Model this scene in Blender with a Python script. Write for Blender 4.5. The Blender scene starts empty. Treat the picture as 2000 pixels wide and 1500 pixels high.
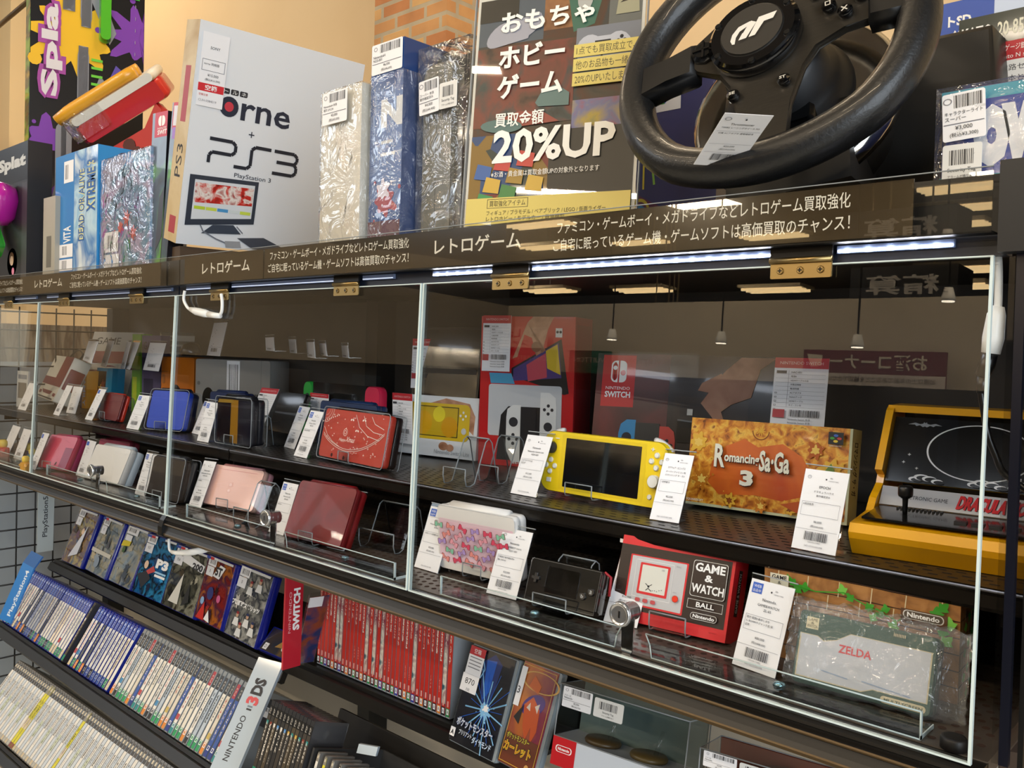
import bpy, math, random
from mathutils import Vector as V, Matrix

# ---------------------------------------------------------------- camera, world, lights, exposure
ZO = 1.5                                   # height of the case door hinge line above the floor
FPX, YAW, PIT, ROL, CX, CY = 1718.1208, 0.7443695, 0.0197126, 0.0254545, 996.8934, 717.6608
CAM = V((0.17048, -0.68365, -0.074987 + ZO))
PHI = 0.0334915                            # lean of the acrylic doors
FW = V((-math.sin(YAW) * math.cos(PIT), math.cos(YAW) * math.cos(PIT), -math.sin(PIT)))
_r0 = V((math.cos(YAW), math.sin(YAW), 0)); _u0 = _r0.cross(FW)
RT = math.cos(ROL) * _r0 + math.sin(ROL) * _u0
UP = -math.sin(ROL) * _r0 + math.cos(ROL) * _u0
sc = bpy.context.scene
COL = sc.collection
cd = bpy.data.cameras.new('camera'); cam = bpy.data.objects.new('camera', cd); COL.objects.link(cam)
cd.sensor_fit = 'HORIZONTAL'; cd.sensor_width = 36; cd.lens = FPX / 2000 * 36
cd.shift_x = -(CX - 1000) / 2000; cd.shift_y = (CY - 750) / 2000
cd.clip_start = 0.02; cd.clip_end = 80
cam.matrix_world = Matrix(((RT.x, UP.x, -FW.x, CAM.x), (RT.y, UP.y, -FW.y, CAM.y), (RT.z, UP.z, -FW.z, CAM.z), (0, 0, 0, 1)))
sc.camera = cam
sc.view_settings.view_transform = 'Standard'
sc.view_settings.look = 'None'
sc.view_settings.gamma = 1
sc.view_settings.exposure = 0.0
sc.view_settings.use_curve_mapping = False
w = bpy.data.worlds.new('store_ambient'); sc.world = w; w.use_nodes = True
w.node_tree.nodes['Background'].inputs[0].default_value = (1.0, 0.9, 0.76, 1)
w.node_tree.nodes['Background'].inputs[1].default_value = 0.25

def area(name, loc, size, power, color, rot=(0, 0, 0), size_y=None, spread=None):
    l = bpy.data.lights.new(name, 'AREA'); l.energy = power; l.color = color
    l.shape = 'RECTANGLE'; l.size = size; l.size_y = size_y or size
    if spread: l.spread = spread
    o = bpy.data.objects.new(name, l); COL.objects.link(o); o.location = loc; o.rotation_euler = rot
    return o
WARM = (1.0, 0.80, 0.55); DAY = (0.80, 0.90, 1.0); LED = (0.82, 0.89, 1.0)
for x in (-13, -10, -7, -4, -1): area('partition_fill_light', (x, -5.9, ZO + 2.3), 1.2, 100, (1.0, 0.84, 0.64), size_y=0.12)  # unseen fill lamps added to brighten the partition mirrored in the doors
for x in (-13, -8, -3): area('far_fill_light', (x, -13.2, ZO + 2.6), 1.2, 160, WARM, size_y=0.6)  # unseen fill added to brighten the store beyond the partition
# ceiling luminaires over the aisle (warm) and the shop window on the right (daylight)
for (x, y) in ((-4.4, -2.3), (-2.0, -2.3), (0.4, -2.3), (-4.4, -3.9), (-2.0, -3.9), (0.4, -3.9), (-4.2, 0.6), (-1.2, 0.62)):
    area('ceiling_lamp_light', (x, y, ZO + 2.32), 1.2, 34 if y < 0.5 else 27, WARM, size_y=0.09)
area('window_daylight', (4.3, -3.6, ZO + 0.75), 3.4, 330, DAY, rot=(0, math.radians(90), 0), size_y=4.6)

area('clerestory_daylight', (-6.85, -4.3, ZO + 1.95), 1.3, 95, DAY, rot=(0, math.radians(-90), 0), size_y=4.6)

def ray(px):
    return FW + (px[0] - CX) / FPX * RT - (px[1] - CY) / FPX * UP
def at_z(px, z):
    d = ray(px); return CAM + d * ((z - CAM.z) / d.z)
def at_y(px, y):
    d = ray(px); return CAM + d * ((y - CAM.y) / d.y)
def at_x(px, x):
    d = ray(px); return CAM + d * ((x - CAM.x) / d.x)
def K(x0, y0, s):
    return lambda *q: [(x0 + q[i] / s, y0 + q[i + 1] / s) for i in range(0, len(q), 2)]
k11 = K(0, 0, 4); k12 = K(300, 0, 3); k13 = K(700, 0, 3.3333); k14 = K(1200, 0, 3.75); k15 = K(1600, 0, 3.75); k16 = K(0, 300, 3.75)
k17 = K(0, 600, 4.286); k18 = K(330, 560, 3.75); k21 = K(330, 850, 4); k22 = K(740, 540, 3.75); k23 = K(1200, 480, 2.5)
k24 = K(800, 820, 3.3333); k25 = K(1300, 780, 2.857); k26 = K(1150, 1020, 4.839); k27 = K(1400, 1050, 3.3333); k28 = K(0, 880, 4)
k31 = K(0, 1100, 3.636); k32 = K(280, 980, 4); k33 = K(500, 1100, 3.75); k34 = K(800, 1200, 5); k35 = K(1050, 1250, 3.3333)
k36 = K(360, 370, 3.3333); k0 = K(0, 0, 1)
ZB = ZO - 0.358; ZU = ZO - 0.257; ZT = ZO + 0.058     # case floor, inner shelf, top board

# ---------------------------------------------------------------- materials
def lin(c):
    c /= 255.0
    return c / 12.92 if c <= 0.04045 else ((c + 0.055) / 1.055) ** 2.4
def hexc(h):
    return (lin(int(h[0:2], 16)), lin(int(h[2:4], 16)), lin(int(h[4:6], 16)), 1)
_M = {}
def M(h, rough=0.5, metal=0.0, coat=0.0, emit=0.0, name=None):
    key = (h, rough, metal, coat, emit)
    if key in _M: return _M[key]
    m = bpy.data.materials.new(name or 'finish_' + h); m.use_nodes = True
    b = m.node_tree.nodes['Principled BSDF']
    b.inputs['Base Color'].default_value = hexc(h); b.inputs['Roughness'].default_value = rough
    b.inputs['Metallic'].default_value = metal; b.inputs['Coat Weight'].default_value = coat
    b.inputs['Coat Roughness'].default_value = 0.06
    if emit:
        b.inputs['Emission Color'].default_value = hexc(h); b.inputs['Emission Strength'].default_value = emit
    m.diffuse_color = hexc(h)
    _M[key] = m
    return m
def MN(name, cols, scale=20, rough=0.5, kind='noise', detail=4, coat=0.0, metal=0.0, stretch=(1, 1, 1), bump=0.0, rand=1.0, const=False):
    """printed / worn surface: a procedural texture through a colour ramp"""
    if name in _M: return _M[name]
    m = bpy.data.materials.new(name); m.use_nodes = True; nt = m.node_tree; b = nt.nodes['Principled BSDF']
    tc = nt.nodes.new('ShaderNodeTexCoord'); mp = nt.nodes.new('ShaderNodeMapping'); mp.inputs['Scale'].default_value = stretch
    nt.links.new(tc.outputs['Object'], mp.inputs[0])
    if kind == 'voronoi':
        t = nt.nodes.new('ShaderNodeTexVoronoi'); out = t.outputs['Color']
    else:
        t = nt.nodes.new('ShaderNodeTexNoise'); t.inputs['Detail'].default_value = detail; out = t.outputs['Fac']
        t.inputs['Distortion'].default_value = 0.6
    t.inputs['Scale'].default_value = scale
    nt.links.new(mp.outputs[0], t.inputs['Vector'])
    r = nt.nodes.new('ShaderNodeValToRGB'); els = r.color_ramp.elements
    if const: r.color_ramp.interpolation = 'CONSTANT'
    n = len(cols)
    for i, c in enumerate(cols):
        p = i / (n if const else max(1, n - 1)) if kind == 'voronoi' else 0.28 + 0.44 * i / (n if const else max(1, n - 1))
        e = els[i] if i < 2 else els.new(p)
        e.position = p; e.color = hexc(c)
    nt.links.new(out, r.inputs[0]); nt.links.new(r.outputs[0], b.inputs['Base Color'])
    b.inputs['Roughness'].default_value = rough; b.inputs['Coat Weight'].default_value = coat; b.inputs['Metallic'].default_value = metal
    if bump:
        bp = nt.nodes.new('ShaderNodeBump'); bp.inputs['Strength'].default_value = bump; bp.inputs['Distance'].default_value = 0.004
        nt.links.new(t.outputs['Fac'] if kind != 'voronoi' else t.outputs['Distance'], bp.inputs['Height']); nt.links.new(bp.outputs[0], b.inputs['Normal'])
    _M[name] = m
    return m
def glassy(name, ior=1.45, tint=(1, 1, 1), rough=0.0, bump=0.0, bscale=30, haze=0.0, gain=1.0):
    """thin clear plastic: transparent plus a Fresnel mirror, optionally crinkled and hazy"""
    m = bpy.data.materials.new(name); m.use_nodes = True; nt = m.node_tree; nt.nodes.clear()
    o = nt.nodes.new('ShaderNodeOutputMaterial'); tr = nt.nodes.new('ShaderNodeBsdfTransparent'); tr.inputs[0].default_value = (*tint, 1)
    g = nt.nodes.new('ShaderNodeBsdfGlossy'); g.inputs['Roughness'].default_value = rough
    f = nt.nodes.new('ShaderNodeFresnel'); f.inputs['IOR'].default_value = ior
    mx = nt.nodes.new('ShaderNodeMixShader')
    mu = nt.nodes.new('ShaderNodeMath'); mu.operation = 'MULTIPLY'; mu.use_clamp = True; mu.inputs[1].default_value = gain
    ge = nt.nodes.new('ShaderNodeNewGeometry'); io = nt.nodes.new('ShaderNodeMix'); io.data_type = 'FLOAT'     # both faces of the sheet mirror like its outer face
    io.inputs[2].default_value = ior; io.inputs[3].default_value = 1 / ior
    nt.links.new(ge.outputs['Backfacing'], io.inputs[0]); nt.links.new(io.outputs[0], f.inputs['IOR'])
    nt.links.new(f.outputs[0], mu.inputs[0]); nt.links.new(mu.outputs[0], mx.inputs[0])
    base = tr.outputs[0]
    if haze:
        df = nt.nodes.new('ShaderNodeBsdfDiffuse'); df.inputs[0].default_value = (0.8, 0.82, 0.85, 1)
        m2 = nt.nodes.new('ShaderNodeMixShader'); m2.inputs[0].default_value = haze
        nt.links.new(tr.outputs[0], m2.inputs[1]); nt.links.new(df.outputs[0], m2.inputs[2]); base = m2.outputs[0]
    nt.links.new(base, mx.inputs[1]); nt.links.new(g.outputs[0], mx.inputs[2]); nt.links.new(mx.outputs[0], o.inputs[0])
    if bump:
        tc = nt.nodes.new('ShaderNodeTexCoord'); t = nt.nodes.new('ShaderNodeTexNoise'); t.inputs['Scale'].default_value = bscale; t.inputs['Detail'].default_value = 3
        t.inputs['Distortion'].default_value = 1.2
        nt.links.new(tc.outputs['Object'], t.inputs['Vector'])
        bp = nt.nodes.new('ShaderNodeBump'); bp.inputs['Strength'].default_value = bump; bp.inputs['Distance'].default_value = 0.02
        nt.links.new(t.outputs['Fac'], bp.inputs['Height'])
        for n in (g, f): nt.links.new(bp.outputs[0], n.inputs['Normal'])
    return m
GLASS = glassy('clear_acrylic', 1.52, (0.985, 0.99, 0.99))
CLEAR = glassy('clear_plastic', 1.5, (0.97, 0.98, 0.98), 0.02)
SHEET = glassy('clear_sheet', 1.45, (0.96, 0.96, 0.95), 0.01)
WRAP = glassy('crinkled_wrap', 1.55, (0.97, 0.97, 0.97), 0.03, 0.55, 24, 0.05, 1.7)
BAG = glassy('hazy_bag', 1.5, (0.96, 0.97, 0.97), 0.05, 0.5, 30, 0.10, 1.3)
EDGE = M('D2E2E2', 0.35, name='acrylic_edge_glow')  # pale colour stands in for LED light glowing through the acrylic edges
RIM = M('8E9498', 0.3, name='clear_plastic_edge')
WHITE = M('F4F4F4', 0.45); PAPER = M('F1F1F4', 0.5); INK = M('26262C', 0.6); GREY = M('8A8A90', 0.6); BLACK = M('0B0B0C', 0.35)
CHROME = M('D8D8DA', 0.12, 1.0, name='chrome'); BRASS = M('9C8558', 0.36, 1.0, name='brass'); DARKMETAL = M('1A1714', 0.38, 0.4, name='dark_steel')

# ---------------------------------------------------------------- mesh building
def rrect(x0, z0, x1, z1, r, n=4):
    pts = []
    for cx, cz, a0 in ((x1 - r, z1 - r, 0), (x0 + r, z1 - r, 90), (x0 + r, z0 + r, 180), (x1 - r, z0 + r, 270)):
        for i in range(n + 1):
            a = math.radians(a0 + 90 * i / n); pts.append((cx + r * math.cos(a), cz + r * math.sin(a)))
    return pts
class MB:
    def __init__(s): s.v = []; s.f = []; s.mi = []; s.sm = []; s.mats = []
    def mat(s, m):
        if m not in s.mats: s.mats.append(m)
        return s.mats.index(m)
    def add(s, vs, fs, m, smooth=False, X=None):
        k = len(s.v); i = s.mat(m)
        s.v += [tuple(X @ V(p)) for p in vs] if X else [tuple(p) for p in vs]
        for f in fs: s.f.append([k + j for j in f]); s.mi.append(i); s.sm.append(smooth)
        return s
    def box(s, a, b, m, X=None):
        x0, y0, z0 = a; x1, y1, z1 = b
        vs = [(x0, y0, z0), (x1, y0, z0), (x1, y1, z0), (x0, y1, z0), (x0, y0, z1), (x1, y0, z1), (x1, y1, z1), (x0, y1, z1)]
        return s.add(vs, [(0, 3, 2, 1), (4, 5, 6, 7), (0, 1, 5, 4), (1, 2, 6, 5), (2, 3, 7, 6), (3, 0, 4, 7)], m, X=X)
    def slab(s, out, y0, y1, m, ch=0.0, mside=None, X=None, smooth=False):
        """outline in (x,z), counter-clockwise seen from -y, extruded y0..y1 with chamfer ch"""
        n = len(out); cx = sum(p[0] for p in out) / n; cz = sum(p[1] for p in out) / n
        def ins(p, c):
            d = math.hypot(p[0] - cx, p[1] - cz) or 1; k = max(0, 1 - 1.2 * c / d); return (cx + (p[0] - cx) * k, cz + (p[1] - cz) * k)
        rings = [(y0, ch), (y0 + ch, 0), (y1 - ch, 0), (y1, ch)] if ch else [(y0, 0), (y1, 0)]
        vs = []
        for y, c in rings: vs += [(q[0], y, q[1]) for q in ([ins(p, c) for p in out] if c else out)]
        L = len(rings); side = []
        for r in range(L - 1):
            for i in range(n): j = (i + 1) % n; side.append((r * n + i, r * n + j, (r + 1) * n + j, (r + 1) * n + i))
        s.add(vs, side, mside or m, smooth or bool(ch), X); k = len(s.v) - len(vs)
        i = s.mat(m)
        s.f.append([k + q for q in range(n)]); s.f.append([k + (L - 1) * n + q for q in reversed(range(n))]); s.mi += [i, i]; s.sm += [False, False]
        return s
    def prism(s, prof, x0, x1, m, X=None, smooth=False):
        """profile in (y,z) extruded along x"""
        n = len(prof); vs = [(x0, p[0], p[1]) for p in prof] + [(x1, p[0], p[1]) for p in prof]
        fs = [(i, n + i, n + (i + 1) % n, (i + 1) % n) for i in range(n)]
        s.add(vs, fs, m, smooth, X); k = len(s.v) - 2 * n; i = s.mat(m)
        s.f.append([k + q for q in reversed(range(n))]); s.f.append([k + n + q for q in range(n)]); s.mi += [i, i]; s.sm += [False, False]
        return s
    def tube(s, path, r, m, n=8, X=None, closed=False, cap=True, rs=None):
        P = [V(p) for p in path]; L = len(P); vs = []; prev = None
        for i in range(L):
            t = ((P[(i + 1) % L] - P[i - 1]) if closed else (P[min(i + 1, L - 1)] - P[max(i - 1, 0)])).normalized()
            if prev is None: a = t.orthogonal().normalized()
            else: a = (prev - t * prev.dot(t)).normalized()
            prev = a; b = t.cross(a); rr = rs[i] if rs else r
            vs += [tuple(P[i] + (a * math.cos(2 * math.pi * j / n) + b * math.sin(2 * math.pi * j / n)) * rr) for j in range(n)]
        fs = []
        for i in range(L if closed else L - 1):
            for j in range(n): q = (i + 1) % L; fs.append((i * n + j, i * n + (j + 1) % n, q * n + (j + 1) % n, q * n + j))
        if cap and not closed: fs += [tuple(reversed(range(n))), tuple((L - 1) * n + j for j in range(n))]
        return s.add(vs, fs, m, True, X)
    def lathe(s, prof, m, n=24, X=None):
        """profile (radius, height) turned about local z"""
        vs = []; L = len(prof)
        for r, h in prof: vs += [(r * math.cos(2 * math.pi * j / n), r * math.sin(2 * math.pi * j / n), h) for j in range(n)]
        fs = [(i * n + j, i * n + (j + 1) % n, (i + 1) * n + (j + 1) % n, (i + 1) * n + j) for i in range(L - 1) for j in range(n)]
        fs += [tuple(reversed(range(n))), tuple((L - 1) * n + j for j in range(n))]
        return s.add(vs, fs, m, True, X)
    def build(s, name, parent=None, X=None, tagd=None):
        me = bpy.data.meshes.new(name); me.from_pydata(s.v, [], s.f)
        for m in s.mats: me.materials.append(m)
        me.polygons.foreach_set('material_index', s.mi); me.polygons.foreach_set('use_smooth', s.sm)
        me.update()
        o = bpy.data.objects.new(name, me); COL.objects.link(o)
        if parent: o.parent = parent
        if X: o.matrix_basis = X
        return o
def tag(o, label, cat=None, group=None):
    o['label'] = label
    if cat: o['category'] = cat
    if group: o['group'] = group
    return o
def thing(name, label, cat, X=None, group=None):
    o = bpy.data.objects.new(name, None); COL.objects.link(o); o.empty_display_size = 0.02
    if X: o.matrix_basis = X
    return tag(o, label, cat, group)
def struct(o):
    o['kind'] = 'structure'; return o
def copy_tree(o, parent=None):
    c = o.copy(); COL.objects.link(c)
    if parent: c.parent = parent
    for ch in list(o.children): copy_tree(ch, c)
    return c
def basis(a, U, Vv):
    D = Vv.cross(U)
    return Matrix(((U.x, D.x, Vv.x, a.x), (U.y, D.y, Vv.y, a.y), (U.z, D.z, Vv.z, a.z), (0, 0, 0, 1)))
def pose(BL, BR, TL, z=None, y=None, down=None, dep=0.0):
    """stand a face on a shelf: bottom-left, bottom-right, top-left sightings -> (matrix, width, height)"""
    a = at_z(BL, z) if z is not None else at_y(BL, y)
    b = at_z(BR, a.z); U = b - a; wd = U.length; U.normalize()
    d = ray(TL); t = (a - CAM).dot(U) / d.dot(U); P = CAM + d * t; Vv = P - a; h = Vv.length; Vv.normalize()
    if dep and down is not None: down += max(0.0, -Vv.cross(U).z * dep)      # a leaning box rests on its rear edge
    if down is not None:
        k = (a.z - down) / Vv.z; a = a - Vv * k; h += k
    return basis(a, U, Vv), wd, h
def stand(x, y, z, yaw=0.0, lean=0.0):
    """upright pose at a point: yaw about z, leaning back"""
    c, s_ = math.cos(math.radians(yaw)), math.sin(math.radians(yaw)); U = V((c, s_, 0)); B = V((-s_, c, 0))
    l = math.radians(lean); return basis(V((x, y, z)), U, V((0, 0, 1)) * math.cos(l) + B * math.sin(l))

# ---------------------------------------------------------------- lettering and flat print
_T = {}
def text_geo(s, bold=0.0):
    k = (s, bold)
    if k in _T: return _T[k]
    cu = bpy.data.curves.new('lettering', 'FONT'); cu.body = s; cu.size = 1; cu.resolution_u = 2; cu.offset = bold; cu.fill_mode = 'FRONT'
    ob = bpy.data.objects.new('lettering', cu)
    me = bpy.data.meshes.new_from_object(ob)
    vs = [(v.co.x, v.co.y) for v in me.vertices]; fs = [tuple(p.vertices) for p in me.polygons]
    bpy.data.objects.remove(ob); bpy.data.meshes.remove(me); bpy.data.curves.remove(cu)
    if not vs: vs = [(0, 0), (1, 0), (1, 1)]; fs = []
    x0 = min(v[0] for v in vs); x1 = max(v[0] for v in vs); y0 = min(v[1] for v in vs); y1 = max(v[1] for v in vs)
    _T[k] = ([((v[0] - x0) / max(x1 - x0, 1e-6), (v[1] - y0) / max(y1 - y0, 1e-6)) for v in vs], fs, (x1 - x0) / max(y1 - y0, 1e-6))
    return _T[k]
class Art:
    """flat print on a face: canvas coordinates 0..1 across the face, each call one layer higher"""
    def __init__(s, mb, o, U, W, w, h, eps=0.0002, step=0.00007):
        s.mb = mb; s.o = V(o); s.U = V(U).normalized(); s.W = V(W).normalized(); s.N = s.U.cross(s.W); s.w = w; s.h = h; s.l = eps; s.step = step
    def P(s, x, y): return s.o + s.U * (x * s.w) + s.W * (y * s.h) + s.N * s.l
    def poly(s, pts, m):
        s.mb.add([s.P(*p) for p in pts], [tuple(range(len(pts)))], m); s.l += s.step; return s
    def rect(s, x0, y0, x1, y1, m): return s.poly([(x0, y0), (x1, y0), (x1, y1), (x0, y1)], m)
    def frame(s, x0, y0, x1, y1, t, m):
        tx = t * s.h / s.w
        for a in ((x0, y0, x1, y0 + t), (x0, y1 - t, x1, y1), (x0, y0, x0 + tx, y1), (x1 - tx, y0, x1, y1)): s.rect(*a, m)
        return s
    def rr(s, x0, y0, x1, y1, r, m):
        q = s.h / s.w
        return s.poly([(p[0], p[1]) for p in [(x * 1.0, y) for x, y in [(a * q, b) for a, b in rrect(x0 / q, y0, x1 / q, y1, r, 4)]]], m)
    def ell(s, cx, cy, rx, ry, m, n=20, a0=0):
        c, d = math.cos(a0), math.sin(a0); q = s.h / s.w
        return s.poly([(cx + q * (rx * math.cos(t) * c - ry * math.sin(t) * d), cy + rx * math.cos(t) * d + ry * math.sin(t) * c) for t in [2 * math.pi * i / n for i in range(n)]], m)
    def circ(s, cx, cy, r, m, n=20): return s.ell(cx, cy, r, r, m, n)
    def ring(s, cx, cy, rx, ry, t, m, n=36, a0=0.0, a1=2 * math.pi):
        q = s.h / s.w; vs = []; full = a1 - a0 > 6.28
        for i in range(n + 1):
            a = a0 + (a1 - a0) * i / n
            for k in (1, 1 - t): vs.append(s.P(cx + q * rx * k * math.cos(a), cy + ry * k * math.sin(a)))
        s.mb.add(vs, [(2 * i, 2 * i + 2, 2 * i + 3, 2 * i + 1) for i in range(n)], m); s.l += s.step; return s
    def line(s, pts, t, m):
        q = s.w / s.h
        for (xa, ya), (xb, yb) in zip(pts, pts[1:]):
            dx, dy = (xb - xa) * q, yb - ya; L = math.hypot(dx, dy) or 1; nx, ny = -dy / L * t / 2, dx / L * t / 2
            s.mb.add([s.P(xa + nx / q, ya + ny), s.P(xa - nx / q, ya - ny), s.P(xb - nx / q, yb - ny), s.P(xb + nx / q, yb + ny)], [(0, 1, 2, 3)], m)
        s.l += s.step; return s
    def text(s, t, x0, y0, x1, y1, m, rot=0, bold=0.0, shear=0.0):
        vs, fs, asp = text_geo(t, bold)
        if rot == 90: q = [(x0 + (1 - v) * (x1 - x0), y0 + u * (y1 - y0)) for u, v in vs]
        elif rot == -90: q = [(x0 + v * (x1 - x0), y1 - u * (y1 - y0)) for u, v in vs]
        elif rot == 180: q = [(x1 - u * (x1 - x0), y1 - v * (y1 - y0)) for u, v in vs]
        else: q = [(x0 + u * (x1 - x0) + shear * v, y0 + v * (y1 - y0)) for u, v in vs]
        s.mb.add([s.P(*p) for p in q], fs, m); s.l += s.step; return s
    def tl(s, t, x, y, h, m, al='l', bold=0.0, mx=None):
        """text of height h (canvas y units) at its own width"""
        asp = text_geo(t, bold)[2]; wd = h * asp * s.h / s.w
        if mx: wd = min(wd, mx)
        x0 = x if al == 'l' else x - wd / 2 if al == 'c' else x - wd
        return s.text(t, x0, y, x0 + wd, y + h, m, bold=bold)
    def splat(s, cx, cy, r, m, seed=0, lobes=9):
        R = random.Random(seed); n = lobes * 6; q = s.h / s.w; L = [R.uniform(0.25, 1.0) for _ in range(lobes)]; pts = []
        for i in range(n):
            k = i / 6; a = 2 * math.pi * k / lobes; ph = (i % 6) / 6; j = i // 6
            b = max(0, math.cos((ph - 0.5) * 2 * math.pi * 0.5)) ** 2
            rr = r * (0.55 + 0.6 * L[j] * b); pts.append((min(.996, max(.004, cx + q * rr * math.cos(a))), min(.997, max(.003, cy + rr * math.sin(a)))))
        s.mb.add([s.P(cx, cy)] + [s.P(*p) for p in pts], [(0, 1 + i, 1 + (i + 1) % n) for i in range(n)], m); s.l += s.step
        for j in range(lobes // 2):
            a = 2 * math.pi * (j * 2 + 0.5) / lobes; d = r * R.uniform(1.15, 1.4); s.circ(min(.96, max(.04, cx + q * d * math.cos(a))), min(.97, max(.03, cy + d * math.sin(a))), min(.028, r * R.uniform(0.05, 0.13)), m, 10)
        return s
    def bars(s, x0, y0, x1, y1, m=None, n=26, seed=1):
        R = random.Random(seed); x = x0; step = (x1 - x0) / n; vs = []; fs = []
        for i in range(n):
            wd = step * R.choice((0.3, 0.45, 0.75)); k = len(vs)
            vs += [s.P(x, y0), s.P(x + wd, y0), s.P(x + wd, y1), s.P(x, y1)]; fs.append((k, k + 1, k + 2, k + 3)); x += step
        s.mb.add(vs, fs, m or INK); s.l += s.step; return s
def front(mb, w, h, y=0.0): return Art(mb, (0, y, 0), (1, 0, 0), (0, 0, 1), w, h)
def right(mb, w, h, d): return Art(mb, (w, 0, 0), (0, 1, 0), (0, 0, 1), d, h)
def topf(mb, w, h, d): return Art(mb, (0, 0, h), (1, 0, 0), (0, 1, 0), w, d)
ORD = ['zeroth', 'first', 'second', 'third', 'fourth', 'fifth', 'sixth', 'seventh', 'eighth', 'ninth', 'tenth', 'eleventh', 'twelfth', 'thirteenth', 'fourteenth', 'fifteenth', 'sixteenth', 'seventeenth', 'eighteenth', 'nineteenth']
TENS = {2: 'twent', 3: 'thirt', 4: 'fort', 5: 'fift', 6: 'sixt'}
def nth(i):
    if i < 20: return ORD[i]
    t, u = divmod(i, 10)
    return TENS[t] + 'ieth' if u == 0 else TENS[t] + 'y-' + ORD[u]
# ---------------------------------------------------------------- the setting
WALLM = MN('painted_plaster', ['D9BD92', 'DDC298'], 3, 0.75)
def sbox(name, a, b, m):
    return struct(MB().box(a, b, m).build(name))
def tiled(name, cols, grout, bw, bh, off=0.5, rough=0.5, axis='xz', mortar=0.012):
    m = bpy.data.materials.new(name); m.use_nodes = True; nt = m.node_tree; b = nt.nodes['Principled BSDF']
    tc = nt.nodes.new('ShaderNodeTexCoord'); sp = nt.nodes.new('ShaderNodeSeparateXYZ'); cb = nt.nodes.new('ShaderNodeCombineXYZ')
    nt.links.new(tc.outputs['Object'], sp.inputs[0])
    ax = {'x': 0, 'y': 1, 'z': 2}
    if axis == 'corner':
        ad = nt.nodes.new('ShaderNodeMath'); ad.operation = 'ADD'; nt.links.new(sp.outputs[0], ad.inputs[0]); nt.links.new(sp.outputs[1], ad.inputs[1])
        nt.links.new(ad.outputs[0], cb.inputs[0]); nt.links.new(sp.outputs[2], cb.inputs[1])
    else:
        nt.links.new(sp.outputs[ax[axis[0]]], cb.inputs[0]); nt.links.new(sp.outputs[ax[axis[1]]], cb.inputs[1])
    t = nt.nodes.new('ShaderNodeTexBrick'); t.offset = off; t.inputs['Scale'].default_value = 1
    t.inputs['Brick Width'].default_value = bw; t.inputs['Row Height'].default_value = bh; t.inputs['Mortar Size'].default_value = mortar
    t.inputs['Color1'].default_value = hexc(cols[0]); t.inputs['Color2'].default_value = hexc(cols[1]); t.inputs['Mortar'].default_value = hexc(grout)
    n = nt.nodes.new('ShaderNodeTexNoise'); n.inputs['Scale'].default_value = 9; n.inputs['Detail'].default_value = 5
    nt.links.new(cb.outputs[0], t.inputs['Vector']); nt.links.new(tc.outputs['Object'], n.inputs['Vector'])
    mx = nt.nodes.new('ShaderNodeMix'); mx.data_type = 'RGBA'; mx.blend_type = 'OVERLAY'; mx.inputs[0].default_value = 0.45
    nt.links.new(t.outputs['Color'], mx.inputs[6]); nt.links.new(n.outputs['Fac'], mx.inputs[7]); nt.links.new(mx.outputs[2], b.inputs['Base Color'])
    bp = nt.nodes.new('ShaderNodeBump'); bp.inputs['Strength'].default_value = 0.4; bp.invert = True
    nt.links.new(t.outputs['Fac'], bp.inputs['Height']); nt.links.new(bp.outputs[0], b.inputs['Normal'])
    b.inputs['Roughness'].default_value = rough
    return m
BRICK = tiled('brick_masonry', ['B87848', 'CFA468'], 'B0A084', 0.122, 0.0405, rough=0.85, axis='corner', mortar=0.006)
FLOORM = tiled('vinyl_tile', ['C9CAC4', 'D2D3CE'], 'B4B5AF', 0.45, 0.45, 0.0, 0.35, 'xy', 0.004)
CEIL = MN('dark_ceiling_deck', ['4A4238', '5A5044'], 2, 0.8)
XL, XR, YB, YF, ZC = -6.0, 4.6, 1.3, -20.5, 4.3
sbox('floor', (-18, YF, -0.05), (XR + .1, YB + .1, 0), FLOORM)
sbox('wall_back', (XL - .1, YB, 0), (XR, YB + .1, ZC), WALLM)
struct(MB().box((XL - .15, .15, 0), (XL, YB, 2.95), BRICK).box((XL - .15, .15, 2.95), (XL, YB, ZC), M('E9DDC4', 0.8)).build('wall_left'))
sbox('wall_right', (XR, YF, 0), (XR + .1, YB, ZC), M('CFC0A4', 0.8))
sbox('wall_rear', (-18, YF - .1, 0), (XR, YF, ZC), M('6E6354', 0.8))
sbox('wall_far', (-18.1, YF, 0), (-18, YB, ZC), M('8E8068', 0.8))
sbox('ceiling', (-18, YF, ZC), (XR + .1, YB + .1, ZC + .08), CEIL)
struct(MB().box((-5.95, 1.12, 0), (-5.55, 1.3, ZC), M('D9C39A', 0.75)).build('trim_1'))          # pilaster in the far left corner
struct(MB().box((-1.85, 0.9, 0), (-1.548, 1.3, ZC), BRICK).build('column_1'))
# the bright shop window in the right wall: frame and mullions before the daylight
fr = MB(); WF = M('2B2B2C', 0.4)
for y in (-5.95, -4.4, -2.8, -1.25): fr.box((4.38, y - .03, 0.5), (4.44, y + .03, 4.0), WF)
for z in (0.5, 2.3, 3.97): fr.box((4.38, -5.95, z), (4.44, -1.25, z + .06), WF)
struct(fr.build('window_1'))
struct(MB().box((-7.1, -7.0, 0), (-7.0, -1.7, ZO + .925), M('8E806A', 0.75)).box((-7.1, -7.0, ZO + .925), (-7.0, -1.7, ZC), M('3A342C', 0.8)).build('wall_side'))
fr = MB()
for y in (-6.6, -5.45, -4.3, -3.15, -2.0): fr.box((-6.84, y - .03, ZO + 1.28), (-6.80, y + .03, ZO + 2.62), WF)
for z in (1.28, 2.58): fr.box((-6.84, -6.6, ZO + z), (-6.80, -2.0, ZO + z + .05), WF)
struct(fr.build('window_2'))
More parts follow.
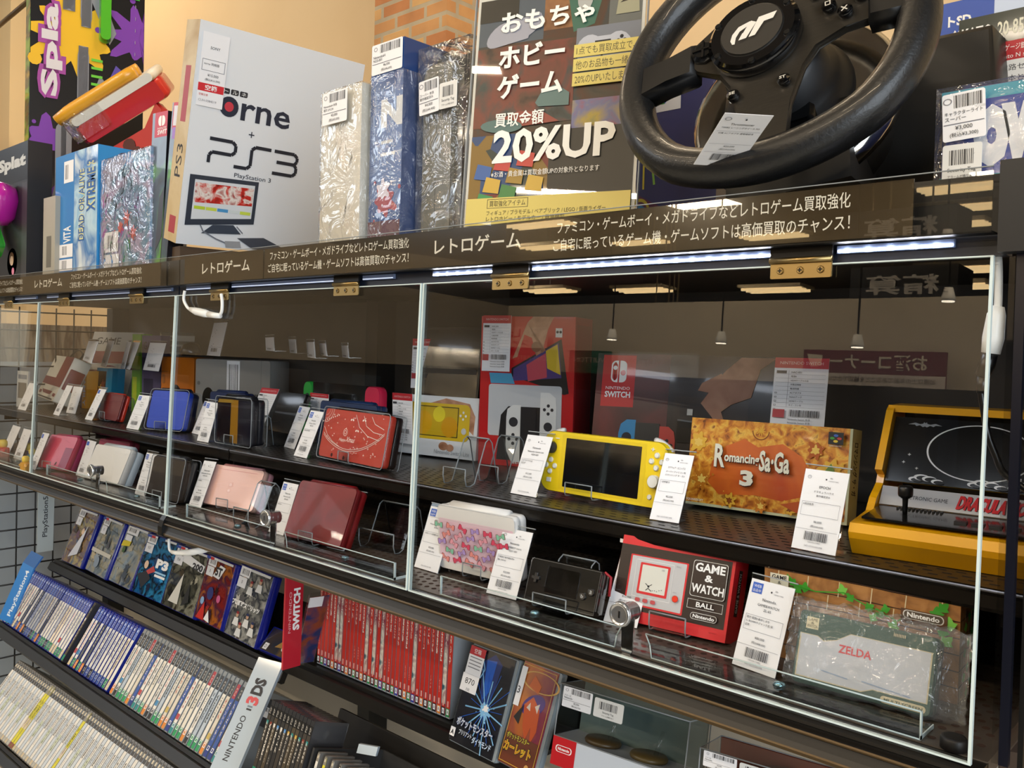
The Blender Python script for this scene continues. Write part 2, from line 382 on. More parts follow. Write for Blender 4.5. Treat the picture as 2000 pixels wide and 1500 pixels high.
# low partition of the department across the aisle (what the acrylic doors mirror)
sbox('wall_front', (-15, -7.12, 0), (3.2, -7.0, ZO + 0.925), M('C4B49A', 0.7, name='partition_paint'))
tb = MB().tube([at_y((-30, 74), 0.9), at_y((62, -4), 0.9)], 0.012, M('4A3A26', 0.4))
tag(tb.build('handrail'), 'dark bronze rail running diagonally across the wall at the upper left corner', 'rail')

# ceiling luminaires: body with three bare warm tubes
TUBE = M('FFDCA0', 0.4, emit=9.0, name='warm_tube'); LBODY = M('D8C8A8', 0.5)
def luminaire(x, y, z, lab, w_=1.25, d_=0.62):
    t = thing('ceiling_light', lab, 'ceiling light', Matrix.Translation((x, y, z)), 'ceiling lights of the sales floor')
    MB().box((-w_ / 2, -d_ / 2, 0), (w_ / 2, d_ / 2, 0.06), LBODY).build('housing', t)
    for k in range(3):
        yy = (k - 1) * d_ * 0.31
        MB().tube([(-w_ / 2 * .95, yy, -0.02), (w_ / 2 * .95, yy, -0.02)], 0.032, TUBE, 8).build('tube', t)
    MB().box((-.01, -.01, 0.06), (.01, .01, ZC - z), DARKMETAL).build('hanger', t)
for i, (x, y) in enumerate(((-7.45, -14.8), (-4.45, -15), (-10.1, -14.3), (-14.8, -13.9), (-12.3, -13.95))):
    luminaire(x, y, ZO + 2.2, f'warm strip ceiling light mirrored high in the acrylic doors, {nth(i + 1)} of the far row')
for i, (x, y) in enumerate(((-2.95, -10.9), (-3.45, -12.4), (-9.5, -10.5))):
    luminaire(x, y, ZO + 2.05, f'warm strip ceiling light mirrored in the glossy header sign, {nth(i + 1)} of the nearer row', 1.3, 0.5)
ROD = M('B9A47A', 0.4, 0.6)
rods = [(-1.9 - 0.83 * i - (0.2 if i % 3 else 0), -8.2 - (i % 4) * 1.1) for i in range(15)]
r0 = tag(MB().tube([(0, 0, ZO + 0.75), (0, 0, ZC)], 0.011, ROD, 6).build('hanging_rod'), 'thin pale rod hanging from the dark ceiling, mirrored in the acrylic doors', 'rod', 'hanging rods over the far department')
for i, (x, y) in enumerate(rods):
    o = r0 if i == 0 else copy_tree(r0)
    o.location = (x, y, 0.1 * (i % 3))
def at_mirror(px, Y):
    n = V((0, -math.cos(PHI), math.sin(PHI))); p0 = V((0, 0, ZO)); d = ray(px); t = (p0 - CAM).dot(n) / d.dot(n); h = CAM + d * t; d2 = d - 2 * d.dot(n) * n
    return h + d2 * ((Y - h.y) / d2.y)
def spot(px, Y, lab):
    c = at_mirror(px, Y); t = thing('spotlight', lab, 'spotlight', Matrix.Translation(c), 'spotlights over the far department')
    MB().lathe([(0.03, 0.1), (0.05, 0.02), (0.055, 0)], M('DDD6C8', 0.4), 12).build('shade', t)
    MB().lathe([(0.045, 0.0), (0.045, -0.006)], M('FFF1D8', 0.4, emit=14, name='spot_lamp'), 12).build('lamp', t)
    MB().tube([(0, 0, 0.1), (0, 0, ZC - c.z)], 0.008, DARKMETAL, 6).build('stem', t)
for px, l in (((1408, 670), 'left of the liquor banner'), ((1674, 678), 'above the liquor banner'), ((1852, 588), 'right, near the case edge'), ((1195, 663), 'beside the red console box')):
    spot(px, -6.2, f'small white spotlight mirrored in the doors, {l}')
# banners and fittings of the far department
def board(name, lab, cat, x0, z0, x1, z1, y, m, fn=None, d=0.03):
    """a sign hung facing the display case (its front looks towards +y)"""
    X = Matrix.Translation((x1, y, z0)) @ Matrix.Rotation(math.pi, 4, 'Z'); wd, h = x1 - x0, z1 - z0
    mb = MB().box((0, 0, 0), (wd, d, h), m)
    if fn: fn(Art(mb, (0, 0, 0), (1, 0, 0), (0, 0, 1), wd, h, 0.002, 0.001))
    return tag(mb.build(name, X=X), lab, cat)
def f_liq(a):
    a.rect(0, 0, 1, .46, M('CFC2B4', .6)); a.text('お酒コーナー', .12, .56, .80, .92, M('D9CBB4', .6), bold=.02)
    a.text('20歳以上の年齢であることを確認できない場合は', .06, .27, .93, .40, M('4A3A34', .6)); a.text('酒類を販売いたしません。', .2, .08, .75, .21, M('4A3A34', .6))
    a.poly([(.86, .62), (.94, .6), (.97, .9), (.85, .88)], M('D9CBB4', .6))
board('liquor_banner', 'dark red liquor corner banner with a white panel below, mirrored in the right door', 'banner', -3.25, ZO + .09, -2.05, ZO + .46, -6.9, M('6E2430', .6), f_liq)
def f_seisan(a): a.text('精算', .16, .28, .84, .78, M('C8BFB0', .5), bold=.02)
board('checkout_sign', 'black hanging box sign reading checkout in Japanese, mirrored at the right door top', 'sign', -3.15, ZO + .93, -2.2, ZO + 1.3, -7.6, M('15120F', .4), f_seisan, .45)
def f_lad(a): a.text("Ladies'", .3, .5, .8, .92, M('5A4A38', .6)); a.text('ファッション', .2, .1, .8, .36, M('6A5A48', .6))
board('clothing_sign', 'pale sign lettered for the ladies clothing corner on the far partition', 'sign', -7.6, ZO + .42, -6.3, ZO + .66, -6.9, M('D4C6AC', .6), f_lad)
for i, (x0, x1, c, t) in enumerate(((-5.9, -5.35, '0F5A42', 'VUITTON'), (-5.25, -4.3, 'D8D0C2', 'LOUIS VUITTON'), (-6.9, -6.1, '2A1D16', 'LOUIS VUITTON'))):
    board('shop_panel', ['green shop panel', 'white shop panel', 'dark brown shop panel'][i] + ' with pale lettering, on the far partition across the store', 'sign', x0, ZO - .05, x1, ZO + .40, -6.85, M(c, .5), lambda a, t=t: a.text(t, .12, .72, .88, .84, M('B8AC96', .5)))
sh = thing('display_shelf', 'long dark display shelf unit of the department across the aisle', 'shelf unit', Matrix.Translation((-12.5, -6.9, 0)))
MB().box((0, 0, 0), (15, .03, ZO - .1), M('3A322A', .6)).build('back_panel', sh)
for z in (.1, .5, .92, 1.3): MB().box((0, .03, z), (15, .42, z + .03), M('2B2622', .5)).build('shelf_board', sh)
RB = random.Random(5); cs = ['7A5A3C', '2E3A4A', 'A89880', '5C2E2A', '8C8478', '3C4A3A', 'C0B49C', '1E1C1C', '6A4E5A', '9A7A4A']
for i in range(44):
    x = -12.2 + i * .325; z = (.951, 1.331)[i % 2]; h = RB.uniform(.13, .21); wd = RB.uniform(.16, .27)
    mb = MB().slab(rrect(0, 0, wd, h, .02), 0, .16, M(cs[RB.randrange(10)], .6), .01)
    mb.tube([(wd * .25, .08, h), (wd * .3, .08, h + .08), (wd * .7, .08, h + .08), (wd * .75, .08, h)], .008, M('2A201A', .5), 6)
    Art(mb, (wd, .16, 0), (-1, 0, 0), (0, 0, 1), wd, h, .002).rect(.6, .1, .9, .5, M('E0DACC', .6))
    tag(mb.build('handbag', X=Matrix.Translation((x, -6.78, z))), f'used handbag with white tag, {nth(i // 2 + 1)} on the far {"upper" if i % 2 else "lower"} board', 'bag', 'handbags across the aisle')

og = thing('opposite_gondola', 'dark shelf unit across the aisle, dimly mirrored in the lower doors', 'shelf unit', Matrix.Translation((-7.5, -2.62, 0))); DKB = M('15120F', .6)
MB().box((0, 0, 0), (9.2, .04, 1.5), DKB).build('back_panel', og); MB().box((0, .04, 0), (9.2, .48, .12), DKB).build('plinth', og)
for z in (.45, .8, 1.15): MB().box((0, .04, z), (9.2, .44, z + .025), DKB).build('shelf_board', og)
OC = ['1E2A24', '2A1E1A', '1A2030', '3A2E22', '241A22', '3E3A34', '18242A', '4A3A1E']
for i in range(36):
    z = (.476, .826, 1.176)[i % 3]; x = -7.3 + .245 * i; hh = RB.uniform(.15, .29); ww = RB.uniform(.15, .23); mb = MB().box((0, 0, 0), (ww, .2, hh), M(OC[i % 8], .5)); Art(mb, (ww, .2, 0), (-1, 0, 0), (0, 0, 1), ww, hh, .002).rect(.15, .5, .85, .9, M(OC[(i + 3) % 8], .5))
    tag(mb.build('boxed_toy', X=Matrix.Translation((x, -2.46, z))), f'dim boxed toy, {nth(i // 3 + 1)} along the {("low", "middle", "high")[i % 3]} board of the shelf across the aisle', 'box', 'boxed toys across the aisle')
# ---------------------------------------------------------------- the gondola and its showcases
HOLE = M('3A2418', 0.8); TRAY = MN('bronze_grey_steel', ['4E463F', '5C534A'], 14, 0.32, metal=0.25); RAILM = M('0F0C09', 0.42, 0.1, name='rail_bronze'); GOLD = M('4A3A22', 0.35, 0.5, name='rail_painted_highlight')  # lighter bronze of the beads paints in the rail's highlights
BAYS = ((-1.198, 0.006), (-2.402, -1.202)); H = 0.35727
for bi, (x0, x1) in enumerate(BAYS):
    nm = 'right' if bi == 0 else 'left'
    t = thing('showcase_floor', f'dark perforated steel floor board of the {nm} showcase bay with bronze front rail', 'shelf', Matrix.Translation((x0, 0, ZB)), 'showcase floor boards')
    L = x1 - x0; mb = MB().box((0, 0.004, -0.012), (L, 0.45, 0), TRAY)
    a = Art(mb, (0, 0, 0), (1, 0, 0), (0, 1, 0), L, 0.45)
    n = int(L / 0.0123); vs = []; fs = []
    for r in range(30):
        for c in range(n):
            x = 0.006 + 0.0123 * (c + (0.5 if r % 2 else 0)); y = 0.018 + 0.0122 * r
            if r > 12 and (bi or r % 2): continue
            k = len(vs); vs += [(x + .0033 * math.cos(q), y + .0033 * math.sin(q), 0.0002) for q in [math.pi * j / 4 for j in range(8)]]; fs.append(tuple(range(k, k + 8)))
    mb.add(vs, fs, HOLE); mb.build('board', t)
    prof = [(0.006, -0.001), (-0.013, -0.001), (-0.016, -0.003), (-0.0165, -0.0055), (-0.0145, -0.007), (-0.0145, -0.0085), (-0.018, -0.0105), (-0.0185, -0.013), (-0.016, -0.0145), (-0.014, -0.0155), (-0.0165, -0.022), (-0.019, -0.027), (-0.0185, -0.030), (-0.012, -0.033), (0.006, -0.031)]
    MB().prism(prof, 0, L, RAILM).build('front_rail', t)
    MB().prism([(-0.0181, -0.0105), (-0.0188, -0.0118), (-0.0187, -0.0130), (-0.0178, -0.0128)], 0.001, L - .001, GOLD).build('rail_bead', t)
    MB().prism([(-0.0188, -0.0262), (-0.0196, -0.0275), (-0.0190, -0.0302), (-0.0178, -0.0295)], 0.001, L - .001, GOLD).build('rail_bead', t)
    # inner shelf
    s = thing('inner_shelf', f'dark perforated inner shelf of the {nm} showcase bay with a glossy lip', 'shelf', Matrix.Translation((x0, 0, ZU)), 'inner showcase shelves')
    mb = MB().box((0, 0.101, -0.003), (L, 0.445, 0), M('2B2724', .3, .2))
    vs = []; fs = []
    for r in range(9):
        for c in range(int(L / .016)):
            x = .006 + .016 * (c + (.5 if r % 2 else 0)); y = .113 + .012 * r; k = len(vs)
            vs += [(x, y, .0002), (x + .008, y, .0002), (x + .008, y + .0026, .0002), (x, y + .0026, .0002)]; fs.append((k, k + 1, k + 2, k + 3))
    mb.add(vs, fs, M('0C0A09', .9)); mb.build('board', s)
    MB().prism([(.101, 0), (.0985, -.001), (.098, -.003), (.0995, -.006), (.0985, -.016), (.0995, -.019), (.101, -.019)], 0, L, M('17130F', .25, .3)).build('lip', s)
    MB().prism([(.0984, -.0006), (.0976, -.0016), (.0976, -.0026), (.0984, -.0032)], 0, L, M('8C8C92', .3, .8)).build('lip_edge', s)
    for x in (0.02, L / 2, L - .02): MB().box((x - .002, .12, -.035), (x + .002, .445, -.003), DARKMETAL).build('bracket', s)
    # top board with the header
    u = thing('top_board', f'black top board closing the {nm} showcase bay below the boxes', 'shelf', Matrix.Translation((x0, 0, ZO)), 'showcase top boards')
    MB().box((0, 0.004, 0.016), (L, 0.45, 0.058), M('0E0C0A', .5)).build('board', u)
    MB().box((0, 0.004, 0.0005), (L, 0.02, 0.016), M('1A2130', .35)).build('front_batten', u)
    b = MB().box((0, .447, -.365), (L, .452, .016), MN('case_back_shade_tone', ['3A3531', '433D37'], 8, .5))  # dark tone puts the shade inside the case into the panel colour
    tag(b.build('case_back_panel', X=Matrix.Translation((x0, 0, ZO))), f'dark back panel inside the {nm} showcase bay', 'panel', 'showcase back panels')
    b = MB().box((0, .447, -1.45), (L, .455, -.366), MN('panel_beige', ['A8A093', 'B2AA9C'], 5, .6))
    tag(b.build('gondola_back_panel', X=Matrix.Translation((x0, 0, ZO))), f'pale grey back panel behind the game racks of the {nm} bay', 'panel', 'gondola back panels')
for i, x in enumerate((-2.404, -1.2, 0.02)):
    o = MB().box((x - .018 if i else x - .02, .40, 0), (x + .018, .446, ZO + .0155), M('060606', .5)).build('gondola_upright')
    tag(o, ['black upright at the mesh end of the gondola', 'black upright between the two gondola bays', 'black upright at the near right end of the gondola'][i], 'post')
tag(MB().prism([(.004, .001), (-.014, .001), (-.019, -.006), (-.022, -.016), (-.022, -.03), (-.012, -.036), (.004, -.036)], -.007, .007, M('08090A', .35)).build('rail_end_cap', X=Matrix.Translation((-1.2, 0, ZB))), 'curved black cap covering the joint between the two front rails', 'cap')
tag(MB().lathe([(.0082, 0), (.0092, .001), (.0092, .008), (.0082, .0095), (.006, .0095)], M('120D0B', .5), 24).build('rubber_foot', X=Matrix.Translation(at_z((1862, 1463), ZB + .0003))), 'round black rubber foot standing in the right corner of the showcase', 'foot')
# right-hand end panel of the case
ep = thing('end_panel', 'clear acrylic end panel closing the showcase on the right, with dark edge', 'panel', Matrix.Translation((0.008, 0, 0)))
MB().box((0, .004, ZB + .0005), (.004, .445, ZO - .0005), SHEET).build('sheet', ep)
bp_ = MB().box((.0225, .012, ZB - .004), (.026, .445, ZO + .012), M('0A0A0B', .4)); tag(bp_.build('dark_end_panel'), 'black end panel of the gondola at the right edge of the photo', 'panel')
cp = thing('corner_post', 'black corner post at the right end of the header, carrying the power cord', 'post', Matrix.Translation((0, 0, 0)))
MB().box((.004, -.012, ZO + .001), (.021, .006, ZO + .064), M('14181E', .35)).build('cap', cp)
MB().box((.0125, .004, ZB + .0003), (.0185, .010, ZO + .001), M('12141F', .25)).build('edge_strip', cp)

# acrylic doors with brass hinges, locks and stop strips
def door_frame(x):      # local x along the case, z up the leaning door from its hinge line, y inwards
    U = V((1, 0, 0)); Vv = V((0, math.sin(PHI), math.cos(PHI))); return basis(V((x, 0, ZO)), U, Vv)
HX = [(-.141, -.46), (-.744, -1.059), (-1.34, -1.661), (-1.974, -2.26)]; LX = [-.299, -.9, -1.489, -2.1]
DN = ['right-hand', 'second', 'third', 'leftmost']
for i in range(4):
    x1 = -0.6 * i - (0.0015 if i else 0.0005); x0 = -0.6 * (i + 1) + 0.0015; L = x1 - x0
    t = thing('showcase_door', f'{DN[i]} hinged acrylic door of the display case' if i else 'large right-hand hinged acrylic door of the display case', 'door', door_frame(x0), 'acrylic showcase doors')
    e_ = .0020
    MB().box((e_, -.002, -H + e_), (L - e_, .002, -e_), GLASS).build('pane', t)
    ed = MB().box((0, -.002, -H), (e_, .002, 0), EDGE).box((L - e_, -.002, -H), (L, .002, 0), EDGE).box((e_, -.002, -H), (L - e_, .002, -H + e_ * .7), EDGE).box((e_, -.002, -e_ * .5), (L - e_, .002, 0), EDGE)
    ed.build('polished_edge', t)
    for hx in HX[i]:
        h0 = hx - x0 - .026
        lf = MB().slab(rrect(h0, -.0112, h0 + .052, .0025, .0012), -.0035, -.002, BRASS, .0004).tube([(h0, -.004, .0035), (h0 + .052, -.004, .0035)], .0026, BRASS, 10)
        hg = lf.build('hinge', t)
        for k in (.009, .026, .043):
            q = basis(V((h0 + k, -.0035, -.0045)), V((1, 0, 0)), V((0, 1, 0)))
            m_ = MB().slab([(h0 + k + .003 * math.cos(a), -.0047 + .003 * math.sin(a)) for a in [math.pi * j / 8 for j in range(16)]], -.0046, -.0034, M('9C865A', .3, 1.0), .0004)
            m_.box((h0 + k - .0018, -.0048, -.0052), (h0 + k + .0018, -.0045, -.0042), DARKMETAL).box((h0 + k - .0005, -.0048, -.0065), (h0 + k + .0005, -.0045, -.0029), DARKMETAL)
            m_.build('screw', hg)
        MB().box((h0, -.004, .006), (h0 + .052, -.0015, .0155), M('0F0C09', .4, .5)).build('upper_leaf', hg)
    if i < 3:
        lx = LX[i] - x0; lz = -.317
        lk = bpy.data.objects.new('lock', None); COL.objects.link(lk); lk.empty_display_size = .02; lk.parent = t; lk.location = (lx, 0, lz)
        Y = Matrix.Rotation(math.pi / 2, 4, 'X')
        MB().lathe([(.0085, -.016), (.0085, .002), (.0112, .0022), (.0118, .0042), (.0112, .0066), (.0098, .0078), (.0092, .0066), (.0075, .0064), (.0001, .0064)], M('C9CACC', .2, .85), 28, Y).build('cylinder', lk)
        MB().box((-.0008, -.0069, -.0032), (.0008, -.0062, .0032), BLACK).build('keyhole', lk)
        MB().slab([(-.0062, -.036), (-.004, -.041), (.004, -.041), (.0062, -.036), (.0075, .004), (-.0075, .004)], .008, .0095, CHROME, .0003).build('tongue', lk)
SC = M('9FC4CC', .2, .9)
for i, (xa, xb) in enumerate(((-.566, -.04), (-1.168, -.648), (-1.765, -1.262), (-2.37, -1.86))):
    L = xb - xa; nx = LX[i] - xa
    t = thing('door_stop', f'clear acrylic L-shaped stop strip behind the foot of the {DN[i]} door', 'stop strip', Matrix.Translation((xa, 0.006, ZB)), 'acrylic stop strips')
    if i == 3: nx = .24
    arc = [(nx + .021 * math.cos(a), .0215 - .019 * math.sin(a) ) for a in [math.pi * (1 + 0) - math.pi * j / 10 for j in range(11)]]
    segs = [[(0.0005, .0005), (nx - .021, .0005), (nx - .019, .012), (nx - .014, .0215), (.0005, .0215)], [(nx + .021, .0005), (L - .0005, .0005), (L - .0005, .0215), (nx + .014, .0215), (nx + .019, .012)]]
    for s_ in segs: MB().slab(s_, 0, .003, CLEAR).build('flange', t)
    MB().box((.0005, .003, .0003), (L - .0005, .030, .0032), CLEAR).build('foot', t)
    ee = MB()
    for s_ in segs:
        for p, q in zip(s_, s_[1:] + s_[:1]): ee.tube([(p[0], .0005, p[1]), (q[0], .0005, q[1])], .0007, EDGE, 5)
    ee.box((L - .0006, 0, .0002), (L + .0002, .030, .0034), EDGE).box((L - .0006, 0, .0), (L + .0002, .003, .0215), EDGE).box((-.0002, 0, 0), (.0006, .003, .0215), EDGE)
    ee.build('polished_edge', t)
    for sx in (.13, L - .12): MB().lathe([(.002, .003), (.0055, .0034), (.0045, .0058), (.002, .0068)], SC, 14, Matrix.Translation((sx, .017, 0))).build('screw', t)

# LED strips under the top board, with their cords
LEDM = M('F2F4FF', .4, emit=26.0, name='led_strip'); LEDD = M('FFFFFF', .4, emit=70, name='led_chip'); LT = M('6E7C9C', .35)
segs = [(-.113, -.027), (-.433, -.168), (-.585, -.487), (-.715, -.655), (-1.03, -.772), (-1.17, -1.088), (-1.31, -1.22), (-1.63, -1.37), (-1.76, -1.69), (-1.945, -1.82)]
for i, (xa, xb) in enumerate(segs):
    t = thing('led_strip', f'thin cool-white LED strip below the header, {nth(i + 1)} piece from the right', 'light strip', Matrix.Translation((xa, 0.0, ZO)), 'LED strips along the case top')
    L = xb - xa; bright = i < 3
    MB().box((0, .0005, .0075), (L, .0038, .0135), LT).build('channel', t)
    if bright:
        MB().box((.001, -.0002, .0085), (L - .001, .0005, .0102), LEDM).build('diffuser', t)
        ch = MB()
        for k in range(int(L / .0165)): ch.box((.006 + .0165 * k, -.0006, .0084), (.010 + .0165 * k, -.0002, .0103), LEDD)
        ch.build('led_chips', t)
    else:
        MB().box((.001, -.0002, .0085), (L - .001, .0005, .0092), M('C8D2E6', .4, emit=1.5 if i < 6 else .6)).build('diffuser', t)
    l = area('led_strip_light', (xa + L / 2, .026, ZO - .003), L, (0.16 if i < 3 else 0.09) * L / .1 * .12 * 4, LED, rot=(math.radians(22), 0, 0), size_y=.02, spread=math.radians(150))
def cable(name, lab, path, r, m, plugs=()):
    t = thing(name, lab, 'cable', Matrix.Translation((0, 0, 0)))
    MB().tube(path, r, m, 8).build('cord', t)
    for pth, rs, mm, nm in plugs: MB().tube(pth, .004, mm, 12, rs=rs).build(nm, t)
    return t
WC = M('E9ECEC', .35); BC = M('0B0B0D', .3)
def pz(pts, y): return [tuple(at_y(p, y)) for p in pts]
def smooth(pts, n=6):
    P = [V(p) for p in pts]; out = []
    for i in range(len(P) - 1):
        a, b, c, d = P[max(i - 1, 0)], P[i], P[i + 1], P[min(i + 2, len(P) - 1)]
        for k in range(n):
            u = k / n; out.append(tuple(0.5 * ((2 * b) + (-a + c) * u + (2 * a - 5 * b + 4 * c - d) * u * u + (-a + 3 * b - 3 * c + d) * u ** 3)))
    return out + [tuple(P[-1])]
cable('power_cable', 'white LED cord with ribbed plug and black power lead down the right door edge', smooth(pz([(1946, 470), (1950, 520), (1950, 580), (1948, 610)], .0165)), .0028, WC,
      [(pz([(1950, 598), (1946, 615), (1940, 660), (1935, 690)], .0165), [.004, .0062, .0072, .0062], WC, 'white_plug'), (pz([(1934, 690), (1928, 712), (1918, 735)], .0165), [.0052, .0055, .005], BC, 'black_connector'),
       (pz([(1919, 735), (1916, 768)], .0165), [.0042, .0030], BC, 'strain_relief'), (smooth(pz([(1916, 765), (1921, 800), (1930, 850), (1945, 890), (1962, 925), (2010, 960)], .0165)), [.0024] * 31, BC, 'black_cord')])
cable('jumper_cable', 'short white jumper cord hanging in a loop below the header at the second hinge', smooth(pz([(361, 568), (359, 585), (366, 600), (374, 606)], -.008)), .0024, WC,
      [(pz([(372, 604), (383, 608), (400, 612), (408, 614)], -.008), [.0035, .006, .0062, .005], WC, 'socket'), (pz([(408, 614), (420, 616), (430, 617)], -.008), [.005, .0045, .0038], WC, 'plug'), (smooth(pz([(428, 617), (433, 608), (434, 590), (432, 574)], -.008)), [.0024] * 19, WC, 'lead')])
cable('plug_cable', 'white cord with plug lying below the front rail above the blue game cases', smooth(pz([(330, 1052), (331, 1072), (338, 1080)], .01)), .0024, WC, [(pz([(334, 1077), (345, 1080), (372, 1079), (402, 1073)], .01), [.0025, .004, .0055, .005], WC, 'plug'), (pz([(402, 1073), (430, 1077)], .01), [.003, .0024], WC, 'lead')])

# header signs: dark bronze film behind clear strips
FILM = M('3A2F1F', .16, .0, .2, name='bronze_film'); L1 = 'ファミコン・ゲームボーイ・メガドライブなどレトロゲーム買取強化'; L2 = 'ご自宅に眠っているゲーム機・ゲームソフトは高価買取のチャンス！'; TX = M('F3EFE4', .5)
YH = -.013
def header(x0, x1, z0, z1, items, lab):
    t = thing('header_sign', lab, 'sign', Matrix.Translation((x0, YH, ZO + z0)), 'retro game header signs')
    mb = MB().box((0, 0, 0), (x1 - x0, .0012, z1 - z0), FILM); a = front(mb, x1 - x0, z1 - z0)
    for kind, xa, xb, za, zb in items:
        f = lambda x: (x - x0) / (x1 - x0); g = lambda z: (z - z0) / (z1 - z0)
        if kind == 'b': a.text('レトロゲーム', f(xa), g(za), f(xb), g(zb), TX, bold=.012)
        else:
            zm = (zb - za); a.text(L1, f(xa), g(za + zm * .58), f(xb), g(zb), TX, bold=.004); a.text(L2, f(xa) - .005, g(za), f(xb), g(za + zm * .42), TX, bold=.004)
    mb.build('printed_film', t)
    return t
header(-.92, -.052, .0165, .0575, [('b', -.568, -.437, .030, .0475), ('s', -.389, -.098, .0235, .053), ('s', -.905, -.612, .0235, .053)], 'long dark header sign with white Japanese lettering over the right door')
header(-1.150, -.923, .0165, .0575, [('b', -1.094, -.958, .0285, .0465)], 'short dark header sign piece below the tall white box')
header(-2.40, -1.232, .0165, .0535, [('b', -1.79, -1.645, .0275, .045), ('s', -1.60, -1.30, .0225, .050), ('s', -2.15, -1.86, .0225, .050)], 'dark header sign over the left doors with a lamp glare on it')
for x0, x1, lab in ((-1.2, .001, 'clear plastic header holder along the right bay, in front of the boxes'), (-2.402, -1.204, 'clear plastic header holder along the left bay')):
    t = thing('header_holder', lab, 'sign holder', Matrix.Translation((x0, YH - .0035, ZO)), 'clear header holders')
    MB().box((0, 0, .0145), (x1 - x0, .0016, .0600), SHEET).build('cover_strip', t)
    MB().box((0, 0, .0595), (x1 - x0, .0016, .0602), RIM).build('top_edge', t)
    MB().box((0, .0016, .0145), (x1 - x0, .0165, .0158), M('0C0A08', .4)).build('ledge', t)
# ---------------------------------------------------------------- price cards and acrylic stands
BLUEW = M('2F5FC4', .45); TAGRED = M('B8343C', .5); LINE = M('6E6E78', .6)
def ribbon(path, th):
    """thin strip profile (y,z) thickened to a closed outline"""
    P = path; n = len(P); L = []; R_ = []
    for i in range(n):
        a = P[max(i - 1, 0)]; b = P[min(i + 1, n - 1)]; dx, dy = b[0] - a[0], b[1] - a[1]; d = math.hypot(dx, dy) or 1
        nx, ny = -dy / d * th / 2, dx / d * th / 2; L.append((P[i][0] + nx, P[i][1] + ny)); R_.append((P[i][0] - nx, P[i][1] - ny))
    return L + R_[::-1]
def card(lab, q, z=None, y=None, brand='Nintendo', desc=('', ''), note='', price='', tax='', web=False, bars=False, code='34D-03101001498', group='white price cards', full=True, wmax=None):
    X, wd, h = pose(*q, z=z, y=y)
    if wmax: wd = min(wd, wmax)
    t = thing('price_card', lab, 'price card', X, group)
    base = .0012
    hd = MB().box((-.0012, .0006, .0), (wd + .0012, .0018, h + .005), CLEAR)
    hd.build('acrylic_holder', t)
    MB().box((-.0012, .0003, h + .0042), (wd + .0012, .0019, h + .0052), RIM).build('holder_edge', t)
    # the foot lies flat on the shelf behind the card
    f = X.to_3x3(); up = f.inverted() @ V((0, 0, 1)); bk = f.inverted() @ V((f.col[1].x, f.col[1].y, 0)).normalized()
    foot = MB(); o = V((0, .0012, .0002)); p0 = [o, o + V((wd, 0, 0)), o + V((wd, 0, 0)) + bk * .022, o + bk * .022]
    foot.add([tuple(p + up * .0003) for p in p0] + [tuple(p + up * .0018) for p in p0], [(0, 3, 2, 1), (4, 5, 6, 7), (0, 1, 5, 4), (1, 2, 6, 5), (2, 3, 7, 6), (3, 0, 4, 7)], CLEAR).build('foot', t)
    mb = MB().box((0, 0, .001), (wd, .0005, h), PAPER); a = front(mb, wd, h)
    if full:
        if web:
            a.rect(.06, .845, .30, .965, BLUEW); a.tl('WEB', .18, .91, .032, WHITE, 'c', mx=.2); a.tl('出品中', .18, .86, .034, WHITE, 'c', mx=.21)
        else: a.ring(.13, .905, .026, .022, .22, GREY, 16); a.tl('TF', .13, .897, .018, GREY, 'c')
        a.circ(.52, .893, .011, M('3A3A40')); a.tl('08r', .60, .903, .02, GREY); a.tl('1087000175882', .58, .87, .014, GREY, mx=.36)
        a.tl(brand, .52, .775, .032, INK, 'c', mx=.6)
        for i, d in enumerate(desc):
            if d: a.tl(d, .52, .715 - .05 * i, .028, INK, 'c', mx=.86)
        a.frame(.07, .43, .93, .60, .003, LINE)
        nl = note.split('|')
        for i, d in enumerate(nl):
            if d: a.tl(d, .10, .555 - .042 * i, .028, INK, mx=.80)
        if price:
            a.tl(price, .5, .345, .032, INK, 'c'); a.tl(tax, .5, .288, .034, INK, 'c', mx=.78)
        a.rect(.03, .262, .97, .265, LINE)
        if bars: a.bars(.25, .135, .78, .24); a.tl('1087000175882', .5, .105, .018, GREY, 'c', mx=.6)
        a.tl(code, .5, .055, .022, GREY, 'c', mx=.85)
    else:
        if web: a.rect(.05, .85, .32, .96, BLUEW)
        for yy, hh, x0, x1 in ((.77, .025, .3, .7), (.71, .02, .2, .8), (.66, .02, .3, .72), (.57, .018, .1, .7), (.345, .026, .3, .7), (.29, .026, .2, .8), (.06, .015, .15, .85)): a.tl(brand if yy > .7 else '0384010', x0, yy, hh, INK, mx=x1 - x0)
        a.rect(.04, .262, .96, .266, LINE); a.bars(.25, .13, .75, .235, n=14)
    mb.build('printed_card', t)
    return t
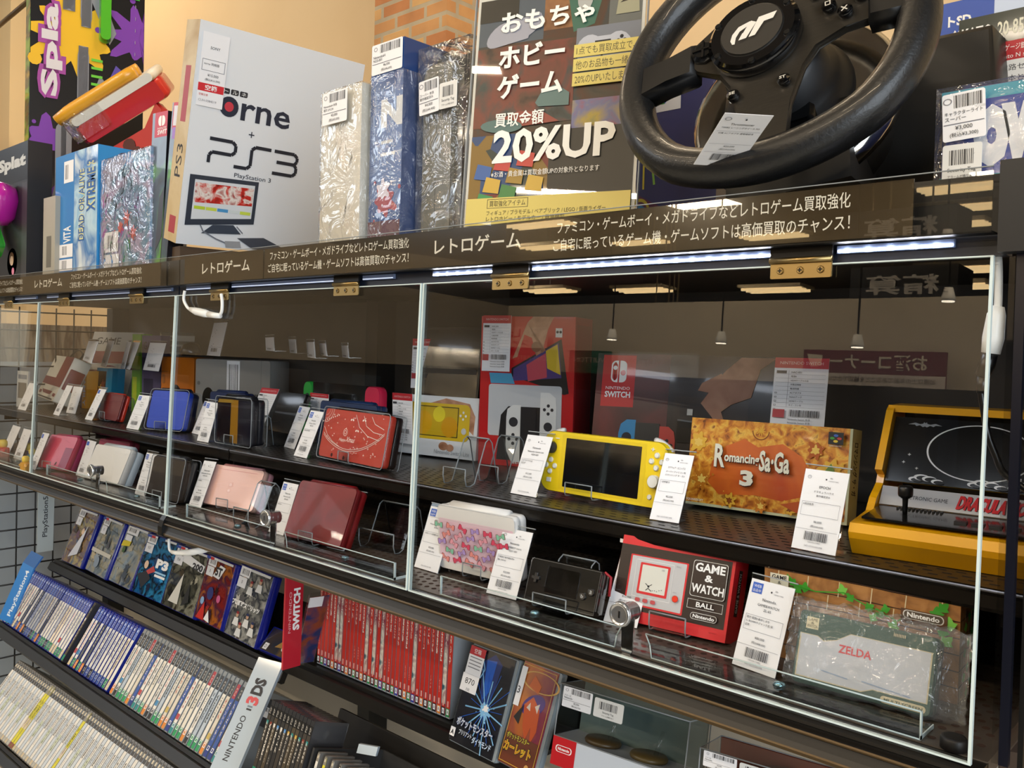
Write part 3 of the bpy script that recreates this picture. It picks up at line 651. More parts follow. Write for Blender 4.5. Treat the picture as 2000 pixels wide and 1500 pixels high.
def stand_acrylic(lab, X, wd, zs, sw=.03, hgt=.05, off=.5, back=.045, th=.022):
    """clear bent display stand under a console standing at pose X"""
    a = X.to_translation() + X.to_3x3().col[0] * (wd * off); U = X.to_3x3().col[0]; yaw = math.degrees(math.atan2(U.y, U.x))
    t = thing('display_stand', lab, 'stand', stand(a.x, a.y, zs, yaw), 'clear bent display stands')
    lift = max(.0025, a.z - zs - .0012)
    p = [(-.009, .022), (-.0095, .01), (-.008, lift + .0008), (-.004, lift), (th + .001, lift - .0003), (th + .004, lift + .004), (th + .006 + back * .4, hgt), (th + .008 + back * .52, hgt + .004), (th + .011 + back * .6, hgt), (th + back, .0015)]
    pr = ribbon(p, .0018); mb = MB().prism(pr, -sw / 2, sw / 2, CLEAR); mb.box((-sw / 2, -.004, .0002), (sw / 2, .006, lift - .0008), CLEAR); mb.build('bent_strip', t)
    ed = MB()
    for s_ in (-sw / 2, sw / 2): ed.tube([(s_, q[0], q[1]) for q in p], .0008, RIM, 5)
    ed.tube([(-sw / 2, p[0][0], p[0][1]), (sw / 2, p[0][0], p[0][1])], .0008, RIM, 5); ed.tube([(-sw / 2, p[7][0], p[7][1]), (sw / 2, p[7][0], p[7][1])], .001, RIM, 5)
    ed.build('polished_edge', t)
    return t
def clam(name, lab, q, z=None, y=None, lid='F08080', body=None, t=.020, hinge=True, fn=None, r=.006, rough=.42, clearcase=False, standlab=None, zs=None, hh=.14):
    X, wd, h = pose(*q, z=z, y=y)
    th = thing(name, lab, 'handheld console', X)
    lm = lid if not isinstance(lid, str) else M(lid, rough, coat=.25); bm = M(body, .3, coat=.3) if body else lm
    mb = MB().slab(rrect(0, 0, wd, h, r), 0, t * .47, lm, .0014)
    if fn: fn(front(mb, wd, h), mb)
    mb.build('lid', th)
    MB().slab(rrect(.0006, .0006, wd - .0006, h - .0006, r), t * .5, t, bm, .0014).build('base', th)
    if hinge: MB().tube([(wd * hh, t * .5, h - .003), (wd * (1 - hh), t * .5, h - .003)], t * .36, bm, 10).build('hinge', th)
    if clearcase:
        MB().slab(rrect(-.002, -.002, wd + .002, h + .002, r), -.002, t + .003, CLEAR, .001).build('clear_shell', th)
        ed = MB().tube([(p[0], -.002, p[1]) for p in rrect(-.002, -.002, wd + .002, h + .002, r)], .0007, RIM, 5, closed=True); ed.tube([(p[0], t + .003, p[1]) for p in rrect(-.002, -.002, wd + .002, h + .002, r)], .0007, RIM, 5, closed=True); ed.build('shell_rim', th)
    if standlab: stand_acrylic(standlab, X, wd, zs, th=t)
    return th, X, wd, h

# ---- right bay, case floor
card('white price card at the left end of the right door, beside the bow-patterned console', k24(28, 960, 180, 1005, 140, 560), z=ZB, brand='Nintendo', desc=('Nintendo 3DSきせかえプレ', 'KTR-001'), note='本体/ソフト説明書のみ', price='¥50,000', tax='(税込¥55,000)', web=True)
BOWC = [M(c, .4, coat=.5) for c in ('F29A93', '8FCFB0', 'B79BD8', 'E5506E', 'F2A7B5')]; BOWL = M('8A4A4A', .5)
def bow(a, x, y, s, rot, m):
    q = a.h / a.w
    def R_(px, py): c, d = math.cos(rot), math.sin(rot); return (x + q * s * (px * c - py * d), y + s * (px * d + py * c))
    for k, mm in ((1.14, BOWL), (1, m)):
        for sg in (-1, 1):
            a.poly([R_(*p) for p in [(sg * .1 * k, .1 * k), (sg * .55, .5 * k), (sg * .95 * k, .52 * k), (sg * 1.02 * k, 0), (sg * .95 * k, -.52 * k), (sg * .55, -.5 * k), (sg * .1 * k, -.1 * k)][::sg]], mm)
    for k, mm in ((.3, BOWL), (.23, m)): a.circ(x, y, s * k, mm, 10)
def f_bows(a, mb):
    W_ = M('EDEAE6', .3, coat=.4)
    a.rr(.03, .13, .97, .80, .02, M('F3CFDD', .35, coat=.5)); R_ = random.Random(4); k = 0
    for r in range(5):
        for c in range(6):
            x = .10 + .16 * c + (.08 if r % 2 else 0); y = .185 + .137 * r
            if x > 1: continue
            bow(a, min(x, .92), min(y, .735), .078, R_.uniform(-.6, .6), BOWC[R_.randrange(5)])
    a.circ(.24, .06, .022, M('201C1C')); a.circ(.40, .06, .022, M('201C1C'))
    a.rect(.0, .835, 1, .842, M('CBC7C2'))
clam('handheld_console', 'white closed handheld console with a pastel ribbon-bow pattern on its lid', k24(190, 958, 700, 1083, 175, 548), z=ZB + .006, lid='EDEAE6', fn=f_bows, t=.022, standlab='clear stand under the bow-patterned console', zs=ZB)
card('white price card between the bow-patterned console and the black micro console', k24(497, 1130, 690, 1180, 612, 700), z=ZB, desc=('GAMEBOY micro', 'OXY-001'), note='充電器付 動作確認済み|箱# 1040162', price='¥22,000', tax='(税込¥24,200)', bars=True)
X, wd, h = pose(*k24(735, 1170, 1205, 1290, 795, 885), z=ZB + .008)
t = thing('handheld_console', 'small black wide handheld console leaning on a clear stand near the door lock', 'handheld console', X)
mb = MB().slab(rrect(0, 0, wd, h, .006), 0, .014, M('0C0C0D', .12, coat=1), .0012); a = front(mb, wd, h)
a.frame(.02, .03, .98, .97, .012, M('4A4A4C', .3)); mb.build('body', t)
mb = MB().slab(rrect(wd * .27, h * .28, wd * .72, h * .86, .002), -.0006, .002, M('060607', .05, coat=1), .0003); mb.build('screen', t)
mb = MB().slab([(x * .0055 + wd * .13, z * .0055 + h * .55) for x, z in ((-.35, -1), (.35, -1), (.35, -.35), (1, -.35), (1, .35), (.35, .35), (.35, 1), (-.35, 1), (-.35, .35), (-1, .35), (-1, -.35), (-.35, -.35))], -.0022, .002, M('1C1C1E', .2, coat=1), .0004); mb.build('direction_pad', t)
for bx, bz, s_ in ((.80, .38, 'b'), (.90, .50, 'a')):
    mb = MB().slab([(wd * bx + .0042 * math.cos(q), h * bz + .0042 * math.sin(q)) for q in [math.pi * j / 9 for j in range(18)]], -.0018, .002, M('202022', .2, coat=1), .0005); Art(mb, (wd * bx - .0015, -.0018, h * bz - .0018), (1, 0, 0), (0, 0, 1), .003, .0036).text(s_, 0, 0, 1, 1, M('C8C8C8')); mb.build('button', t)
MB().tube([(wd * .97, .007, h * .98), (wd * 1.03, .012, h * .9), (wd * 1.05, .012, h * .5)], .0016, M('B02A34', .5), 6).build('red_strap', t)
stand_acrylic('clear stand holding the black micro console', X, wd, ZB, .044, .05, .45, th=.014)
card('white price card behind the chrome lock of the right door', k26(135, 940, 450, 1010, 325, 225), z=ZB, desc=('ゲーム&ウォッチ ボール 復刻版', '動作確認済み'), price='¥12,000', tax='(税込¥13,200)')
# red boxed LCD game
X, wd, h = pose(*k26(205, 890, 1285, 1145, 335, 115), z=ZB + .004)
REDB = M('D8232C', .35, coat=.4); BRN = M('2A1A16', .4, coat=.3); SILV = M('C3C2C4', .35)
mb = MB().box((0, 0, 0), (wd, .034, h), REDB); a = front(mb, wd, h)
a.rect(0, .135, .975, .895, BRN); a.rr(.10, .19, .62, .79, .012, REDB); a.rr(.115, .21, .605, .775, .01, SILV); a.frame(.16, .30, .50, .74, .006, M('E4E3E2'))
a.rr(.20, .34, .47, .71, .015, REDB); a.rr(.22, .37, .45, .685, .008, M('DDDCD2')); a.circ(.30, .44, .014, INK); a.line([(.27, .47), (.30, .44), (.33, .47)], .008, INK); a.line([(.30, .42), (.28, .39)], .008, INK); a.line([(.30, .42), (.33, .39)], .008, INK)
for i in range(5): a.circ(.34 + .02 * i, .40 + .005 * (i % 2) + .012 * max(0, i - 2), .005, INK, 8)
a.tl('100', .40, .645, .02, GREY)
for i in range(3): a.rr(.20 + .07 * i, .245, .245 + .07 * i, .29, .018, M('C04A50', .4)); a.tl(('GAME A', 'GAME B', 'TIME')[i], .222 + .07 * i, .302, .01, GREY, 'c')
a.circ(.55, .36, .040, M('B81E16', .3)); a.circ(.55, .36, .034, M('F23A20', .25, coat=1)); a.tl('BALL', .525, .72, .02, GREY); a.tl('RIGHT', .525, .425, .012, GREY)
OW = M('D8D6D2', .4)
for k, mm in ((0, OW), (.006, BRN)): a.rr(.665 + k * .7, .44 + k, .955 - k * .7, .85 - k, .03, mm)
a.text('GAME', .685, .725, .935, .825, WHITE, bold=.03); a.text('&', .775, .62, .845, .70, WHITE, bold=.03); a.text('WATCH', .675, .485, .945, .585, WHITE, bold=.03)
a.frame(.66, .30, .955, .405, .005, OW); a.text('BALL', .735, .325, .885, .382, WHITE, bold=.02)
for k, mm in ((0, OW), (.006, BRN)): a.rr(.70 + k * .7, .185 + k, .92 - k * .7, .262 - k, .036 - k, mm)
a.text('Nintendo', .722, .203, .90, .243, WHITE, bold=.03); a.tl('NINTENDO', .87, .07, .012, M('7A1014'))
b = right(mb, wd, h, .034); b.rect(.35, .3, .6, .82, BRN); b.text('GAME & WATCH', .4, .34, .55, .78, OW, rot=90); b = topf(mb, wd, h, .034); b.rect(.0, .1, .02, .9, M('E8E6E0'))
o = tag(mb.build('game_box', X=X), 'red and dark brown boxed LCD game with a large white title', 'game box')
MB().slab(rrect(-.006, h * .90, -.0005, h * .985, .001), .004, .006, M('E6E6E2', .5)).build('hang_tab', o)
stand_acrylic('clear stand under the red boxed LCD game', X, wd, ZB, .04, .05, .55, th=.035)
card('white price card with a blue web sticker, left of the green wrapped console', k26(1350, 1345, 1755, 1490, 1545, 525), z=ZB, brand='Nintendo.', desc=('GAME&WATCH', 'ZL-65'), note='箱付 程度B 動作しませ|ん 86344919 ジャンク品 保|証無', price='¥80,000', tax='(税込¥88,000)', web=True, bars=True)
# brown brick-patterned outer box behind the wrapped green console
TL_, TR_ = k27(313, 190, 1590, 440); a_ = at_y(TL_, .098); b_ = at_z(TR_, a_.z); U = (b_ - a_); wd = U.length; U.normalize(); h = a_.z - ZB
X = basis(V((a_.x, a_.y, ZB)), U, V((0, 0, 1))); dp = .036
BRK = MN('printed_brick', ['8A5A30', 'B07A44', 'C08A50'], 60, .45, coat=.4); DK = M('3A2214', .5); LEAF = M('3F9A2C', .4, coat=.3); LEAF2 = M('7CC650', .4, coat=.3)
mb = MB().box((0, 0, 0), (wd, dp, h), BRK); a = front(mb, wd, h)
def bricks(a, ny, nx, t):
    for r in range(ny + 1): a.line([(0, r / ny), (.5, r / ny + .012), (1, r / ny - .006)], t, DK)
    for r in range(ny):
        for c in range(nx): x = (c + (.5 if r % 2 else .15)) / nx; a.line([(x, r / ny), (x + .006, (r + 1) / ny)], t, M('D8C8A0', .5))
def leaf(a, x, y, s, rot, m):
    q = a.h / a.w; pts = [(0, -1), (.55, -.5), (1, .1), (.5, .25), (.3, .75), (0, 1.05), (-.3, .75), (-.5, .25), (-1, .1), (-.55, -.5)]; c, d = math.cos(rot), math.sin(rot)
    a.poly([(x + q * s * (px * c - py * d), y + s * (px * d + py * c)) for px, py in pts], m)
bricks(a, 6, 6, .010)
RL = random.Random(8)
for x, y in ((.17, .90), (.20, .84), (.15, .78), (.24, .87), (.48, .86), (.58, .80), (.63, .76), (.60, .70), (.66, .82), (.70, .66), (.44, .93), (.93, .95), (.90, .88), (.96, .80), (.93, .72), (.95, .62)): leaf(a, x, y, RL.uniform(.05, .075), RL.uniform(-1, 1), LEAF if RL.random() < .6 else LEAF2)
a.line([(.14, .98), (.2, .88), (.3, .85), (.45, .9), (.58, .8), (.72, .72), (.8, .86)], .014, LEAF)
a.rect(.045, .84, .15, .965, M('E6DFC8', .5)); a.text('GAME', .055, .90, .14, .95, INK, bold=.03); a.text('&', .09, .85, .11, .885, INK)
a.rect(.735, .72, .95, .87, M('5A3A22', .5)); a.rr(.745, .77, .935, .86, .04, OW); a.rr(.75, .777, .93, .853, .036, M('54483C', .5)); a.text('Nintendo', .765, .79, .915, .842, WHITE, bold=.03)
a = topf(mb, wd, h, dp); bricks(a, 2, 7, .03)
for i in range(16): x = RL.choice((.06, .12, .20, .25, .86, .9, .8, .95)); leaf(a, x + RL.uniform(-.03, .03), RL.uniform(.2, .9), .22, RL.uniform(-1, 1), LEAF if i % 2 else LEAF2)
a.text('ZELDA', .32, .12, .70, .72, M('D8341E', .4), rot=180, bold=.02)
a = right(mb, wd, h, dp); bricks(a, 6, 2, .010); [leaf(a, .5 + .3 * math.sin(i * 2.1), .08 + i * .085, .06, i, LEAF if i % 2 else LEAF2) for i in range(11)]
tag(mb.build('game_box', X=X), 'brown boxed LCD game printed with bricks and ivy, behind the green wrapped console', 'game box')
# green LCD game in a crinkled bag
X, wd, h = pose(*k27(480, 930, 1390, 1180, 548, 462), z=ZB + .0035)
t = thing('lcd_game', 'green folding LCD game with a white name plate inside a crinkled clear bag', 'handheld console', X)
GRN = M('1E4A3C', .35, coat=.4); CRM = M('CDBF9A', .4); PLT = M('C9CBD2', .35, coat=.4)
mb = MB().slab(rrect(0, 0, wd, h, .004), 0, .011, GRN, .001); a = front(mb, wd, h)
def plate(g):
    return [(.03 + g, .105 + g * 1.5), (.52, .105 + g * 1.5), (.60, .165 + g), (.965 - g, .165 + g), (.965 - g, .80 - g), (.40, .80 - g), (.30, .68 - g), (.21, .63 - g), (.16, .68 - g), (.03 + g, .68 - g)]
a.poly(plate(-.006), CRM); a.poly(plate(.004), PLT)
a.rect(.06, .76, .155, .92, M('DCD0A8', .4)); a.text('GAME', .07, .865, .145, .905, INK); a.text('&', .095, .825, .12, .857, INK); a.text('WATCH', .067, .775, .148, .817, INK)
a.text('ZELDA', .325, .53, .565, .64, M('D8343C', .4), bold=.02); a.rr(.66, .035, .965, .125, .04, CRM); a.text('MULTI SCREEN', .685, .058, .945, .10, GRN, bold=.02)
for i in range(8): a.rect(.70 + .011 * i, .905, .706 + .011 * i, .945, CRM)
a.line([(.22, .245), (.42, .215)], .012, M('8FA4C0', .5)); a.line([(.52, .235), (.86, .19)], .012, M('8FA4C0', .5))
mb.build('upper_half', t); MB().slab(rrect(.001, .001, wd - .001, h - .001, .004), .0115, .023, GRN, .001).build('lower_half', t); MB().tube([(wd * .08, .0115, .002), (wd * .92, .0115, .002)], .0045, GRN, 8).build('hinge', t)
RW = random.Random(2); nx, nz = 26, 16; vs = []; fs = []
for j in range(nz + 1):
    for i in range(nx + 1):
        u, v = i / nx, j / nz; e = min(u, 1 - u, v, 1 - v); bulge = min(1, e * 9) * .004
        vs.append((-.007 + u * (wd + .028) + RW.uniform(-1, 1) * .0012, -.002 - bulge + RW.uniform(-1, 1) * .0013 + (.0 if u < .8 else (u - .8) * .08), -.002 + v * (h + .0115) + RW.uniform(-1, 1) * .0015 + (.002 * math.sin(i * 1.7) if j == nz else 0)))
n1 = len(vs); vs += [(p[0], .030 - (p[1] + .002) * .5 - (0 if p[0] < wd * .85 else .006), p[2]) for p in vs]
for j in range(nz):
    for i in range(nx):
        k = j * (nx + 1) + i; fs += [(k, k + 1, k + nx + 2, k + nx + 1), (n1 + k + nx + 1, n1 + k + nx + 2, n1 + k + 1, n1 + k)]
for j in range(nz):
    for i in (0, nx): k = j * (nx + 1) + i; fs.append((k, k + nx + 1, n1 + k + nx + 1, n1 + k))
for i in range(nx):
    for j in (0, nz): k = j * (nx + 1) + i; fs.append((k, n1 + k, n1 + k + 1, k + 1))
MB().add(vs, fs, BAG, True).build('plastic_bag', t)

# ---- right bay, inner shelf
card('white price card left of the yellow handheld console', k24(655, 480, 818, 510, 770, 95), z=ZU, desc=('Nintendo Switch Lite', 'HDH-001'), note='ACアダプタ欠品 |SD1P', price='¥12,000', tax='(税込¥13,200)')
card('white price card overlapping the right end of the yellow handheld console', k24(1560, 650, 1750, 680, 1665, 215), z=ZU, brand='スクウェア・エニックス', desc=('スーパーファミコン用', 'ロマンシング サ・ガ3'), note='・説明書付', price='¥2,500', tax='(税込¥2,750)')
card('white price card standing before the orange boxed cartridge game, left of the yellow tabletop game', k25(700, 830, 945, 880, 783, 385), z=ZU, brand='EPOCH', desc=('ドラキュラハウス', '動作確認済み'), note='※現状販売', price='¥6,000', tax='(税込¥6,600)', bars=True)
# yellow console with a screen
YEL = M('F2D21C', .35, coat=.2)
TLx, TRx, BLx = k24(880, 62, 1757, 190, 840, 448); yv = .165
a_ = at_y(BLx, yv); b_ = at_z(k24(1660, 592)[0], a_.z)
X, wd, h = pose(BLx, k24(1660, 592)[0], TLx, y=yv)
t = thing('handheld_console', 'bright yellow handheld console with a large dark screen on the inner shelf', 'handheld console', X)
mb = MB().slab(rrect(0, 0, wd, h, .017, 6), 0, .0135, YEL, .0014); a = front(mb, wd, h); a.rr(.165, .06, .835, .95, .02, M('E6C618', .4)); mb.build('body', t)
MB().slab(rrect(wd * .20, h * .10, wd * .80, h * .90, .001), -.0004, .001, M('0B0D11', .06, coat=1), .0002).build('screen', t)
CW = M('E9E9E2', .4)
def knob(n, x, z, r, d, m, parent, sym=None):
    mb = MB().slab([(x + r * math.cos(q), z + r * math.sin(q)) for q in [math.pi * j / 10 for j in range(20)]], -d, .001, m, .0006); return mb.build(n, parent)
knob('thumb_stick', wd * .085, h * .72, .0075, .006, M('2A2A2C', .5), t); knob('thumb_stick', wd * .915, h * .40, .0075, .006, CW, t)
for dx, dz in ((0, 1), (0, -1), (1, 0), (-1, 0)):
    knob('face_button', wd * .915 + dx * .0072, h * .70 + dz * .0072, .0034, .002, CW, t); knob('direction_button', wd * .085 + dx * .0072, h * .42 + dz * .0072, .0034, .002, CW, t)
knob('home_button', wd * .885, h * .16, .0032, .0012, CW, t); MB().box((wd * .065, -.0012, h * .15), (wd * .10, .001, h * .22), CW).build('capture_button', t)
MB().box((wd * .11, -.001, h * .87), (wd * .14, .001, h * .885), CW).build('minus_button', t)
mb = MB(); mb.box((wd * .868, -.001, h * .873), (wd * .895, .001, h * .885), CW).box((wd * .8785, -.001, h * .853), (wd * .8845, .001, h * .905), CW).build('plus_button', t)
for s_ in (0, 1):
    x0 = wd * (.012 if s_ == 0 else .86); pts = [(x0 + (i / 8) * wd * .128, h + .0012 - (((i / 8 if s_ == 0 else 1 - i / 8) - 1) ** 2) * .012 if True else 0) for i in range(9)]
    MB().tube([(p[0], .0085, p[1]) for p in pts], .0035, M('E4E0DC', .3), 8).build('shoulder_button', t)
for i in range(10): MB().box((wd * (.3 + .045 * i), .004, h - .0004), (wd * (.318 + .045 * i), .007, h + .0004), M('5A4A08', .6)).build('vent_slot', t)
stand_acrylic('clear stand holding the yellow handheld console', X, wd, ZU, .042, .055, .38, th=.0145)
# orange cartridge game box
X, wd, h = pose(*k25(110, 580, 1010, 705, 150, 100), y=.235, down=ZU, dep=.032)
ORG = MN('printed_gold_foliage', ['5A2C08', 'B8641A', 'E0922A', 'F2BC4A', '8A3A0C'], 95, .35, detail=6, coat=.5); ORB = MN('printed_orange_glow', ['C8521A', 'DC6A22', 'C04414'], 14, .35, coat=.5)
mb = MB().box((0, 0, 0), (wd, .032, h), M('C6CBA8', .45)); a = front(mb, wd, h); a.rect(0, .03, .985, 1, ORG)
q_ = [(.14, .28), (.22, .15), (.45, .19), (.62, .16), (.78, .26), (.80, .45), (.72, .66), (.60, .78), (.45, .72), (.36, .80), (.24, .70), (.16, .52)]; a.poly(q_, ORB)
GLD = M('E8B43A', .35, coat=.3); GD = M('8A4410', .4)
a.ring(.46, .90, .10, .10, .12, GD, 30, math.pi, 2 * math.pi); a.ring(.46, .90, .085, .085, .08, GLD, 30, math.pi, 2 * math.pi)
for i in range(10): an = i * math.pi / 5; a.line([(.46, .90), (.46 + .03 * math.cos(an), .90 + .055 * math.sin(an))], .008, GLD)
for x, y, r, s_ in ((.06, .72, .14, 3), (.10, .30, .12, 5), (.80, .74, .12, 7), (.90, .55, .15, 9), (.86, .25, .10, 4), (.30, .10, .09, 6), (.5, .08, .09, 11), (.68, .09, .08, 12)): a.splat(x, y, r, (GLD, M('B85A18', .4), M('C8781C', .4))[s_ % 3], s_, 7); a.splat(x, y, r * .5, (GD, M('F0C860', .4))[s_ % 2], s_ + 1, 6)
a.poly([(.82, .42), (.90, .62), (.96, .40), (.90, .25)], M('6A8A3A', .4)); a.poly([(.62, .13), (.80, .22), (.97, .12), (.97, .05), (.72, .06)], M('C0521C', .4))
CR = M('F4F1DC', .4); OL = M('7A2408', .4)
for dx, dy, mm in ((.004, -.010, M('3A1004', .4)), (0, 0, CR)):
    a.text('R', .185 + dx, .46 + dy, .255 + dx, .72 + dy, mm, bold=.03); a.text('omancing', .25 + dx, .50 + dy, .475 + dx, .63 + dy, mm, bold=.03); a.text('Sa·Ga', .475 + dx, .46 + dy, .66 + dx, .69 + dy, mm, bold=.03); a.text('3', .36 + dx, .28 + dy, .445 + dx, .455 + dy, mm, bold=.05)
a.tl('SQUARESOFT', .02, .045, .03, M('F0E8D8'), bold=.02); a.rect(.875, .82, .96, .95, M('1A1A20'))
for x, y, c in ((.917, .915, '3A6AC8'), (.897, .885, '3FA03A'), (.937, .885, 'C83A3A'), (.917, .855, 'E8C83A')): a.ell(x, y, .024, .014, M(c, .4), 14)
a.tl('SUPER FAMICOM', .917, .80, .012, WHITE, 'c')
b = right(mb, wd, h, .032); b.text('ロマンシング サ・ガ', .25, .30, .75, .86, INK, rot=-90, bold=.03); b.rect(0, .86, 1, 1, M('B9BE98', .45))
tag(mb.build('cartridge_box', X=X), 'orange and gold cartridge game box with flowing white lettering on the inner shelf', 'game box')
# yellow tabletop game
X = stand(-.146, .128, ZU + .0005, 5.0); t = thing('tabletop_game', 'yellow tabletop electronic game with black screen hood and red title on the inner shelf', 'tabletop game', X)
YC = M('F0AE0C', .35, coat=.3); BKP = M('141414', .22, coat=.6); W2 = .158
MB().prism([(.0, .016), (.012, .0), (.165, .0), (.172, .012), (.172, .034), (.070, .036), (.002, .030), (-.002, .022)], 0, W2, YC).build('base', t)
mb = MB().prism([(.010, .0335), (.07, .037), (.07, .039), (.010, .0355)], .008, W2 - .008, BKP); mb.build('control_deck', t)
def cheek(x0, x1): return MB().prism([(.055, .034), (.172, .034), (.172, .128), (.160, .134), (.125, .134), (.118, .130), (.082, .072), (.092, .066), (.088, .058), (.066, .046)], x0, x1, YC)
cheek(-.001, .006).build('side_cheek', t); cheek(W2 - .006, W2 + .001).build('side_cheek', t)
MB().box((.0, .122, .128), (W2, .172, .135), YC).build('hood_top', t); MB().box((.005, .165, .036), (W2 - .005, .171, .130), BKP).build('hood_back', t)
# leaning black screen with prints
sl = math.degrees(math.atan2(.118 - .084, .128 - .066)); mb = MB().box((0, 0, 0), (W2 - .014, .003, .071), BKP)
a = front(mb, W2 - .014, .071); WT = M('D6DAE0', .35)
a.ring(.56, .52, .66, .42, .035, WT, 60)
bat = [(-1, .1), (-.6, .45), (-.3, .25), (-.12, .35), (-.08, .62), (0, .45), (.08, .62), (.12, .35), (.3, .25), (.6, .45), (1, .1), (.62, .12), (.5, -.12), (.3, .05), (.12, -.25), (0, -.1), (-.12, -.25), (-.3, .05), (-.5, -.12), (-.62, .12)]
a.poly([(.2 + x * .11, .88 + y * .09) for x, y in bat], M('8A9096', .4))
for x, y in ((.1, .3), (.13, .42), (.19, .22)): a.line([(x - .01, y), (x + .01, y)], .008, WT); a.line([(x, y - .02), (x, y + .02)], .008, WT)
for cx, s_ in ((.25, 1), (.62, 1.1), (.86, 1.2)):
    for k, (dx, dy, r) in enumerate(((-.06, 0, .05), (-.02, .035, .06), (.03, .02, .055), (.08, -.01, .045))): a.ell(cx + dx * s_, .055 + dy, r * 1.7, r * .75, WT, 14); a.ell(cx + dx * s_ + .012, .045 + dy, r * 1.5, r * .6, BKP, 14)
a.rect(.80, .06, .822, .2, WT); a.rect(.775, .12, .847, .145, WT)
mb.build('screen', t, Matrix.Translation((.007, .0905, .061)) @ Matrix.Rotation(-math.radians(sl), 4, 'X'))
mb = MB().box((0, 0, 0), (W2 - .014, .002, .021), M('B9BABE', .35)); a = front(mb, W2 - .014, .021)
a.text('ELECTRONIC GAME', .13, .40, .42, .60, INK); 
for dx, mm in ((.006, M('3A0808')), (0, M('C81E22', .4))): a.text('DRACULA HOUSE', .47 + dx, .15 - dx * 4, .965 + dx, .88, mm, bold=.05, shear=.02)
mb.build('title_band', t, Matrix.Translation((.007, .071, .040)) @ Matrix.Rotation(-math.radians(38), 4, 'X'))
MB().lathe([(.0022, .036), (.0026, .05), (.0028, .052), (.0062, .054), (.0068, .056), (.0068, .062), (.0055, .064)], M('0E0E0F', .3), 12, Matrix.Translation((.038, .042, 0))).build('joystick', t)
mb = MB()
for i in range(12): mb.box((.026 + .0035 * i, .060, .038), (.0275 + .0035 * i, .068, .040), M('060606', .4))
mb.build('speaker_grille', t)
for i in range(4): MB().box((.082 + .014 * i, .030, .036), (.092 + .014 * i, .040, .0385), M('2A2A2E', .4)).build('key', t)
# switch boxes and cards behind
def spec(lab, q, y=None, z=None, down=None, thick=.0006, head='NINTENDO SWITCH'):
    X, wd, h = pose(*q, y=y, z=z, down=down); mb = MB().box((0, 0, 0), (wd, thick, h), PAPER); a = front(mb, wd, h); a.rect(0, .86, 1, 1, M('C2202C', .45)); a.text(head, .1, .91, .9, .95, M('E8B8B8'))
    for i in range(9): a.rect(.04, .335 + .055 * i, .96, .337 + .055 * i, LINE)
    a.rect(.05, .785, .24, .825, M('3A3A3E')); a.rect(.28, .335, .284, .83, LINE)
    for i, s_ in enumerate(('HAC-001', '程度B', 'HDMIケーブル欠品', '付属品情報', '箱/説明書', 'ACアダプタ', 'Switchドック', 'HDMIケーブル', 'キズ・スレ有')): a.tl(s_, .33, .79 - .055 * i, .026, INK, mx=.6)
    for i in range(5): a.frame(.05, .50 - .055 * i + .01, .09, .53 - .055 * i, .004, INK)
    a.rect(.05, .19, .27, .30, TAGRED); a.bars(.36, .21, .92, .30); [a.tl('Nintendo Switch 本体', .34, .16 - .045 * i, .03, INK, mx=.6) for i in range(3)]
    return tag(mb.build('spec_card', X=X), lab, 'price card', 'red-headed specification cards')
SWR = M('C4151C', .35, coat=.3)
X, wd, h = pose(*k22(725, 1385, 1410, 1440, 755, 290), y=.31, down=ZU, dep=.09); dpt = .09
mb = MB().box((0, 0, 0), (wd, dpt, h), SWR); a = front(mb, wd, h)
SK = MN('printed_skin', ['B07A5A', 'C89474', '9A6648'], 30, .4); DKG = M('1C1C20', .35)
a.poly([(.34, .655), (.86, .855), (.95, .50), (.90, .49), (.80, .52), (.34, .60)], DKG); a.poly([(.36, .65), (.83, .83), (.87, .60), (.36, .57)], M('4A3A7A', .35)); a.poly([(.70, .775), (.82, .82), (.86, .62), (.72, .66)], M('D8B82A', .35)); a.poly([(.50, .68), (.70, .76), (.72, .60), (.52, .57)], M('C4485A', .35)); a.poly([(.10, .62), (.34, .62), (.38, .55), (.12, .55)], M('4AA0C8', .35))
a.poly([(.35, .72), (.50, .96), (.56, 1), (.78, 1), (.72, .92), (.66, .76), (.70, .78), (.60, .74), (.55, .86), (.47, .88), (.40, .73)], SK); a.circ(.60, .80, .035, M('8A5A40', .4))
a.rr(.10, .20, .88, .545, .02, M('C9CBCE', .35)); a.poly([(.20, .04), (.24, .34), (.32, .40), (.66, .40), (.74, .34), (.78, .04)], DKG)
JW = M('E6E6E4', .4)
def joy(a, x0, y0, x1, y1, m, left=True):
    r = (x1 - x0) * a.w / a.h * .8
    a.poly([(x1, y0), (x1, y1), (x0 + (x1 - x0) * .45, y1), (x0 + .01, y1 - r * .35), (x0, y1 - r), (x0, y0 + r), (x0 + (x1 - x0) * .4, y0)] if left else [(x0, y0), (x1 - (x1 - x0) * .4, y0), (x1, y0 + r), (x1, y1 - r), (x1 - .01, y1 - r * .35), (x0 + (x1 - x0) * .55, y1), (x0, y1)], m)
    cx = (x0 + x1) / 2; H_ = y1 - y0; q = a.h / a.w
    s1, s2 = (.70, .40) if left else (.36, .68)
    a.circ(cx, y0 + H_ * s1, H_ * .085, INK)
    for dx, dy in ((0, 1), (0, -1), (1, 0), (-1, 0)): a.circ(cx + dx * H_ * .075 * q, y0 + H_ * s2 + dy * H_ * .075, H_ * .032, INK, 10)
joy(a, .30, .03, .455, .41, JW); joy(a, .66, .15, .83, .50, JW, False); a.rect(.455, .03, .62, .40, M('26262A', .3))
a.rect(.80, .865, .87, .925, M('EDEAE4')); a.circ(.82, .90, .009, INK); a.circ(.852, .90, .009, INK); a.tl('有機ELモデル', .48, .018, .024, WHITE, 'c', bold=.02)
b = right(mb, wd, h, dpt); b.rect(.1, .05, .9, .95, M('A81218', .35))
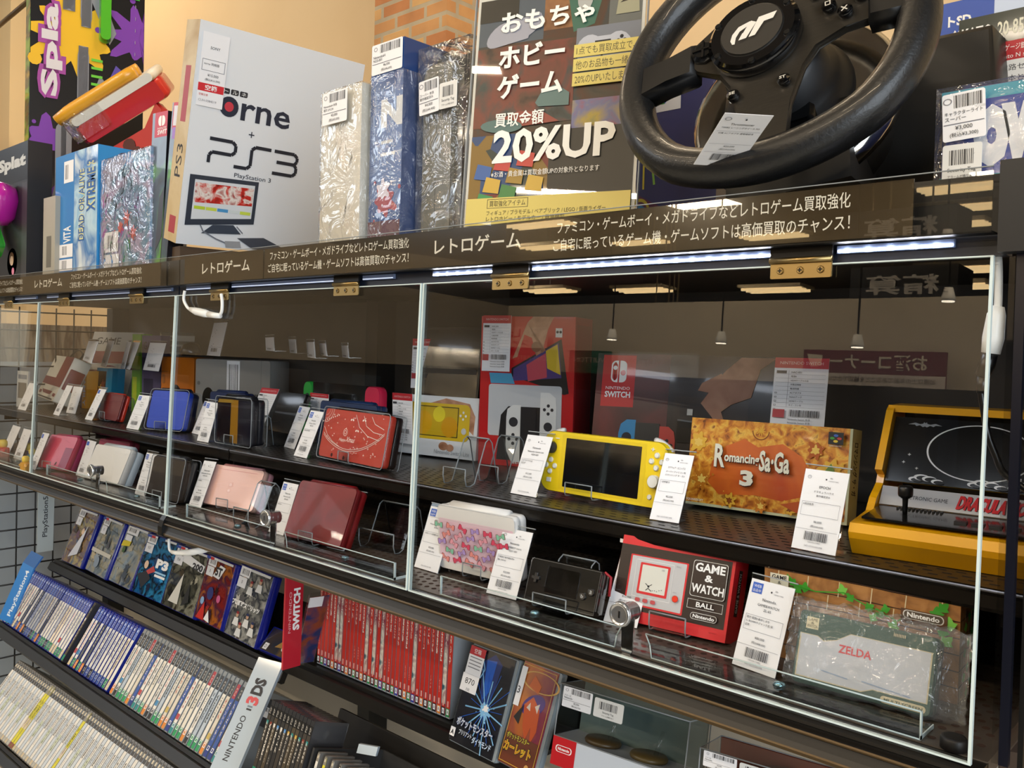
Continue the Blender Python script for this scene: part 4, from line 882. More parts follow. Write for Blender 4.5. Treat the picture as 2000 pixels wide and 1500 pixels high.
boxo = tag(mb.build('console_box', X=X), 'tall red console box picturing two white controllers and a hand', 'console box')
MB().add([(wd + .0006, y_, z_) for y_, z_ in ((.0, 0), (.0015, 0), (.0015, h), (.0, h))], [(0, 1, 2, 3)], M('E0484E', .4)).build('box_seam', boxo)
spec('red-headed specification card taped to the tall red console box', k22(752, 690, 955, 698, 768, 285), y=.3085)
X, wd, h = pose(*k22(100, 1290, 705, 1362, 130, 855), y=.29, down=ZU, dep=.05); mb = MB().box((0, 0, 0), (wd, .05, h), M('E2E4E6', .4)); a = front(mb, wd, h)
a.poly([(.44, .88), (.62, .97), (.90, .90), (.97, .70), (.96, .40), (.84, .55), (.70, .78)], SK); a.ell(.62, .18, .10, .07, SK); a.ell(.70, .16, .08, .06, SK)
a.rr(-.0 + .16, .28, .91, .88, .09, M('D9B71E', .35)); a.rr(.26, .33, .78, .83, .01, M('3A3008', .4)); a.rr(.27, .345, .77, .815, .01, M('C9A81C', .3)); [a.ell(x, y, r, r, M(c, .3)) for x, y, r, c in ((.36, .55, .20, 'D6A312'), (.55, .70, .13, 'E4D22A'), (.68, .5, .17, 'D2980E'))]
a.circ(.85, .45, .052, M('C6C8C6', .4)); [a.circ(.835 + dx * .03, .70 + dy * .055, .022, CW, 10) for dx, dy in ((0, 1), (0, -1), (1, 0), (-1, 0))]
a.text('Nintendo Switch Lite', .52, .05, .93, .12, M('9A9CA0'))
tag(mb.build('console_box', X=X), 'white console box picturing a yellow handheld, behind the empty clear stands', 'console box')
spec('red-headed specification card on the white box picturing a yellow handheld', k22(100, 1210, 245, 1230, 100, 850), y=.285)
X, wd, h = pose(*k22(240, 860, 725, 890, 285, 370), y=.362, down=ZU, dep=.04); mb = MB().box((0, 0, 0), (wd, .04, h), M('15110E', .2, coat=.6)); a = front(mb, wd, h); a.frame(.0, .0, 1, 1, .02, M('2A231C', .3)); a.rect(.1, .62, .95, .66, M('3A332A', .4)); tag(mb.build('console_box', X=X), 'glossy black box standing at the back between the red-headed card and the tall red box', 'console box')
spec('red-headed specification card standing at the door gap before the glossy black box', k22(232, 815, 395, 822, 250, 455), y=.36)
X, wd, h = pose(*k22(1545, 1330, 2900, 1440, 1610, 560), y=.325, down=ZU, dep=.05); mb = MB().box((0, 0, 0), (wd, .05, h), M('1E1416', .25, coat=.4)); a = front(mb, wd, h)
a.rect(.0, .0, .42, 1, MN('printed_dark_glow', ['1A1016', '3A1418', '6A1C22', '241428'], 9, .3, coat=.4)); a.rect(.035, .56, .225, .985, SWR); a.rr(.085, .76, .175, .94, .04, WHITE); a.rect(.125, .755, .134, .945, SWR); a.rr(.093, .775, .122, .925, .03, SWR); a.circ(.108, .88, .018, WHITE); a.circ(.155, .84, .022, SWR)
a.text('NINTENDO', .06, .70, .20, .725, WHITE); a.text('SWITCH', .057, .635, .205, .685, WHITE, bold=.03)
joy(a, .155, -.02, .25, .46, M('1E88C0', .35)); joy(a, .385, -.04, .475, .42, M('C83228', .35), False); a.rect(.25, .0, .385, .44, M('22262A', .25))
HS = MN('printed_hand', ['8A5A44', 'A8765C', 'B98A6E'], 26, .4); a.poly([(.60, .62), (.66, .52), (.70, .44), (.735, .46), (.71, .56), (.76, .62), (.86, .68), (.90, .90), (.98, .99), (.80, .99), (.72, .88), (.68, .80)], HS); a.poly([(.58, .72), (.66, .70), (.72, .78), (.70, .86), (.60, .78)], HS); a.rect(.48, .30, .98, .47, M('101214', .2)); a.line([(.48, .48), (.98, .42)], .012, M('5A6268', .4)); a.rect(.53, .52, .56, .57, M('C8C8C4'))
tag(mb.build('console_box', X=X), 'wide dark console box with a red logo square and blue and red controllers', 'console box')
spec('red-headed specification card leaning on the wide dark console box', k23(755, 905, 1020, 925, 788, 545), y=.325)
# two empty clear stands between the boxes
for nm, q, w_ in (('left one of the pair before the white handheld box', k24(250, 415)[0], .042), ('right one of the pair before the white handheld box', k24(480, 400)[0], .036)):
    p = at_z(q, ZU); t = thing('display_stand', 'empty clear bent stand, ' + nm, 'stand', stand(p.x, p.y, ZU, 0), 'clear bent display stands')
    pa = [(-.009, .024), (-.0095, .012), (-.007, .002), (0, .001), (.008, .004), (.028, .058), (.034, .062), (.040, .056), (.052, .0012)]
    MB().prism(ribbon(pa, .0018), 0, w_, CLEAR).build('bent_strip', t); ed = MB()
    for s_ in (0, w_): ed.tube([(s_, u, v_) for u, v_ in pa], .0009, RIM, 5)
    ed.tube([(0, -.009, .024), (w_, -.009, .024)], .0009, RIM, 5); ed.tube([(0, .034, .062), (w_, .034, .062)], .0012, RIM, 5); ed.build('polished_edge', t)
# ---------------------------------------------------------------- middle door: case floor
GM = 'white price cards'
def f_lite(a, mb):
    for k in (0, 1): a.rr(.40 + k * .0, .36 + k * .14, .48, .46 + k * .14, .03, M('E8B2A4', .35)); a.rr(.413, .375 + k * .14, .467, .445 + k * .14, .025, M('F1C2B4', .3, coat=.5))
    a.line([(.12, .90), (.88, .90)], .01, M('E09A9C', .4))
clam('handheld_console', 'pale pink closed handheld console behind the second door', k21(255, 530, 650, 605, 360, 222), z=ZB + .006, lid='F0BFB2', body='EBA7B0', fn=f_lite, t=.023, standlab='clear stand under the pale pink console', zs=ZB)
clam('handheld_console', 'dark red glossy closed handheld console behind the lock of the second door', k21(885, 785, 1335, 890, 1030, 345), z=ZB + .006, lid=MN('red_glossy_lid', ['5A0A0C', '7A1014', '4A080A'], 10, .5, coat=.15), body='7E1014', t=.022, standlab='clear stand under the dark red console', zs=ZB)
card('white price card overlapping the left side of the dark red console', k21(775, 757, 890, 790, 897, 362), z=ZB, desc=('Nintendo 3DS', 'SPR-001'), note='本体のみ', price='¥12,000', tax='(税込¥13,200)', web=True, full=True)
card('white price card at the right side of the dark red console', k21(1230, 880, 1365, 912, 1397, 447), z=ZB, desc=('Nintendo 3DS', 'CTR-001'), note='本体のみ 動作確認済|み', price='¥8,000', tax='(税込¥8,800)', bars=True)
card('white price card left of the pale pink console with a glare on top', k21(150, 555, 245, 572, 276, 197), z=ZB, desc=('Nintendo DS Lite', 'USG-001'), note='充電器付', price='¥5,000', tax='(税込¥5,500)', bars=True)
p = at_z(k21(575, 700)[0], ZB); X0 = stand(p.x, p.y - .004, ZB, 2)
def empty_stand(lab, X, sw, sc_=1.0):
    t = thing('display_stand', lab, 'stand', X, 'clear bent display stands')
    pa = [(u * sc_, v_ * sc_ if v_ > .002 else v_) for u, v_ in [(-.012, .030), (-.0125, .012), (-.009, .0015), (0, .001), (.008, .005), (.030, .062), (.036, .066), (.042, .060), (.056, .0012)]]
    MB().prism(ribbon(pa, .0018), 0, sw, CLEAR).build('bent_strip', t); ed = MB()
    for s_ in (0, sw): ed.tube([(s_, u, v_) for u, v_ in pa], .0009, RIM, 5)
    for i in (0, 6): ed.tube([(0, *pa[i]), (sw, *pa[i])], .0011, RIM, 5)
    ed.build('polished_edge', t); return t
empty_stand('empty clear bent stand before the pale pink console', X0, .040)
p = at_z(k21(1440, 880)[0], ZB)
X0 = stand(p.x, p.y + .02, ZB, 4)
empty_stand('large clear stand at the right end of the second door', X0, .07, .92)
clam('handheld_console', 'brown-black closed handheld console in a clear shell between the second and third doors', k28(1140, 352, 1390, 410, 1205, 35), z=ZB + .006, lid='2A1C10', body='1C1C1E', t=.026, clearcase=True, standlab='clear stand under the brown-black console', zs=ZB)
card('white price card left of the brown-black console in the clear shell', k28(1050, 342, 1130, 365, 1147, 15), z=ZB, desc=('Nintendo DSi', 'TWL-001'), note='本体のみ', price='¥4,000', tax='(税込¥4,400)', web=True, bars=True, group=GM)
# ---- middle door, inner shelf
def f_fest(a, mb):
    W_ = M('F3E6DE', .4); R_ = random.Random(9)
    for k, (dx, r) in enumerate(((.02, .24), (.02, .36), (.02, .48))): a.ring(.02, 1.0, r * .62, r * .62, .035, W_, 18, -math.pi / 2, 0)
    for pts in ([(.50, .93), (.58, .70), (.72, .55), (.90, .50)], [(.62, .93), (.68, .74), (.80, .64), (.93, .62)], [(.74, .93), (.80, .80), (.94, .72)]): a.line(pts, .012, W_)
    for k in (0, .035): a.line([(.04 + .92 * i / 16, .46 - .34 * math.sin(math.pi * i / 16) ** .8 + k + .16 * (i / 16)) for i in range(17)], .010, W_)
    a.line([(.03, .62), (.10, .46), (.20, .34), (.32, .26)], .010, W_)
    for i in range(46):
        x, y = R_.uniform(.06, .94), R_.uniform(.16, .92); s_ = R_.uniform(.010, .024); a.line([(x - s_ * .55, y), (x + s_ * .55, y)], .007, W_); a.line([(x, y - s_), (x, y + s_)], .007, W_)
    for i in range(9): a.circ(.06 + .03 * i, .72 + .02 * i, .016, W_, 8)
    for x, y in ((.52, .82), (.70, .84), (.62, .62)): a.ell(x - .015, y, .03, .018, W_, 10, .5); a.ell(x + .015, y, .03, .018, W_, 10, -.5)
    a.text('Happy', .36, .36, .46, .44, W_, shear=.02); a.text('Xmas', .47, .38, .60, .48, W_, shear=.02); a.ring(.45, .56, .075, .075, .12, W_, 22); a.ring(.45, .56, .04, .04, .2, W_, 18)
    a.circ(.30, .075, .040, M('3A0E0C', .3)); a.circ(.49, .062, .040, M('3A0E0C', .3))
clam('handheld_console', 'red closed handheld console decorated with white garlands and stars in a clear shell', k18(1090, 1235, 1560, 1335, 1155, 885), z=ZU + .006, lid='C23A28', body='1B1516', fn=f_fest, t=.024, clearcase=True, standlab='clear stand under the garland-decorated red console', zs=ZU)
card('white price card just left of the garland-decorated red console', k18(912, 1240, 1005, 1262, 1040, 905), z=ZU, desc=('Nintendo 3DS LL', 'RED-001'), note='充電器付 動作確認', price='¥22,000', tax='(税込¥24,200)', web=True, bars=True)
card('rear white price card half hidden behind the card of the garland-decorated console', k18(840, 1175, 915, 1195, 957, 872), z=ZU, desc=('Nintendo 3DS', 'SPR-001'), note='本体', price='¥12,000', tax='(税込¥13,200)', web=True, bars=True)
clam('handheld_console', 'dark blue closed handheld console leaning behind the garland-decorated red console', k18(1080, 1160, 1500, 1230, 1110, 830), y=.235, lid='16305C', t=.022, zs=ZU)
def f_gold(a, mb): a.rect(.02, .02, .40, .97, M('17141C', .15, coat=1)); a.poly([(.40, .02), (.62, .02), (.66, .97), (.42, .97)], M('C9922A', .3, .5)); a.rect(.62, .02, .98, .97, M('191A2A', .15, coat=1)); a.poly([(.03, .88), (.5, .90), (.45, .97), (.06, .96)], M('C9A040', .3, .5))
clam('handheld_console', 'black and gold closed handheld console in a clear shell behind the second door', k18(345, 1130, 600, 1175, 355, 805), z=ZU + .006, lid='16131A', body='1C1C22', fn=f_gold, t=.026, clearcase=True, standlab='clear stand under the black and gold console', zs=ZU)
clam('handheld_console', 'blue-black console upright behind the black and gold one', k18(290, 1070, 560, 1100, 300, 765), y=.26, lid='1B2C5A', t=.022)
card('white price card left of the black and gold console', k18(203, 1130, 285, 1146, 280, 842), z=ZU, desc=('Nintendo 3DS LL', 'SPR-001'), note='本体', price='¥14,000', tax='(税込¥15,400)', web=True, bars=True)
card('rear white price card between the blue console and the black and gold console', k18(165, 1075, 230, 1090, 262, 835), z=ZU, desc=('Nintendo 3DS', 'CTR-001'), price='¥9,000', tax='(税込¥9,900)', web=True, bars=True)
clam('handheld_console', 'bright blue closed handheld console in a clear shell at the third door edge', k17(1215, 1010, 1525, 1035, 1280, 690), z=ZU + .006, lid='0F44C0', body='10142A', t=.03, r=.008, clearcase=True, standlab='clear stand under the bright blue console', zs=ZU)
card('white price card left of the bright blue console', k17(1055, 1015, 1155, 1032, 1165, 733), z=ZU, desc=('Nintendo 3DS LL', 'SPR-001'), note='', price='¥16,000', tax='(税込¥17,600)', web=True, bars=True)
# console with green and pink controllers standing at the back
X, wd, h = pose(*k18(985, 930, 1560, 1010, 995, 690), y=.30, down=ZU, dep=.014)
t = thing('tablet_console', 'black tablet console with green and pink controllers at the back of the second case', 'console', X)
MB().box((wd * .12, 0, 0), (wd * .80, .012, h), M('101011', .12, coat=1)).build('tablet', t)
for nm, x0, x1, c, lf in (('left_controller', 0, .12, '22A83E', True), ('right_controller', .80, .97, 'E0234E', False)):
    o_ = rrect(wd * x0, 0, wd * x1, h, wd * .05); mb = MB().slab(o_, -.002, .014, M(c, .4), .001); a = front(mb, wd, h, -.002)
    for dx, dy in ((0, 1), (0, -1), (1, 0), (-1, 0)): a.circ((x0 + x1) / 2 + dx * .028, (.42 if lf else .64) + dy * .09, .038, INK, 10)
    a.circ((x0 + x1) / 2, .72 if lf else .30, .08, INK); mb.build(nm, t)
spec('red-headed specification card beside the tablet console with green controller', k18(1030, 985, 1165, 1005, 1035, 775), y=.27)
spec('red-headed slanted specification card behind the tilted black tablet', k18(560, 1010, 685, 1030, 682, 738), y=.24)
X, wd, h = pose(*k18(720, 1050, 905, 1085, 820, 765), y=.225); t = MB().slab(rrect(0, 0, wd, h, .004), 0, .012, M('121316', .12, coat=1), .001)
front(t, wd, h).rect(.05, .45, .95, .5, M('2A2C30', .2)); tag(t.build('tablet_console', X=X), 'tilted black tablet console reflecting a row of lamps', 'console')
# silver boxy consoles at the back
GCX = M('8E8C88', .4, coat=.3)
X, wd, h = pose(*k18(190, 830, 740, 860, 195, 525), y=.30, down=ZU, dep=.07)
t = thing('game_console', 'silver-grey boxy game console at the back of the second case', 'game console', X)
mb = MB().slab(rrect(0, 0, wd, h, .006), 0, .07, GCX, .001); a = front(mb, wd, h); a.line([(.88, .0), (.88, 1)], .004, M('5A5956')); a.circ(.05, .62, .03, M('6A6966', .4)); mb.build('body', t)
mb = MB(); [mb.box((wd * (.54 + .026 * i), -.0006, h * .22), (wd * (.553 + .026 * i), .001, h * .48), M('1E1E1E', .6)) for i in range(12)]; mb.build('vent', t)
MB().slab([(wd * .18 + .016 * math.cos(q), h * .38 + .026 * math.sin(q)) for q in [math.pi * j / 12 for j in range(24)]], -.001, .002, M('141210', .2, coat=1), .0004).build('handle_recess', t)
mb = MB().box((wd * .43, -.0006, h * .45), (wd * .60, .0004, h * .98), PAPER); Art(mb, (wd * .43, -.0006, h * .45), (1, 0, 0), (0, 0, 1), wd * .17, h * .53).bars(.1, .1, .9, .9, M('6A6A6A'), 9); mb.build('bar_label', t)
X, wd, h = pose(*k17(1345, 680, 1625, 690, 1352, 410), y=.30, down=ZU, dep=.09)
t = thing('game_console', 'orange cube-shaped game console with a handle recess', 'game console', X); OR_ = M('E07A14', .35, coat=.4)
MB().slab(rrect(0, 0, wd, h, .006), 0, .09, OR_, .0015).build('body', t)
MB().slab([(wd * .45 + wd * .24 * math.cos(q), h * .10 + h * .44 * math.sin(q)) for q in [math.pi * j / 12 for j in range(13)]], -.001, .002, M('2A1410', .3, coat=.6), .0004).build('handle_recess', t)
MB().slab(rrect(wd * .04, h * .56, wd * .12, h * .70, .002), -.001, .002, M('B86A1C', .4), .0003).build('logo_badge', t)
for (q, lab) in (((1530, 405, 1690, 412, 1545, 305), 'small black round accessory resting on top of the orange cube console'),):
    X, wd, h = pose(*k17(*q), y=.31); mb = MB().lathe([(.022, 0), (.024, .01), (.018, .026), (.004, .032)], M('15110E', .3, coat=.5), 20)
    o = mb.build('controller_pod', X=Matrix.Translation(X.to_translation() + V((.02, .01, 0)))); tag(o, lab, 'accessory'); MB().lathe([(.004, .0), (.004, .004)], BRASS, 10, Matrix.Translation((-.012, -.016, .012)) @ Matrix.Rotation(math.pi / 2, 4, 'X')).build('brass_plug', o)
GT = 'price cards at the back of the case'
for q, lab, yy in (((690, 445, 762, 472, 742, 282), 'leftmost of the dim price cards at the back of the third case', .27), ((842, 490, 885, 503, 906, 280), 'second of the dim price cards at the back of the third case', .27), ((1008, 512, 1040, 520, 1062, 290), 'third of the dim price cards at the back of the third case, narrowest', .27), ((1030, 515, 1085, 527, 1112, 292), 'fourth of the dim price cards at the back of the third case', .27), ((1195, 527, 1326, 541, 1257, 297), 'wide dim price card left of the orange cube console', .27)):
    t = card(lab, k17(*q), y=yy, full=False, group=GT)
# boxes at the back of the third case that carry those cards
for q, c, c2, lab, yy in (((690, 545, 1110, 560, 792, 205), 'CFCBC2', '9A2026', 'white and red game box at the back of the third case', .31), ((1188, 545, 1345, 552, 1190, 235), '5E5478', '3A3450', 'violet game box at the back of the third case', .31), ((1105, 520, 1175, 525, 1110, 225), '7FBE2C', 'C8D832', 'bright green package at the back of the third case', .32), ((1345, 400, 1620, 405, 1355, 235), 'B8B2A4', '6A665E', 'pale box lying on the orange cube console', .36)):
    X, wd, h = pose(*k17(*q), y=yy, down=ZU if 'orange' not in lab else None, dep=.03); mb = MB().box((0, 0, 0), (wd, .03, h), M(c, .4)); a = front(mb, wd, h); a.rect(0, .55, 1, .72, M(c2, .4)); a.rect(.1, .15, .6, .45, M(c2, .4)); a.tl('GAME', .1, .82, .1, INK, mx=.7); tag(mb.build('game_box', X=X), lab, 'game box')
for q, lab in (((275, 505, 370, 512, 330, 265), 'dim price card at the back between the silver console and the orange cube'), ((710, 470, 770, 476, 705, 372), 'small dim price card left on the top of the silver console'), ((885, 488, 935, 492, 875, 385), 'second small dim price card on the silver console'), ((1015, 520, 1070, 528, 1005, 405), 'third small dim price card on the silver console'), ((1110, 505, 1155, 512, 1098, 415), 'fourth small dim price card on the silver console'), ((1270, 520, 1315, 526, 1262, 430), 'fifth small dim price card, behind the green controller')):
    card(lab, k18(*q), y=.345, full=False, group=GT)
# ---------------------------------------------------------------- third and fourth doors
def f_pink(a, mb): a.ell(.60, .17, .035, .06, M('4A1020', .5), 14, -.4); a.rect(.72, .02, .98, .66, M('8E1A50', .35)); a.line([(.60, .87), (.80, .80)], .02, M('B82850', .4))
clam('handheld_console', 'hot pink closed handheld console standing upright near the far left of the case floor', k17(305, 1335, 540, 1372, 425, 1060), z=ZB + .005, lid='C8365A', body='A8205E', fn=f_pink, t=.026, standlab='clear stand under the upright hot pink console', zs=ZB)
clam('handheld_console', 'white closed handheld console behind the lock of the third door', k17(690, 1425, 985, 1490, 808, 1140), z=ZB + .005, lid='E6E2DC', body='C9D4DC', t=.030, standlab='clear stand under the white console', zs=ZB)
clam('handheld_console', 'pink closed handheld console peeking out behind the white console', k17(770, 1400, 1030, 1440, 835, 1095), y=.12, lid='C02C58', t=.026, zs=ZB)
tag(MB().tube(smooth([tuple(at_z(p, ZB + .012)) for p in k17(1065, 1300, 1090, 1350, 1120, 1378, 1170, 1372)]), .0022, M('DCE2D8', .4), 6).build('white_strap'), 'white carrying strap trailing right of the white console', 'strap')
for q, lab, zz, wb in (((240, 1352, 292, 1366, 360, 1048), 'white price card left of the upright hot pink console', ZB, 1), ((632, 1407, 702, 1432, 735, 1108), 'white price card left of the white console', ZB, 1), ((110, 1265, 175, 1285, 200, 1015), 'second price card from the left edge, among the toy figures', ZB, 0), ((5, 1225, 65, 1250, 110, 985), 'leftmost price card on the case floor, among the toy figures', ZB, 0),
                       ((443, 900, 490, 912, 560, 652), 'price card right of the red and white console on the inner shelf', ZU, 0), ((552, 885, 628, 897, 617, 662), 'price card before the yellow upright box on the inner shelf', ZU, 0), ((708, 940, 767, 952, 830, 682), 'price card left of the maroon handheld console', ZU, 1), ((147, 855, 212, 868, 247, 632), 'price card left of the red and white console', ZU, 0)):
    card(lab, k17(*q), z=zz, full=False, web=bool(wb))
clam('handheld_console', 'maroon closed handheld console with a bright red edge on the inner shelf', k17(805, 925, 975, 958, 870, 710), z=ZU + .004, lid='6E1A18', body='D23A24', t=.016, standlab='clear stand under the maroon console', zs=ZU)
# old red and white cartridge console standing on end
X, wd, h = pose(*k17(300, 790, 440, 850, 470, 455), z=ZU + .001); X = Matrix.Translation((0, 0, max(0, -X.to_3x3().col[1].z * .045))) @ X
t = thing('game_console', 'red and white retro cartridge console standing on end, with dark red controllers', 'game console', X); MAR = M('7C1A20', .4); CRW = M('E3DFD2', .4)
mb = MB().slab(rrect(0, 0, wd, h, .004), 0, .045, CRW, .001); a = front(mb, wd, h); a.rect(.0, .32, 1, .50, MAR); a.rect(.58, .50, 1, 1, MAR); a.poly([(.18, .20), (.75, .20), (.68, .12), (.30, .12)], MAR); a.rect(.05, .10, .18, .17, MAR); a.rect(.82, .1, .95, .17, MAR); a.rect(.1, .02, .9, .05, M('2A1412')); mb.build('body', t)
for x0 in (-.012, wd): MB().slab(rrect(x0, h * .3, x0 + .012, h * .75, .002), .004, .04, MAR, .001).build('controller', t)
MB().tube(smooth([(wd * .6, .03, h), (wd * .7, .03, h + .02), (wd * .3, .03, h + .03), (-.02, .03, h * .8)]), .003, M('151210', .4), 6).build('cable', t)
X, wd, h = pose(*k17(672, 820, 780, 700, 690, 470), y=.26, down=ZU); 
X = stand(X.to_translation().x, X.to_translation().y, ZU, 4); mb = MB().box((0, 0, 0), (.034, .05, .098), M('E09A2C', .4)); a = front(mb, .034, .098); a.rect(0, 0, .25, 1, M('5A4A6A', .4)); a.text('FAMILY', .4, .06, .8, .9, M('C8CCE0', .4), rot=-90, bold=.03); tag(mb.build('cartridge_box', X=X), 'upright yellow cartridge box with vertical lettering beside the red and white console', 'game box')
X, wd, h = pose(*k17(800, 700, 930, 712, 815, 505), y=.29, down=ZU, dep=.035); mb = MB().box((0, 0, 0), (wd, .035, h), M('1A8CB8', .35, coat=.4)); a = front(mb, wd, h); a.rect(.0, .1, .62, .92, M('2A1810', .4)); [a.splat(.2 + .12 * i, .35 + .12 * i, .12, M(('C8442A', 'D8A83A', '7A3A2A')[i], .4), i, 6) for i in range(3)]; tag(mb.build('cartridge_box', X=X), 'cyan cartridge box with a dark picture at the back of the third case', 'game box')
TOYC = [('C8302A', 'red toy block figure at the far left of the case floor', k17(25, 1150)[0], .016), ('E8D848', 'yellow toy block figure with blue cap at the far left', k17(215, 1110)[0], .015), ('2C3A7A', 'dark blue toy figure between the leftmost price cards', k17(250, 1165)[0], .014), ('D8A03A', 'amber toy block near the front left stop strip', k17(215, 1250)[0], .012), ('3A8A9A', 'teal toy block right of the leftmost toy figures', k17(270, 1190)[0], .012)]
for c, lab, px, s_ in TOYC:
    p = at_z(px, ZB + .03); z0 = ZB; t = thing('toy_figure', lab, 'toy', Matrix.Translation((p.x, p.y, z0)), 'toy block figures'); m_ = M(c, .4, coat=.4)
    MB().slab(rrect(-s_, 0, s_, s_ * 1.5, s_ * .3), -s_ * .6, s_ * .6, m_, .001).build('body', t); MB().lathe([(s_ * .5, s_ * 1.5), (s_ * .62, s_ * 1.8), (s_ * .62, s_ * 2.3), (s_ * .4, s_ * 2.6)], M('E6C84A' if c != 'E8D848' else '3A4AA0', .4), 12).build('head', t)
    for sx in (-1, 1): MB().tube([(sx * s_, 0, s_ * 1.2), (sx * s_ * 1.5, -s_ * .5, s_ * .8)], s_ * .22, m_, 6).build('arm', t)
X, wd, h = pose(*k17(135, 835, 225, 850, 147, 530), y=.14, down=ZU); mb = MB().box((0, 0, 0), (wd, .004, h), M('C9CAC8', .4)); a = front(mb, wd, h); a.rect(.12, .25, .88, .68, M('7A746A', .5)); a.rect(.1, .78, .9, .9, M('8A8F98', .5)); tag(mb.build('blister_card', X=X), 'grey blister card leaning at the left end of the inner shelf', 'package')
X, wd, h = pose(*k17(0, 1000, 60, 1020, 20, 830), y=.17)
tag(MB().slab(rrect(0, 0, wd, h, .004), 0, .02, M('5A544E', .4), .001).build('grey_case', X=stand(X.to_translation().x, .1, ZB, 0)), 'dim grey case behind the toy figures at the far left', 'case')
# mesh end panel of the gondola and the sheets behind it, one added as a bright reflection
t = thing('mesh_panel', 'black wire grid panel closing the far left end of the gondola', 'wire panel', Matrix.Translation((-2.465, 0, 0))); mw = MB(); WB = M('0D0D0E', .45)
for i in range(14): mw.tube([(0, -.06 + .048 * i, .3), (0, -.06 + .048 * i, ZO + .01)], .0022, WB, 6)
mw.build('upright_wires', t); mw = MB()
for j in range(24): mw.tube([(.004, -.06, ZO - .004 - .050 * j), (.004, .58, ZO - .004 - .050 * j)], .0022, WB, 6)
mw.build('level_wires', t)
o = MB().box((0, -.12, .2), (.004, .6, ZO - .145), M('9AA3AA', .6)).box((0, .128, ZO - .145), (.004, 1.15, ZO - .035), MN('clutter_beyond_grid', ['6A6258', '8E867A', '5A4A3C', '9A8E7C', '7A7E84'], 9, .6, stretch=(1, 3, .6))).build('backing_sheet', X=Matrix.Translation((-2.62, 0, 0))); tag(o, 'pale grey sheet standing behind the wire grid at the left end', 'sheet')
o = MB().box((0, -.25, ZO - .145), (.004, .125, ZO + .02), M('E9E4D2', .6)).build('reflection_sheet', X=Matrix.Translation((-2.60, 0, 0))); tag(o, 'added cream sheet behind the wire grid, standing in for a bright reflection', 'sheet')  # pale sheet added in place of a bright reflection in the door
# ---------------------------------------------------------------- boxes on the top board
def sticker(par, X, wd, h, lines=('Nintendo64', 'NUS-001', '¥6,000', '(税込¥6,600)'), name='price_sticker', bars_=True):
    mb = MB().slab(rrect(0, 0, wd, h, min(wd, h) * .06), -.0004, 0, PAPER); a = Art(mb, (0, -.0004, 0), (1, 0, 0), (0, 0, 1), wd, h)
    if bars_: a.bars(.28, .68, .95, .95, n=18); a.ring(.13, .84, .09, .07, .25, GREY, 12)
    a.tl(lines[0], .06, .53, .09, INK, mx=.88); a.tl(lines[1], .06, .42, .09, INK, mx=.88); a.rect(.03, .345, .97, .36, LINE); a.tl(lines[2], .5, .21, .10, INK, 'c'); a.tl(lines[3], .5, .06, .11, INK, 'c', mx=.8)
    return mb.build(name, par, X)
def security(par, X, wd, h):
    mb = MB().slab(rrect(0, 0, wd, h, .002), -.0004, 0, M('E3E3E0', .5)); a = Art(mb, (0, -.0004, 0), (1, 0, 0), (0, 0, 1), wd, h); a.bars(.18, .45, .82, .85, n=14); a.tl('Security Tag', .5, .24, .13, INK, 'c', mx=.8); a.tl('アラームが鳴ります', .5, .10, .08, INK, 'c', mx=.7)
    return mb.build('security_sticker', par, X)
SIDE = Matrix.Rotation(math.pi / 2, 4, 'Z')        # turns a front decal onto a right-hand side face
def wrap_box(par, a, b, th=.0035, seed=3, m=None):
    """crinkled shrink wrap around a box"""
    R_ = random.Random(seed); mb = MB(); (x0, y0, z0), (x1, y1, z1) = a, b; n = 9
    def patch(o, U, W_, N):
        o, U, W_, N = V(o), V(U), V(W_), V(N); vs = []
        for j in range(n + 1):
            for i in range(n + 1):
                e = min(i, j, n - i, n - j); vs.append(tuple(o + U * (i / n) + W_ * (j / n) + N * (0 if e == 0 else R_.uniform(.1, 1) * th)))
        mb.add(vs, [(j * (n + 1) + i, j * (n + 1) + i + 1, (j + 1) * (n + 1) + i + 1, (j + 1) * (n + 1) + i) for j in range(n) for i in range(n)], m or WRAP, True)
    g = .0012; X0, Y0, Z0, X1, Y1, Z1 = x0 - g, y0 - g, z0, x1 + g, y1 + g, z1 + g
    patch((X0, Y0, Z0), (X1 - X0, 0, 0), (0, 0, Z1 - Z0), (0, -1, 0)); patch((X1, Y0, Z0), (0, Y1 - Y0, 0), (0, 0, Z1 - Z0), (1, 0, 0)); patch((X0, Y1, Z0), (0, Y0 - Y1, 0), (0, 0, Z1 - Z0), (-1, 0, 0)); patch((X0, Y0, Z1), (X1 - X0, 0, 0), (0, Y1 - Y0, 0), (0, 0, 1))
    return mb.build('clear_wrap', par)
def topbox(px_l, px_r, px_t, y, depth, yaw=0.0):
    """box on the top board seen between two pixel columns on its front face at depth y"""
    a = at_y(px_l, y); b = at_y(px_r, y); t = at_y(px_t, y); X = stand(a.x, y, ZT, yaw); return X, (b.x - a.x) / math.cos(math.radians(yaw)), t.z - ZT
# tall white box: its broad face looks to the right
a_ = at_y((343, 475), .03); U = V((math.cos(math.radians(85)), math.sin(math.radians(85)), 0)); d = ray((392, 37)); P_ = CAM + d * ((a_ - CAM).dot(U) / d.dot(U)); Vv = P_ - a_; h = Vv.length; Vv.normalize(); wd = .313
X = basis(a_, U, Vv); WB_ = M('E4E7EB', .35, coat=.35); NAVY = M('20283C', .4)
mb = MB().box((0, 0, 0), (wd, .055, h), WB_); a = front(mb, wd, h)
def cx(p): return [((q[0] - 130) / 1100, 1 - (q[1] - 110) / 1315) for q in p]
